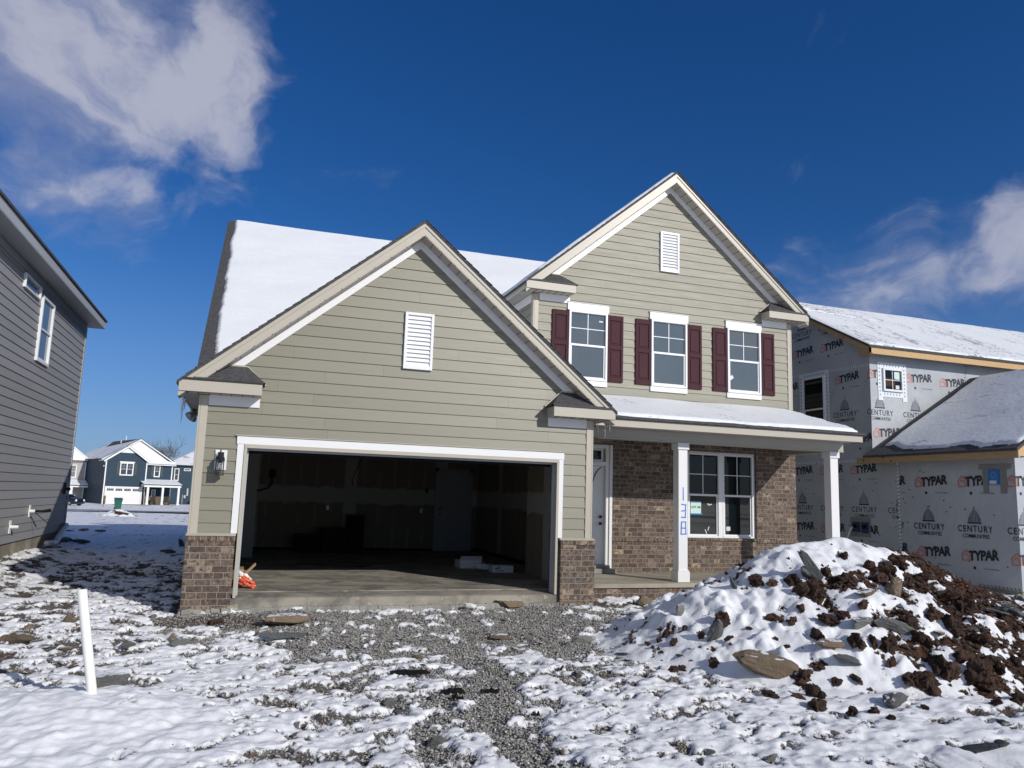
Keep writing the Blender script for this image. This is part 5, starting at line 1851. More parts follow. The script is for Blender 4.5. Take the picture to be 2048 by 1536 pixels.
def hit(px, py):
    """where a view ray (photo pixels) meets the ground or the mound"""
    d = np.array(pixdir(px, py)); c_ = np.array(CAM)
    lo, hi = 3.0, 70.0
    for n_ in (140, 24):
        t = np.linspace(lo, hi, n_)
        P = c_ + d * t[:, None]
        below = P[:, 2] < surf_a(P[:, 0], P[:, 1])
        i = int(np.argmax(below)) if below.any() else n_ - 1
        lo, hi = t[max(i - 1, 0)], t[i]
    return Vector(c_ + d * hi)


# ------------------------------------------------------------------ rocks and clods
def rock_mesh(name, seed, flat=0.65, planes=14, sub=3, mat='grey_rock', rough=0.03, lumpy=False):
    rr_ = np.random.RandomState(seed)
    bm = bmesh.new()
    bmesh.ops.create_icosphere(bm, subdivisions=sub, radius=1.0)
    P = np.array([v.co[:] for v in bm.verts])
    if lumpy:
        ph = rr_.uniform(0, 6, (6, 3)); fq = rr_.uniform(1.5, 5, (6, 3))
        r_ = np.ones(len(P))
        for a, f_ in zip(ph, fq):
            r_ += 0.10 * np.sin(P @ np.diag(f_) + a).sum(1) / 1.4
        off = Vector(rr_.uniform(-20, 20, 3))
        r_ += np.array([0.55 * mnoise.noise(Vector(p_) * 1.6 + off) + 0.30 * mnoise.noise(Vector(p_) * 3.7 + off) + 0.20 * mnoise.noise(Vector(p_) * 8 + off) for p_ in P])
    else:
        n = rr_.normal(size=(planes, 3)); n /= np.linalg.norm(n, axis=1)[:, None]
        d = rr_.uniform(0.55, 1.0, planes)
        dots = P @ n.T
        r_ = np.min(np.where(dots > 0.05, d / np.maximum(dots, 0.05), 9), axis=1)
        r_ = np.minimum(r_, 1.25)
        off = Vector(rr_.uniform(-20, 20, 3))
        r_ += np.array([0.10 * mnoise.noise(Vector(p_) * 3 + off) + 0.06 * mnoise.noise(Vector(p_) * 8 + off) for p_ in P])
    Q = P * r_[:, None] * np.array([1, rr_.uniform(0.6, 0.85), flat])
    for v, c_ in zip(bm.verts, Q): v.co = c_
    me = bpy.data.meshes.new(name)
    bm.to_mesh(me); bm.free()
    me.polygons.foreach_set('use_smooth', [False] * len(me.polygons))
    me.materials.append(MATS[mat])
    return me


RM = {k: [rock_mesh(k, 50 + i + 17 * j, fl, 12, 3, k) for i, fl in enumerate((0.6, 0.5, 0.75, 0.4))] for j, k in enumerate(('grey_rock', 'tan_rock'))}
RM['slate_rock'] = [rock_mesh('slate_rock', 200 + i, fl, 9, 3, 'slate_rock') for i, fl in enumerate((0.28, 0.4, 0.22))]
RM['clay_clod'] = [rock_mesh('clay_clod', 300 + i, fl, 12, 4, 'clay_clod', 0.03, True) for i, fl in enumerate((0.75, 0.9, 0.65, 0.8))]
NM = {'grey_rock': ('rock', 'rock'), 'tan_rock': ('rock', 'rock'), 'slate_rock': ('rock_slab', 'rock'), 'clay_clod': ('soil_clod', 'soil clod')}


def rock(kind, var, x, y, r_, label, group=None, rz=0.0, tilt=(0, 0), sc=(1, 1, 1), sink=0.35):
    me = RM[kind][var % len(RM[kind])]
    o = bpy.data.objects.new(NM[kind][0], me)
    C.objects.link(o)
    o.location = (x, y, surf(x, y) + r_ * (0.5 - sink))
    o.rotation_euler = (tilt[0], tilt[1], rz)
    o.scale = (r_ * sc[0], r_ * sc[1], r_ * sc[2])
    tag(o, label, NM[kind][1], group)
    return o


# (kind, variant, pixel x, pixel y of its middle, radius m, label, rotz, tilt, scale)
BIG = [
    ('tan_rock', 3, 1525, 1352, 0.30, 'long tan boulder with a rounded lip at the lower front of the soil mound', -0.25, (0.35, 0.22), (1.3, 0.6, 1.1)),
    ('grey_rock', 1, 1722, 1258, 0.17, 'rounded pale grey boulder in the middle of the soil mound', 0.3, (0.3, 0), (1.1, 0.8, 1.0)),
    ('slate_rock', 0, 1632, 1163, 0.24, 'dark grey slate slab standing tilted near the top of the mound', 0.0, (0.7, 0.8), (1.2, 0.6, 1.0)),
    ('slate_rock', 1, 1616, 1158, 0.17, 'smaller slate slab tucked behind the tilted slab near the mound top', 0.6, (0.4, 0.2), (0.8, 0.8, 1.0)),
    ('tan_rock', 2, 1792, 1192, 0.15, 'pale tan rock high on the right flank of the soil mound', 1.0, (0.5, 0.4), (0.9, 0.9, 1.4)),
    ('tan_rock', 1, 1732, 1195, 0.12, 'ochre rock wedged in clods just below the slate slabs', 0.2, (0.2, -0.2), (1.2, 0.8, 0.8)),
    ('grey_rock', 2, 1800, 1270, 0.16, 'long grey rock lying across bare soil on the right of the mound', -0.4, (0.2, 0.3), (1.4, 0.6, 0.7)),
    ('grey_rock', 3, 1432, 1283, 0.15, 'upright grey-tan stone on the left slope of the mound', 1.4, (0.2, 1.0), (1.2, 0.8, 0.9)),
    ('grey_rock', 0, 1793, 1412, 0.14, 'grey stone at the front foot of the mound under the big soil clods', 0.3, (0, 0), (1.4, 0.9, 0.8)),
    ('slate_rock', 2, 1700, 1335, 0.17, 'flat dark slab under clods at the front of the mound', 0.2, (0.1, 0.2), (1.1, 0.8, 1.2)),
    ('tan_rock', 3, 1660, 1305, 0.15, 'small tan capstone above the flat dark slab on the mound', 0.1, (0.1, 0), (1.2, 0.8, 0.8)),
    ('slate_rock', 1, 1470, 1180, 0.09, 'thin slate shard sticking up from the upper left slope of the mound', 0.2, (0.2, 1.0), (1.3, 0.7, 1)),
    ('grey_rock', 2, 1362, 1232, 0.10, 'pale grey stone low on the left end of the mound', 0.9, (0.3, 0.8), (1.1, 0.7, 1)),
    ('tan_rock', 1, 1880, 1277, 0.07, 'small whitish stone on bare soil at the right of the mound', 0.2, (0.2, 0), (1, 1, 1)),
    ('grey_rock', 1, 212, 1372, 0.15, 'grey rock directly behind the foot of the white pipe', 0.2, (0, 0), (1.3, 0.9, 1.1)),
    ('grey_rock', 0, 362, 1290, 0.10, 'dark grey rock, right one of the pair near the garage corner', 0.3, (0, 0), (1.3, 0.9, 0.9)),
    ('tan_rock', 2, 345, 1285, 0.075, 'brownish rock, left one of the pair near the garage corner', 0.3, (0, 0), (1.1, 0.9, 1.1)),
    ('grey_rock', 3, 294, 1284, 0.08, 'flat grey rock half under snow left of the rock pair', 0.1, (0, 0.1), (1.3, 0.9, 0.9)),
    ('tan_rock', 0, 36, 1288, 0.13, 'tan flat rock at the left edge of the snowy yard', -0.3, (0, 0.1), (1.5, 0.8, 0.8)),
    ('tan_rock', 2, 137, 1245, 0.09, 'round tan rock topped with snow behind the white pipe', 0.1, (0, 0), (1.2, 0.9, 0.9)),
    ('grey_rock', 0, 255, 1302, 0.07, 'small grey rock between the white pipe and the rock pair', 0.5, (0, 0), (1.3, 0.9, 0.8)),
    ('tan_rock', 3, 560, 1254, 0.26, 'broad tan sandstone slab lying before the left end of the garage slab', 0.15, (0, 0), (1.3, 0.7, 0.7)),
    ('slate_rock', 0, 563, 1283, 0.17, 'flat blue-grey slab below the sandstone slab', 0.1, (0, 0), (1.4, 0.7, 0.8)),
    ('tan_rock', 1, 1018, 1216, 0.19, 'tan boulder capped with snow against the garage slab', 0.1, (0, 0), (1.2, 0.8, 1.1)),
    ('tan_rock', 2, 1290, 1211, 0.15, 'tan rock below the porch step beside the mound foot', 0.2, (0, 0), (1.5, 0.8, 0.9)),
    ('tan_rock', 3, 994, 1282, 0.11, 'flat tan stone right of the bare gravel', 0.0, (0, 0), (1.4, 0.8, 0.9)),
    ('grey_rock', 2, 1168, 1287, 0.12, 'grey stone between the gravel and the left foot of the mound', 0.3, (0, 0), (1.3, 0.8, 0.8)),
    ('grey_rock', 1, 646, 1326, 0.09, 'grey round rock left of the gravel drive', 0.6, (0, 0), (1.2, 0.9, 0.9)),
    ('grey_rock', 3, 583, 1348, 0.065, 'small pale grey rock alone in snow left of the gravel drive', 0.2, (0, 0), (1.1, 0.9, 1.0)),
    ('grey_rock', 0, 780, 1414, 0.06, 'small grey rock cluster left of the gravel trail', 0.2, (0, 0), (1.2, 0.9, 1)),
    ('grey_rock', 2, 876, 1497, 0.065, 'dark knobbly rock near the bottom edge left of the gravel trail', 0.2, (0, 0), (1.1, 1.0, 1.2)),
    ('grey_rock', 1, 1235, 1527, 0.10, 'flat brownish-grey rock at the bottom edge right of the gravel trail', 0.2, (0, 0), (1.3, 0.8, 0.6)),
    ('slate_rock', 2, 2010, 1500, 0.12, 'thin dark slate blade near the lower right corner', 0.9, (0.1, 0.3), (1.4, 0.5, 1.0)),
    ('slate_rock', 0, 1955, 1510, 0.12, 'broad dark slate piece left of the thin slate blade', 1.9, (0.1, 0.3), (1.3, 0.5, 1.0)),
    ('grey_rock', 3, 2022, 1448, 0.08, 'small grey rock above the slate blade at lower right', 0.3, (0, 0), (1.3, 0.8, 0.8)),
    ('grey_rock', 0, 128, 1084, 0.20, 'grey boulder in the shade below the drain pipe', 0.3, (0, 0), (1.3, 0.8, 0.6)),
    ('slate_rock', 1, 157, 1087, 0.20, 'dark slab in the shaded snow right of the boulder by the drain pipe', 0.0, (0, 0), (1.4, 0.8, 0.7)),
    ('slate_rock', 2, 200, 1065, 0.17, 'dark lone rock farther back in the shaded snow, right one of three', 0.0, (0, 0), (1.2, 0.8, 1.3)),
    ('tan_rock', 0, 168, 1063, 0.17, 'brown rock far back in the shaded snow, middle one of three', 0.0, (0, 0), (1.2, 0.8, 0.5)),
    ('slate_rock', 0, 133, 1064, 0.17, 'flat dark rock at the far corner of the grey house, left one of three', 0.0, (0, 0), (1.2, 0.8, 0.6)),
    ('slate_rock', 2, 362, 1093, 0.17, 'pointed dark rock standing in shade beside the garage wall', 1.2, (0.1, 1.1), (1.1, 0.8, 1.6)),
    ('slate_rock', 1, 336, 1107, 0.15, 'dark ragged rock in shade left of the pointed rock', 0.2, (0, 0), (1.2, 0.8, 0.9)),
    ('grey_rock', 1, 150, 1133, 0.14, 'grey block in the middle of the shaded snow', 0.2, (0, 0), (1.1, 0.8, 0.8)),
]
for kind, var, px, py, r_, lab, rz, ti, scl in BIG:
    p = hit(px, py)
    rock(kind, var, p.x, p.y + 0.02, r_, lab, None, rz, ti, scl, 0.18)

rg = random.Random(21)
CL = [(1688, 1113, .15), (1513, 1167, .17), (1550, 1172, .13), (1588, 1165, .15), (1620, 1195, .26), (1640, 1200, .16), (1690, 1165, .18), (1708, 1172, .13), (1745, 1145, .16),
      (1775, 1150, .24), (1800, 1130, .2), (1850, 1160, .14), (1768, 1170, .18), (1447, 1245, .16), (1437, 1262, .12), (1551, 1240, .13), (1588, 1253, .11), (1605, 1225, .09), (1665, 1250, .2), (1688, 1235, .13),
      (1640, 1280, .16), (1612, 1360, .13), (1545, 1395, .12), (1600, 1397, .09), (1637, 1393, .16), (1637, 1421, .16), (1716, 1368, .12), (1675, 1370, .10), (1840, 1375, .24), (1862, 1385, .18), (1820, 1368, .18),
      (1880, 1340, .22), (1905, 1360, .2), (1955, 1360, .24), (1975, 1375, .2), (1925, 1320, .16), (1785, 1335, .11), (1430, 1332, .10), (1367, 1343, .09), (1345, 1345, .10), (1350, 1292, .10), (1372, 1260, .06), (1298, 1293, .07), (1320, 1283, .07),
      (1900, 1200, .22), (1935, 1225, .2), (1870, 1240, .2), (1910, 1270, .22), (1850, 1290, .2), (1820, 1255, .16), (1955, 1290, .2), (1985, 1330, .16), (2005, 1345, .15), (2040, 1405, .14), (1995, 1410, .1), (1960, 1180, .1), (2030, 1330, .12),
      (1707, 1430, .1), (1752, 1428, .11), (1782, 1440, .07), (1855, 1420, .07), (1405, 1275, .08), (1460, 1283, .08), (1502, 1262, .06), (1555, 1282, .05), (1655, 1150, .12), (1575, 1298, .07), (1715, 1285, .17), (1752, 1300, .14), (1780, 1300, .15), (1730, 1215, .14)]
for i, (px, py, r_) in enumerate(CL):
    p = hit(px, py)
    if py < 1190 and px < 1740: lab, gr_ = 'knobbly brown clod poking through the snow cap of the mound', 'soil clods on the top of the mound'
    elif px < 1480: lab, gr_ = 'small brown clod on the snowy left slope of the mound', 'soil clods on the left slope of the mound'
    elif px > 1780 and py < 1345: lab, gr_ = 'crumbly red-brown clod on the bare right flank of the mound', 'soil clods on the right flank of the mound'
    elif py > 1340: lab, gr_ = 'brown clod rolled to the front foot of the mound', 'soil clods along the front foot of the mound'
    else: lab, gr_ = 'dark brown clod in the middle of the mound front', 'soil clods in the middle of the mound'
    rock('clay_clod', i, p.x, p.y + 0.02, r_ * 0.60, lab, gr_, rg.uniform(0, 6), (rg.uniform(-.5, .5), rg.uniform(-.5, .5)), (1, rg.uniform(.8, 1.1), rg.uniform(.7, 1.1)))

# scattered smaller stones, region by region
def scatter(n, region, rmin, rmax, kinds, lab, gr_, need_cover=None):
    k_ = 0; tries = 0
    while k_ < n and tries < 6000:
        tries += 1
        px = rg.uniform(region[0], region[2]); py = rg.uniform(region[1], region[3])
        p = hit(px, py)
        if need_cover is not None:
            c_ = float(cover_fn(np.array([p.x]), np.array([p.y]))[0])
            if not (need_cover[0] < c_ < need_cover[1]): continue
        kk_ = rg.choice(kinds)
        rock(kk_, rg.randrange(4), p.x, p.y, rg.uniform(rmin, rmax) * (1 if rg.random() < .75 else 1.5), lab, gr_, rg.uniform(0, 6), (rg.uniform(-.2, .2), rg.uniform(-.2, .2)), (1.15, rg.uniform(.7, 1), rg.uniform(.6, 1)), 0.42)
        k_ += 1


scatter(48, (0, 1210, 560, 1420), 0.03, 0.055, ('grey_rock', 'grey_rock', 'tan_rock'), 'small stone showing through the snow left of the gravel, near the white pipe', 'small stones in the snow round the white pipe', (-0.3, 0.12))
scatter(26, (120, 1120, 360, 1215), 0.05, 0.10, ('slate_rock', 'grey_rock'), 'dark stone in the shaded patchy snow between the two houses', 'dark stones in the shade between the houses', (-0.4, 0.1))
scatter(40, (480, 1240, 1100, 1350), 0.03, 0.06, ('grey_rock', 'grey_rock', 'tan_rock'), 'small stone on the bare gravel in front of the garage', 'loose stones on the gravel before the garage', (-2, 0.0))
scatter(36, (560, 1330, 950, 1530), 0.022, 0.045, ('grey_rock', 'slate_rock'), 'small grey stone in the snow left of the gravel trail', 'small stones left of the gravel trail', (-0.4, 0.12))
scatter(34, (1080, 1290, 1400, 1530), 0.022, 0.05, ('grey_rock', 'slate_rock', 'tan_rock'), 'small stone in the snow right of the gravel trail', 'small stones right of the gravel trail', (-0.4, 0.12))
scatter(34, (1400, 1430, 2040, 1530), 0.025, 0.05, ('grey_rock', 'slate_rock'), 'small dark stone in the snow below the soil mound', 'small stones below the mound', (-0.4, 0.14))
scatter(14, (1990, 1195, 2045, 1230), 0.05, 0.11, ('slate_rock', 'grey_rock'), 'dark stone at the foot of the wrapped house foundation', 'stones along the wrapped house foundation')

# brick fragment by the corner pier
p = hit(432, 1248)
q = MB()
bx0, by0, bz0 = p.x, p.y, surf(p.x, p.y)
q.box(-0.09, 0.09, -0.045, 0.045, 0.0, 0.057)
for i in range(3): q.box(-0.055 + i * 0.045, -0.032 + i * 0.045, -0.0465, -0.0452, 0.014, 0.044, 1)
bo = q.build('broken_brick', ['tan_rock', 'black_box'], None, bevel=0.004)
bo.location = (bx0, by0, bz0 - 0.005); bo.rotation_euler = (0.1, -0.08, 0.35)
bo.data.materials[0] = MATS['clay_clod']
tag(bo, 'red-brown cored brick lying in the mud by the left brick pier', 'brick')

# gravel: uncountable crushed stone
rs = np.random.RandomState(4)
def gravel(n, xr, yr, smin, smax, name, label_):
    xs_ = rs.uniform(xr[0], xr[1], n * 6); ys_ = rs.uniform(yr[0], yr[1], n * 6)
    cv = cover_fn(xs_, ys_) + 0.25 * fbm(xs_, ys_, 5, 2)
    pr = 1 / (1 + np.exp((cv + 0.05) * 14))
    gr_ = gravel_fn(xs_, ys_)
    ok = rs.uniform(0, 1, len(xs_)) < pr * (0.25 + 0.75 * gr_)
    xs_ = xs_[ok][:n]; ys_ = ys_[ok][:n]
    m_ = len(xs_)
    zz = ground_h(xs_, ys_)
    base = np.array([[1, 0, 0], [-1, 0, 0], [0, 1, 0], [0, -1, 0], [0, 0, 1], [0, 0, -1]], float)
    F0 = np.array([[0, 2, 4], [2, 1, 4], [1, 3, 4], [3, 0, 4], [2, 0, 5], [1, 2, 5], [3, 1, 5], [0, 3, 5]])
    B = base[None] * rs.uniform(0.6, 1.25, (m_, 6, 1)) + rs.uniform(-0.25, 0.25, (m_, 6, 3))
    # random rotation about z plus tilt
    a = rs.uniform(0, 6.28, m_); t = rs.uniform(-0.8, 0.8, m_)
    ca, sa, ct, st_ = np.cos(a), np.sin(a), np.cos(t), np.sin(t)
    x_, y_, z_ = B[..., 0], B[..., 1], B[..., 2]
    y2 = y_ * ct[:, None] - z_ * st_[:, None]; z2 = y_ * st_[:, None] + z_ * ct[:, None]
    x3 = x_ * ca[:, None] - y2 * sa[:, None]; y3 = x_ * sa[:, None] + y2 * ca[:, None]
    s_ = rs.uniform(smin, smax, m_)[:, None]
    V_ = np.stack([xs_[:, None] + x3 * s_, ys_[:, None] + y3 * s_, zz[:, None] + z2 * s_ * 0.75 + s_ * 0.25], -1).reshape(-1, 3)
    F_ = (F0[None] + (np.arange(m_) * 6)[:, None, None]).reshape(-1, 3)
    me = bpy.data.meshes.new(name)
    me.vertices.add(len(V_)); me.vertices.foreach_set('co', V_.ravel())
    me.loops.add(len(F_) * 3); me.loops.foreach_set('vertex_index', F_.ravel())
    me.polygons.add(len(F_)); me.polygons.foreach_set('loop_start', np.arange(len(F_)) * 3); me.polygons.foreach_set('loop_total', np.full(len(F_), 3))
    at = me.attributes.new('tint', 'FLOAT', 'POINT')
    at.data.foreach_set('value', np.repeat(rs.uniform(0, 1, m_), 6).astype(np.float32))
    me.materials.append(MATS['gravel_stone'])
    me.update(calc_edges=True)
    o = bpy.data.objects.new(name, me); C.objects.link(o)
    tag(o, label_, 'gravel', kind='stuff')


m, g, b = newmat('gravel_stone')
at = g.n('ShaderNodeAttribute', attribute_name='tint').outputs['Fac']
ramp = g.n('ShaderNodeValToRGB'); L(g, at, ramp.inputs[0])
cr = ramp.color_ramp
cr.elements[0].color = (0.17, 0.168, 0.16, 1); cr.elements[1].color = (0.60, 0.59, 0.55, 1)
e = cr.elements.new(0.5); e.color = (0.33, 0.32, 0.30, 1)
e = cr.elements.new(0.85); e.color = (0.30, 0.275, 0.24, 1)
L(g, ramp.outputs[0], b.inputs['Base Color']); b.inputs['Roughness'].default_value = 0.85
gravel(42000, (-0.6, 7.2), (-7.0, 0.0), 0.006, 0.017, 'gravel', 'grey crushed stone bare of snow on the drive and trail')

# snow-free rubble of the mound
def mound_crumbs(n):
    xs_ = rs.uniform(4.5, 12.5, n * 5); ys_ = rs.uniform(-6, -1.5, n * 5)
    cv = mound_cover(xs_, ys_); hp = mound_prof(xs_, ys_)
    ok = (rs.uniform(0, 1, len(xs_)) < 1 / (1 + np.exp((cv + 0.02) * 12))) & (hp > 0.05)
    return xs_[ok][:n], ys_[ok][:n]


xs_, ys_ = mound_crumbs(8000)
m_ = len(xs_)
zz = mound_h(xs_, ys_)
q = MB()
F0 = [(0, 2, 4), (2, 1, 4), (1, 3, 4), (3, 0, 4), (2, 0, 5), (1, 2, 5), (3, 1, 5), (0, 3, 5)]
for i in range(m_):
    s_ = rs.uniform(0.010, 0.036) * (1.8 if rs.uniform() < 0.06 else 1)
    vv = [(xs_[i] + a * s_ * rs.uniform(.6, 1.3) + rs.uniform(-.2, .2) * s_, ys_[i] + b_ * s_ * rs.uniform(.6, 1.3), zz[i] + s_ * 0.2 + c_ * s_ * rs.uniform(.6, 1.2)) for a, b_, c_ in ((1, .2, 0), (-1, 0, .2), (.1, 1, 0), (0, -1, -.1), (0, .1, 1), (.1, 0, -1))]
    q.add(vv, F0, 1 if rs.uniform() < 0.12 else 0)
cm = q.build('soil_crumbs', ['clay_clod', 'slate_rock'], None)
tag(cm, 'crumbs of red-brown soil and shale strewn over the mound', 'soil crumbs', kind='stuff')

# black scraps of sheeting at the fork of the gravel
for i, (px, py, l_, a_, lab) in enumerate(((905, 1388, 0.24, -0.1, 'black plastic scrap, widest of those by the gravel trail'), (915, 1400, 0.12, -0.7, 'small black plastic scrap just below the widest scrap'), (980, 1387, 0.2, 0.1, 'black plastic strip right of the gravel trail fork'),
                                           (820, 1355, 0.42, -0.18, 'long thin black plastic strip left of the trail fork'), (1121, 1340, 0.12, 0.9, 'upright black plastic corner in the snow right of the trail'), (1072, 1434, 0.07, 0.0, 'small black block in the snow right of the trail'))):
    p = hit(px, py)
    q = MB()
    N_ = 9
    w_ = l_ * (0.28 if l_ < 0.4 else 0.14)
    ra = random.Random(i)
    top = []; bot = []
    for k_ in range(N_):
        t = k_ / (N_ - 1) - 0.5
        ww = w_ * (1 - (2 * abs(t)) ** 2 * 0.7) * ra.uniform(.6, 1.1)
        top.append((t * l_, ww * 0.6, 0.02 + ra.uniform(0, .03))); bot.append((t * l_, -ww * 0.6, 0.008 + ra.uniform(0, .012)))
    v = top + bot + [(a, b_, c_ - 0.008) for a, b_, c_ in top + bot]
    n = N_
    f = []
    for k_ in range(n - 1):
        f += [(k_, n + k_, n + k_ + 1, k_ + 1), (2 * n + k_, 2 * n + k_ + 1, 3 * n + k_ + 1, 3 * n + k_), (k_, k_ + 1, 2 * n + k_ + 1, 2 * n + k_), (n + k_, 3 * n + k_, 3 * n + k_ + 1, n + k_ + 1)]
    f += [(0, 2 * n, 3 * n, n), (n - 1, 2 * n - 1, 4 * n - 1, 3 * n - 1)]
    q.add(v, f)
    o = q.build('plastic_scrap', 'black_box', None, recalc=True)
    o.location = (p.x, p.y, surf(p.x, p.y)); o.rotation_euler = (0.9 if i == 4 else 0.15, 0, a_)
    tag(o, lab, 'plastic scrap', 'black plastic scraps by the gravel trail')

# crumpled white scrap at the slab edge
p = hit(940, 1219)
me = rock_mesh('paper_scrap', 991, 0.6, 8, 2, 'white_card', 0.08)
o = bpy.data.objects.new('paper_scrap', me); C.objects.link(o); o.location = (p.x, p.y - 0.05, surf(p.x, p.y) + 0.05); o.scale = (0.08, 0.07, 0.08)
tag(o, 'crumpled white scrap lying against the middle of the garage slab', 'paper scrap')

# ------------------------------------------------------------------ white pipe stake
pb = hit(184, 1387)
q = MB()
tp = Vector((pb.x - 0.165, pb.y + 0.02, pb.z + 0.86))
axs = (tp - Vector((pb.x, pb.y, pb.z))).normalized()
q.lathe([(0.040, -0.25), (0.040, 0.868), (0.0385, 0.875), (0.033, 0.875), (0.033, 0.70), (0.001, 0.69)], (pb.x, pb.y, pb.z), axs, 24)
o = q.build('plastic_pipe', 'pvc', None, smooth=False)
for poly in o.data.polygons: poly.use_smooth = True
bvx = o.modifiers.new('edge', 'EDGE_SPLIT'); bvx.split_angle = R(40)
tag(o, 'white plastic pipe stuck upright and leaning in the snow at lower left', 'pipe')

# ------------------------------------------------------------------ things standing in the garage
def bag():
    me = rock_mesh('cement_bag', 777, 0.5, 10, 4, 'orange_plastic', 0.0, True)
    o = bpy.data.objects.new('cement_bag', me); C.objects.link(o)
    o.location = (0.60, 0.78, 0.14); o.scale = (0.15, 0.09, 0.15); o.rotation_euler = (0.1, 0.62, 0.1)
    me.materials.append(MATS['white_plastic']); me.materials.append(MATS['black_box'])
    for p_ in me.polygons:
        c_ = p_.center
        if c_.z > 0.42 or c_.x < -0.80: p_.material_index = 1
        if (c_.x - 0.3) ** 2 * 2 + (c_.z - 0.08) ** 2 * 4 < 0.02 and c_.y < 0: p_.material_index = 2
    tag(o, 'crumpled orange and white bag leaning inside the left garage jamb', 'bag')


bag()
q = MB(); q.beam((0.50, 0.98, 0.17), (0.50, 1.4, 0.17), 0.09, 0.27); q.beam((0.54, 1.0, 0.20), (0.72, 1.45, 0.34), 0.02, 0.04)
o = q.build('lumber_offcut', 'stained_lumber', None); tag(o, 'pale wood offcut standing behind the orange bag in the garage', 'wood offcut')
q = MB(); q.beam((1.6, 4.75, 0.05), (2.75, 4.25, 0.05), 0.20, 0.03); q.beam((2.2, 4.6, 0.085), (3.0, 4.3, 0.075), 0.28, 0.04)
o = q.build('board_pile', 'dark_board', None); tag(o, 'dark boards lying on the garage floor left of the middle', 'boards')
for (x0, x1, y0_, y1_, z1, lab) in ((1.75, 2.35, 7.9, 8.5, 0.46, 'low black box at the left of the stack against the garage back wall'), (2.36, 3.0, 7.8, 8.5, 0.62, 'middle black box of the stack against the garage back wall'), (3.02, 3.40, 7.9, 8.5, 0.95, 'tallest black box of the stack against the garage back wall')):
    q = MB(); q.box(x0, x1, y0_, y1_, 0.036, z1 - 0.03)
    o = q.build('storage_box', 'black_box', None, bevel=0.015)
    q = MB(); q.box(x0 - 0.012, x1 + 0.012, y0_ - 0.012, y1_ + 0.012, z1 - 0.03, z1); q.build('lid', 'dark_board', o, bevel=0.008)
    tag(o, lab, 'storage box', 'black boxes at the garage back wall')
bp = (5.12, 4.05)
q = MB(); q.box(4.83, 5.30, 3.9, 4.3, 0.037, 0.20); o = q.build('carton', 'white_card', None, bevel=0.004)
q = MB(); q.prism([(4.83, 3.90, 0.202), (5.30, 3.90, 0.202), (5.30, 3.82, 0.29), (4.83, 3.82, 0.29)], (0, 0.006, 0.004)); q.build('carton_flap', 'white_card', o)
q = MB(); q.prism([(5.302, 3.9, 0.20), (5.302, 4.3, 0.20), (5.40, 4.3, 0.13), (5.40, 3.9, 0.13)], (0, 0, 0.006)); q.build('carton_flap', 'white_card', o)
tag(o, 'open white carton on the right side of the garage floor', 'carton')
q = MB(); q.box(5.28, 5.72, 3.05, 3.32, 0.037, 0.175); o = q.build('carton', 'white_card', None, bevel=0.004)
q = MB(); FX = frame((0, 3.05, 0), (1, 0, 0), (0, -1, 0))
P, F = [], []; strip2(P, F, (5.33, 0.115), (5.45, 0.13), 0.02); strip2(P, F, (5.36, 0.075), (5.52, 0.075), 0.012); strip2(P, F, (5.36, 0.10), (5.40, 0.15), 0.012)
for i_, f_ in enumerate(F): put_flat(q, FX, [P[j] for j in f_], [(0, 1, 2, 3)], 0.004 + 0.001 * i_, 0)
q.build('printed_mark', 'black_print', o)
tag(o, 'closed white carton with dark marks, nearest of the boxes in the garage', 'carton')
me = rock_mesh('packing_foil', 555, 0.5, 9, 3, 'pale_tape', 0.06)
for i, (x, y_, s_, lab) in enumerate(((5.35, 3.72, 0.15, 'crumpled clear foil between the two cartons'), (5.62, 3.66, 0.13, 'crumpled clear foil behind the closed carton'))):
    o = bpy.data.objects.new('packing_foil', me); C.objects.link(o); o.location = (x, y_, 0.10); o.scale = (s_ * 1.4, s_, s_); o.rotation_euler = (0.2, 0.1, 1.3 * i)
    tag(o, lab, 'packing foil', 'packing foil among the cartons')

# ------------------------------------------------------------------ icicles
def icicle(x, y, z, l_, r0, lab, gr_):
    q = MB()
    n = 7
    path = [(x + 0.004 * math.sin(i * 1.7), y, z - l_ * i / (n - 1)) for i in range(n)]
    q.tube(path, [r0 * (1 - i / (n - 1)) ** 0.8 + 0.0012 + 0.0015 * (i % 2) for i in range(n)], 7)
    o = q.build('icicle', 'ice', None, smooth=True)
    tag(o, lab, 'icicle', gr_)


for x, y, l_, r0, lab in ((-0.52, 0.50, 0.42, 0.02, 'long icicle hanging from the garage eave above the flood lamp'), (-0.50, 0.58, 0.22, 0.028, 'short icicle beside the long one above the flood lamp')):
    icicle(x, y, 2.90, l_, r0, lab, 'icicles on the left garage eave')
for i, (x, y, l_) in enumerate(((6.24, -0.25, 0.20), (6.24, -0.15, 0.13), (6.25, -0.05, 0.30), (6.25, 0.02, 0.22), (6.24, 0.07, 0.12), (6.0, 0.02, 0.14))):
    if i < 5: icicle(x - (0.30 if i > 2 else 0.05) * 0.4, y + 0.03, 2.882, l_, 0.009, 'thin icicle under the right garage eave where it meets the porch', 'icicles under the right garage eave')

# ------------------------------------------------------------------ far side of the street
def far_pt(px, py, dep):
    return CAM + pixdir(px, py) * dep


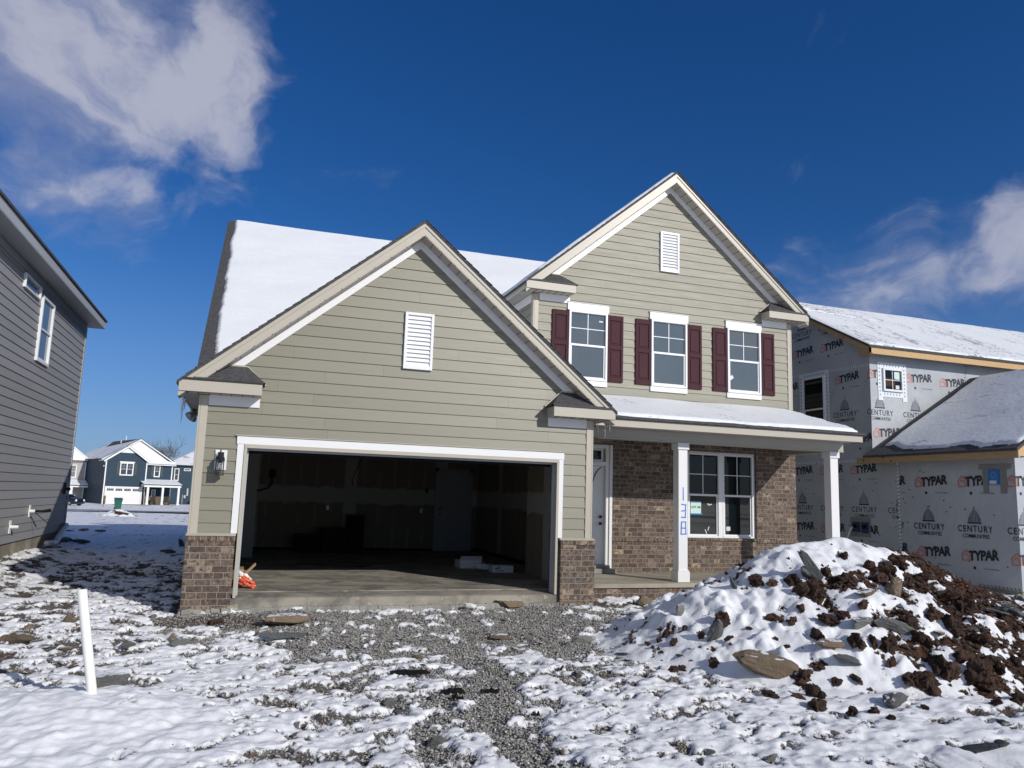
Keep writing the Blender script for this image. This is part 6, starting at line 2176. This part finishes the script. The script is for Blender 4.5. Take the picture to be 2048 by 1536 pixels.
# road and drive
def ribbon(name, pts, mat, th=0.03, kind='structure', seg=40):
    q = MB()
    (xa, ya), (xb, yb), wd = pts
    d = Vector((xb - xa, yb - ya, 0)); l_ = d.length; d /= l_; n = Vector((-d.y, d.x, 0))
    for i in range(seg):
        a0 = Vector((xa, ya, 0)) + d * (l_ * i / seg); a1 = Vector((xa, ya, 0)) + d * (l_ * (i + 1) / seg)
        c_ = [a0 - n * wd / 2, a1 - n * wd / 2, a1 + n * wd / 2, a0 + n * wd / 2]
        q.quad(*[(p_.x, p_.y, float(ground_base(p_.x, p_.y)) + 0.10 + th) for p_ in c_])
    o = q.build(name, mat, None); tag(o, kind=kind); return o


ribbon('road', ((-70, 62), (60, 66), 6.0), 'asphalt', 0.02)


class Loc:
    """local frame of a far house: u to the right along its front, v backwards"""
    def __init__(s, loc, rz):
        s.loc = loc; s.rz = rz


def far_house(loc, rz, label, parts):
    h_ = thing('house', loc, label, 'house', None, rz)
    return h_


# blue house with white gables, local metres, front at y = 0 facing -y
bh = thing('house', (-18.75, 114.6, -1.45), 'blue two-storey house with white gables and a double garage across the street', 'house', None, R(24))
FB = frame((0, 0, 0), (1, 0, 0), (0, -1, 0))
q = MB()
siding(q, FB, 0.0, 8.3, 0, gable_lohi(2.85, 2.85, 8.55, 0.72, 6.5), [(0.35, 5.2, 0, 2.4)], 0.02)
siding(q, frame((0, 1.2, 0), (1, 0, 0), (0, -1, 0)), 0.0, 6.2, 0, rect(5.7, 9.9), [(7.1, 7.7, 0.9, 2.3), (6.0, 6.6, 0.1, 2.3)], 0.02)
q.quad((0, 18, 0), (0, 0, 0), (0, 0, 6.6), (0, 18, 6.6)); q.quad((9.9, 1.2, 0), (9.9, 18, 0), (9.9, 18, 6.2), (9.9, 1.2, 6.2)); q.quad((5.7, 0, 0), (5.7, 1.2, 0), (5.7, 1.2, 6.5), (5.7, 0, 6.5)); q.quad((9.9, 18, 0), (0, 18, 0), (0, 18, 6.5), (9.9, 18, 6.5))
q.build('siding', 'blue_siding', bh)
q = MB(); q.pxz([(1.55, 7.62), (4.15, 7.62), (2.85, 8.55)], -0.03, -0.021); q.pxz([(0.4, 6.7), (9.4, 6.7), (4.9, 9.75)], 1.6, 1.64); q.build('gable_panel', 'white_trim', bh)
for bb in ((-0.06, 0.10, -0.05, 0.02, 0.0, 6.55), (5.60, 5.76, -0.05, 0.02, 0.0, 6.55), (9.80, 9.96, 1.13, 1.22, 0, 6.1)):
    q = MB(); q.box(*bb); q.build('corner_board', 'white_trim', bh)
q = MB()
# main roof, ridge running back, hipped at the rear
ez, rz_ = 6.65, 9.9
v = [(-0.35, 1.3, ez), (-0.35, 18.3, ez), (10.2, 18.3, ez), (10.2, 1.3, ez), (4.9, 1.3, rz_), (4.9, 15.0, rz_)]
q.add(v, [(0, 4, 5, 1), (3, 2, 5, 4), (1, 5, 2)])
q.add([(a, b_, c_ - 0.12) for a, b_, c_ in v], [(0, 1, 5, 4), (3, 4, 5, 2), (1, 2, 5)])
mr = q.build('roof', 'thin_roof_snow', bh)
q = MB()
q.poly([(4.9 - 0.9, 5.6, rz_ - 0.553 + 0.02), (4.92, 2.0, rz_ + 0.02), (4.92, 15.0, rz_ + 0.02), (4.9 - 1.7, 12.5, rz_ - 1.045 + 0.02)])
q.build('bare_shingles', 'shingle', mr)
q = MB(); q.tube([(4.9, 8.5, rz_), (4.9, 8.5, rz_ + 0.7)], 0.06, 6); q.tube([(4.0, 7.8, rz_ - 0.6), (4.0, 7.8, rz_ - 0.1)], 0.07, 6); q.build('vent_pipe', 'white_trim', mr)
q = MB()
q.pxz([(-0.35, 6.30), (2.85, 8.62), (2.85, 8.72), (-0.35, 6.40)], -0.35, 2.6); q.pxz([(6.05, 6.30), (6.05, 6.40), (2.85, 8.72), (2.85, 8.62)], -0.35, 2.6)
q.build('gable_roof', 'thin_roof_snow', bh)
q = MB()
q.pxz([(-0.35, 6.12), (2.85, 8.44), (2.85, 8.615), (-0.35, 6.295)], -0.36, -0.28); q.pxz([(6.05, 6.12), (6.05, 6.295), (2.85, 8.615), (2.85, 8.44)], -0.36, -0.28)
q.pxz([(-0.3, 6.42), (4.9, 9.68), (4.9, 9.86), (-0.3, 6.60)], 1.22, 1.295); q.pxz([(10.1, 6.42), (10.1, 6.60), (4.9, 9.86), (4.9, 9.68)], 1.22, 1.295)
q.box(5.5, 10.3, 0.72, 0.78, 6.0, 6.16)
q.build('rake_board', 'white_trim', bh)
q = MB(); q.pxz([(-0.38, 6.40), (2.85, 8.74), (2.85, 8.78), (-0.38, 6.44)], -0.40, -0.352); q.pxz([(6.08, 6.40), (6.08, 6.44), (2.85, 8.78), (2.85, 8.74)], -0.40, -0.352)
q.pxz([(-0.3, 6.66), (4.9, 9.92), (4.9, 9.97), (-0.3, 6.71)], 1.19, 1.22); q.pxz([(10.15, 6.66), (10.15, 6.71), (4.9, 9.97), (4.9, 9.92)], 1.19, 1.22)
q.box(5.6, 10.35, 0.66, 0.719, 6.14, 6.20); q.box(-0.42, -0.352, 1.3, 18.3, 6.52, 6.66); q.build('drip_edge', 'drip_edge', bh)
q = MB(); q.pyz([(0.7, 6.17), (1.55, 6.75), (1.55, 6.68), (0.7, 6.10)], 5.7, 10.3); q.build('shed_roof', 'roof_snow', bh)
q = MB(); q.box(0.35, 5.2, -0.02, 0.05, 0.03, 2.4); gd = q.build('garage_door', 'white_trim', bh)
q = MB()
for i in range(4):
    for j in range(4):
        a = 0.47 + i * 1.19 + j * 0.235
        q.box(a, a + 0.205, -0.03, -0.021, 1.98, 2.13); q.box(a, a + 0.205, -0.03, -0.021, 2.15, 2.30)
q.build('door_pane', 'lower_glass', gd)
q = MB(); q.box(0.18, 0.34, -0.05, 0.0, 0, 2.42); q.box(5.21, 5.37, -0.05, 0, 0, 2.42); q.box(0.18, 5.37, -0.06, 0, 2.421, 2.62); q.build('door_trim', 'white_trim', bh)
for bb in ((0.12, 0.42, -0.14, -0.06, 0, 1.25), (5.38, 5.68, -0.14, -0.0, 0, 1.25), (5.72, 9.86, 1.06, 1.17, 0, 1.25)):
    q = MB(); q.box(*bb); q.build('brick_base', 'brick', bh)
wn = window(bh, FB, 1.95, 3.85, 4.25, 6.15, 'far_glass', 'white_trim', (4, 2), True, 'window', 0.03, 0.14)
q = MB(); q.box(2.83, 2.97, -0.07, 0, 4.3, 6.1); q.box(1.85, 3.95, -0.075, 0, 6.16, 6.32); q.build('mullion', 'white_trim', wn)
FB2 = frame((0, 1.2, 0), (1, 0, 0), (0, -1, 0))
window(bh, FB2, 7.2, 8.1, 4.2, 6.0, 'far_glass', 'white_trim', (2, 2), True, 'window', 0.03, 0.12)
window(bh, FB2, 7.1, 7.7, 0.9, 2.3, 'far_glass', 'white_trim', (2, 2), True, 'window', 0.03, 0.10)
for fr_, a, b_, c_, d in ((FB, 1.5, 1.83, 4.35, 6.05), (FB, 3.97, 4.3, 4.35, 6.05), (FB2, 6.78, 7.1, 4.25, 5.95), (FB2, 8.2, 8.52, 4.25, 5.95)):
    q = MB(); q.fbox(fr_, a, b_, c_, d, 0.0, 0.07); q.build('shutter', 'dark_shutter', bh)
q = MB(); q.pyz([(-1.7, 3.15), (1.2, 3.85), (1.2, 3.78), (-1.7, 3.05)], 5.0, 10.6); q.build('porch_roof', 'roof_snow', bh)
q = MB(); q.box(5.02, 10.58, -1.72, -1.66, 2.98, 3.1); q.build('drip_edge', 'drip_edge', bh)
q = MB(); q.box(5.1, 10.5, -1.62, -1.3, 2.68, 2.98); q.box(5.1, 5.3, -1.3, 0.0, 2.68, 3.1); q.build('porch_beam', 'white_trim', bh)
for x in (5.7, 7.85, 10.2):
    q = MB(); q.box(x - 0.15, x + 0.15, -1.6, -1.32, 0.0, 2.68); q.box(x - 0.20, x + 0.2, -1.65, -1.27, 0.0, 0.25); q.build('porch_post', 'white_trim', bh)
q = MB(); q.box(6.0, 6.6, 1.1, 1.2, 0.1, 2.3); q.build('front_door', 'black_box', bh)
q = MB(); q.box(5.6, 10.5, -1.7, 1.2, -0.2, 0.05); q.build('porch_floor', 'footing', bh)
q = MB(); q.lathe([(0.08, 0), (0.12, 0.14), (0.14, 0.18)], (-0.05, 0.4, 5.6), (-1, -0.3, -0.5), 8); q.build('floodlight', 'white_trim', bh)
q = MB()
q.box(0.2, 5.3, -14, -0.15, -0.25, 0.06); q.box(5.3, 9, -3.5, -2.0, -0.25, 0.055)
dv = q.build('driveway', 'footing', None); dv.location = bh.location; dv.rotation_euler = bh.rotation_euler; dv.data.update(); tag(dv, kind='structure')
# porch chairs
for i, x in enumerate((6.9, 8.9)):
    t = thing('rocking_chair', (0, 0, 0), ['dark rocking chair on the blue house porch, left of the middle post', 'dark rocking chair on the blue house porch, right of the middle post'][i], 'chair', 'rocking chairs on the blue porch')
    cpos = bh.matrix_basis @ Vector((x, -0.6, 0.05)) if False else Matrix.Translation(Vector((-18.75, 114.6, -1.45))) @ Matrix.Rotation(R(24), 4, 'Z') @ Vector((x, -0.6, 0.06))
    t.location = cpos; t.rotation_euler = (0, 0, R(24))
    q = MB(); q.box(-0.32, 0.32, -0.3, 0.3, 0.40, 0.46); q.build('seat', 'dark_board', t)
    q = MB(); q.box(-0.32, 0.32, 0.28, 0.34, 0.46, 1.2); q.build('backrest', 'dark_board', t)
    for dx in (-0.3, 0.3):
        for dy in (-0.27, 0.27):
            q = MB(); q.box(dx - 0.03, dx + 0.03, dy - 0.03, dy + 0.03, 0.04, 0.66 if dy < 0 else 0.40); q.build('leg', 'dark_board', t)
        q = MB(); q.box(dx - 0.04, dx + 0.04, -0.42, 0.42, 0.0, 0.039); q.build('rocker', 'dark_board', t)

# pale house behind the left wall
ph = thing('house', (-24.9, 123.0, -1.45), 'pale grey house with snowy porch roof, mostly hidden behind the left house', 'house', None, R(16))
FP_ = frame((0, 0, 0), (1, 0, 0), (0, -1, 0))
q = MB(); siding(q, FP_, 0, 6.4, 0, rect(-9, 2.1), [], 0.02); q.quad((2.1, 0, 0), (2.1, 12, 0), (2.1, 12, 6.4), (2.1, 0, 6.4)); q.quad((-9, 12, 0), (-9, 0, 0), (-9, 0, 6.4), (-9, 12, 6.4)); q.quad((2.1, 12, 0), (-9, 12, 0), (-9, 12, 6.4), (2.1, 12, 6.4)); q.build('siding', 'pale_grey_siding', ph)
q = MB(); q.pxz([(-2.4, 6.4), (2.6, 6.4), (2.6, 6.52), (0.1, 8.6), (-2.4, 6.52)], -0.3, 10); q.build('gable_roof', 'roof_snow', ph)
q = MB(); q.pxz([(2.6, 6.30), (2.6, 6.5), (0.1, 8.58), (0.1, 8.36)], -0.38, -0.301); q.pxz([(-2.4, 6.30), (-2.4, 6.5), (0.1, 8.58), (0.1, 8.36)], -0.38, -0.301); q.build('rake_board', 'white_trim', ph)
q = MB(); q.box(-9.3, 2.7, -0.35, -0.302, 6.2, 6.29); q.build('drip_edge', 'drip_edge', ph)
q = MB(); q.prism([(-9.3, -0.3, 6.45), (-2.4, -0.3, 6.45), (-2.4, 6, 9.3), (-9.3, 6, 9.3)], (0, 0, 0.1)); q.build('main_roof', 'roof_snow', ph)
window(ph, FP_, -0.6, 0.9, 3.7, 5.7, 'far_glass', 'white_trim', (2, 2), True, 'window', 0.03, 0.14)
window(ph, FP_, -1.9, -0.8, 0.9, 2.6, 'far_glass', 'white_trim', (2, 2), True, 'window', 0.03, 0.12)
q = MB(); q.pyz([(-1.9, 2.75), (0, 3.45), (0, 3.38), (-1.9, 2.65)], -6, 4.0); q.build('porch_roof', 'roof_snow', ph)
q = MB(); q.box(-6, 3.98, -1.93, -1.86, 2.55, 2.66); q.build('drip_edge', 'drip_edge', ph)
q = MB(); q.box(-6, 3.6, -1.8, -1.5, 2.3, 2.6); q.build('porch_beam', 'white_trim', ph)
for x in (0.25, 3.35, -3.0):
    q = MB(); q.box(x - 0.22, x + 0.22, -1.85, -1.45, 0.0, 2.35); q.build('porch_post', 'white_trim', ph)
q = MB(); q.box(2.02, 2.14, -0.06, 0.02, 0, 6.4); q.build('corner_board', 'white_trim', ph)

# dark blue house to the right of the blue one
dh = thing('house', (-10.9, 126.0, -1.35), 'dark blue house with snowy roof behind the garage corner', 'house', None, R(14))
q = MB(); siding(q, FP_, 0, 6.3, 0, rect(-0.5, 14), [], 0.02); q.quad((-0.5, 14, 0), (-0.5, 0, 0), (-0.5, 0, 6.3), (-0.5, 14, 6.3)); q.quad((14, 0, 0), (14, 14, 0), (14, 14, 6.3), (14, 0, 6.3)); q.build('siding', 'blue_siding', dh)
q = MB(); q.add([(-0.9, -0.3, 6.3), (14.4, -0.3, 6.3), (14.4, 14.3, 6.3), (-0.9, 14.3, 6.3), (5.8, 7, 9.6), (8, 7, 9.6)], [(0, 1, 5, 4), (1, 2, 5), (2, 3, 4, 5), (3, 0, 4)]); q.build('roof', 'thin_roof_snow', dh)
q = MB(); q.box(-0.9, 14.4, -0.34, -0.28, 6.16, 6.30); q.build('fascia', 'drip_edge', dh)
window(dh, FP_, 0.55, 1.30, 3.7, 5.7, 'far_glass', 'white_trim', None, True, 'window', 0.03, 0.12)
window(dh, FP_, 2.0, 3.05, 5.35, 5.75, 'far_glass', 'white_trim', None, False, 'window', 0.03, 0.10)
q = MB(); q.box(2.7, 2.95, -0.16, 0, 1.3, 2.5); q.box(2.3, 2.6, -0.2, 0, 0.9, 1.4); q.tube([(2.1, -0.1, 0.0), (2.1, -0.1, 1.5)], 0.06, 6); q.build('meter_box', 'grey_trim', dh)
q = MB(); q.box(3.3, 3.9, -1.1, -0.5, 0.0, 0.7); q.build('air_conditioner', 'grey_trim', dh, bevel=0.04)


# bare trees behind the roofs
def tree(loc, h_, seed, label):
    t = thing('bare_tree', loc, label, 'tree')
    ra = random.Random(seed)
    q = MB()
    q.tube([(loc[0], loc[1], loc[2]), (loc[0] + .1, loc[1], loc[2] + h_ * 0.25), (loc[0], loc[1], loc[2] + h_ * 0.45)], [h_ * 0.03, h_ * 0.022, h_ * 0.018], 8)
    q.build('trunk', 'bark', t)
    q = MB()

    def grow(p, d, l_, r_, dep):
        pts = [p]; dd = d.copy()
        for _ in range(4):
            dd = (dd + Vector((ra.uniform(-.25, .25), ra.uniform(-.25, .25), ra.uniform(-.05, .22)))).normalized()
            pts.append(pts[-1] + dd * l_ / 4)
        q.tube(pts, [r_ * (1 - 0.15 * i) for i in range(5)], 4 if dep > 1 else 6, cap=False)
        if dep >= 5: return
        for k_ in range(3 if dep < 3 else 3):
            pp = pts[ra.randint(2, 4)]
            nd = (dd + Vector((ra.uniform(-1, 1), ra.uniform(-1, 1), ra.uniform(-.3, .7)))).normalized()
            grow(pp, nd, l_ * ra.uniform(.6, .8), r_ * 0.58, dep + 1)
    base = Vector((loc[0], loc[1], loc[2] + h_ * 0.42))
    for k_ in range(5):
        a = k_ * 1.257 + ra.uniform(-.3, .3)
        grow(base, Vector((math.cos(a) * 0.7, math.sin(a) * 0.7, 0.9)).normalized(), h_ * 0.26, h_ * 0.010, 1)
    q.build('crown', 'bark', t)


p = far_pt(318, 960, 170)
tree((p.x, p.y, -1.7), 13.5, 3, 'bare broad-crowned tree rising behind the blue house')
p = far_pt(300, 965, 185)
tree((p.x, p.y, -1.7), 13.5, 8, 'second bare tree close to the right roof slope of the blue house')

# wheeled bin
bp = far_pt(235, 1018.5, 80)
wb = thing('wheelie_bin', (bp.x, bp.y, float(ground_base(bp.x, bp.y)) + 0.0), 'dark green wheeled bin with its lid ajar by the road', 'bin', None, R(12))
def taper(q, x0, x1, y0_, y1_, z0, X0, X1, Y0, Y1, z1, mi=0):
    v = [(x0, y0_, z0), (x1, y0_, z0), (x1, y1_, z0), (x0, y1_, z0), (X0, Y0, z1), (X1, Y0, z1), (X1, Y1, z1), (X0, Y1, z1)]
    q.add(v, [(0, 3, 2, 1), (4, 5, 6, 7), (0, 1, 5, 4), (1, 2, 6, 5), (2, 3, 7, 6), (3, 0, 4, 7)], mi)
q = MB(); taper(q, -0.26, 0.26, -0.30, 0.28, 0.05, -0.36, 0.36, -0.40, 0.40, 0.98); q.box(-0.39, 0.39, -0.43, 0.43, 0.94, 1.0); q.build('bin_body', 'green_plastic', wb, bevel=0.02)
q = MB(); q.beam((0, -0.44, 1.03), (0, 0.44, 1.20), 0.80, 0.05); lid = q.build('lid', 'green_plastic', wb, bevel=0.02)
for dx in (-0.30, 0.30):
    q = MB(); q.lathe([(0.11, -0.03), (0.12, 0), (0.11, 0.03)], (dx, 0.30, 0.12), (1, 0, 0), 12); q.build('wheel', 'rubber', wb)
q = MB(); q.fbox(frame((0, -0.36, 0), (1, 0, 0), (0, -1, 0)), -0.25, -0.05, 0.72, 0.80, -0.0, 0.012); q.build('sticker', 'white_card', wb)

# parked car: dark saloon, nose to the right
cp = far_pt(150, 1013, 95)
car = thing('parked_car', (cp.x - 1.2, cp.y, -1.42 + 0.13), 'dark blue saloon parked beyond the grey house, nose to the right', 'car', None, R(-32))
prof = [(-2.25, 0.35), (-2.3, 0.75), (-2.1, 0.98), (-1.5, 1.03), (-0.95, 1.40), (0.25, 1.42), (0.95, 1.02), (1.9, 0.90), (2.25, 0.72), (2.3, 0.35), (1.9, 0.22), (-1.9, 0.22)]
q = MB()
def ring(yy, k_): return [(x, yy, 0.22 + (z - 0.22) * (k_ if z > 1.04 else 1.0)) for x, z in prof]
v = []
for yy, sx_, k_ in ((-0.86, 1, 0.74), (-0.70, 1.0, 0.97), (0.0, 1.02, 1.0), (0.70, 1.0, 0.97), (0.86, 1, 0.74)):
    v += [(x * (0.97 if abs(yy) > .8 else sx_), yy, z) for x, _, z in ring(yy, k_)]
n = len(prof); f = []
for i in range(4):
    for j in range(n):
        f.append((i * n + j, i * n + (j + 1) % n, (i + 1) * n + (j + 1) % n, (i + 1) * n + j))
f += [tuple(range(n))[::-1], tuple(range(4 * n, 5 * n))]
q.add(v, f); q.build('body', 'car_paint', car, smooth=True, recalc=True)
q = MB()
for yy, n_ in ((-0.835, -1), (0.835, 1)):
    q.prism([(-1.25, yy, 1.02), (-0.85, yy, 1.28), (0.15, yy, 1.28), (0.72, yy, 1.02)], (0, 0.03 * n_, 0))
q.build('side_window', 'lower_glass', car)
q = MB(); q.prism([(0.36, -0.62, 1.385), (0.36, 0.62, 1.385), (0.96, 0.68, 1.045), (0.96, -0.68, 1.045)], (0.02, 0, 0.025)); q.build('windscreen', 'lower_glass', car)
for yy in (-0.62, 0.62):
    q = MB(); q.lathe([(0.06, 0), (0.14, 0.02), (0.13, 0.06), (0.05, 0.09)], (2.2, yy, 0.68), (1, 0.0, 0.1), 10); q.build('headlight', 'headlight_glass', car)
for x in (-1.42, 1.42):
    for yy in (-0.80, 0.80):
        q = MB(); q.lathe([(0.20, -0.1), (0.31, -0.09), (0.33, 0), (0.31, 0.09), (0.20, 0.1)], (x, yy, 0.33), (0, 1, 0), 18); wh = q.build('wheel', 'rubber', car)
        q = MB(); q.lathe([(0.05, 0), (0.20, 0.0), (0.19, 0.012)], (x, yy + (0.1 if yy > 0 else -0.1), 0.33), (0, 1 if yy > 0 else -1, 0), 12); q.build('rim', 'galvanised', wh)
q = MB(); q.box(2.26, 2.33, -0.45, 0.45, 0.42, 0.58); q.build('grille', 'black_box', car)

# little heap of soil and snow out on the far lawn
hp_ = far_pt(236, 1041, 52)
hx, hy = hp_.x, hp_.y
a1 = np.linspace(-1.3, 1.3, 60); A1, A2 = np.meshgrid(a1, a1)
rr2 = np.hypot(A1 / 1.1, A2 / 0.9) + 0.15 * fbm(A1, A2, 1.5, 3, ox=31)
ZZ = ground_base(hx + A1, hy + A2) + 0.10 + 0.42 * np.clip(1 - rr2, -0.2, 1) + 0.05 * fbm(A1, A2, 4, 3, ox=33)
cvv = 0.25 + 0.9 * fbm(A1, A2, 2.2, 4, ox=35) - 0.7 * (1 - sst(np.hypot((A1 - 0.15) / 0.45, (A2 + 0.55) / 0.3), 0.5, 1.1))
sm = grid_mesh('soil_heap', hx + A1, hy + A2, ZZ, 'mound_cover', {'cover': cvv})
tag(sm, 'small heap of brown soil and snow out on the lawn before the road', 'soil heap')
# marker stake and drain lid by the road
p = far_pt(206, 1014, 92)
q = MB(); q.tube([(p.x, p.y, float(ground_base(p.x, p.y))), (p.x, p.y, float(ground_base(p.x, p.y)) + 1.1)], 0.03, 6); o = q.build('marker_stake', 'dark_board', None); tag(o, 'thin dark stake in front of the blue house garage', 'stake')
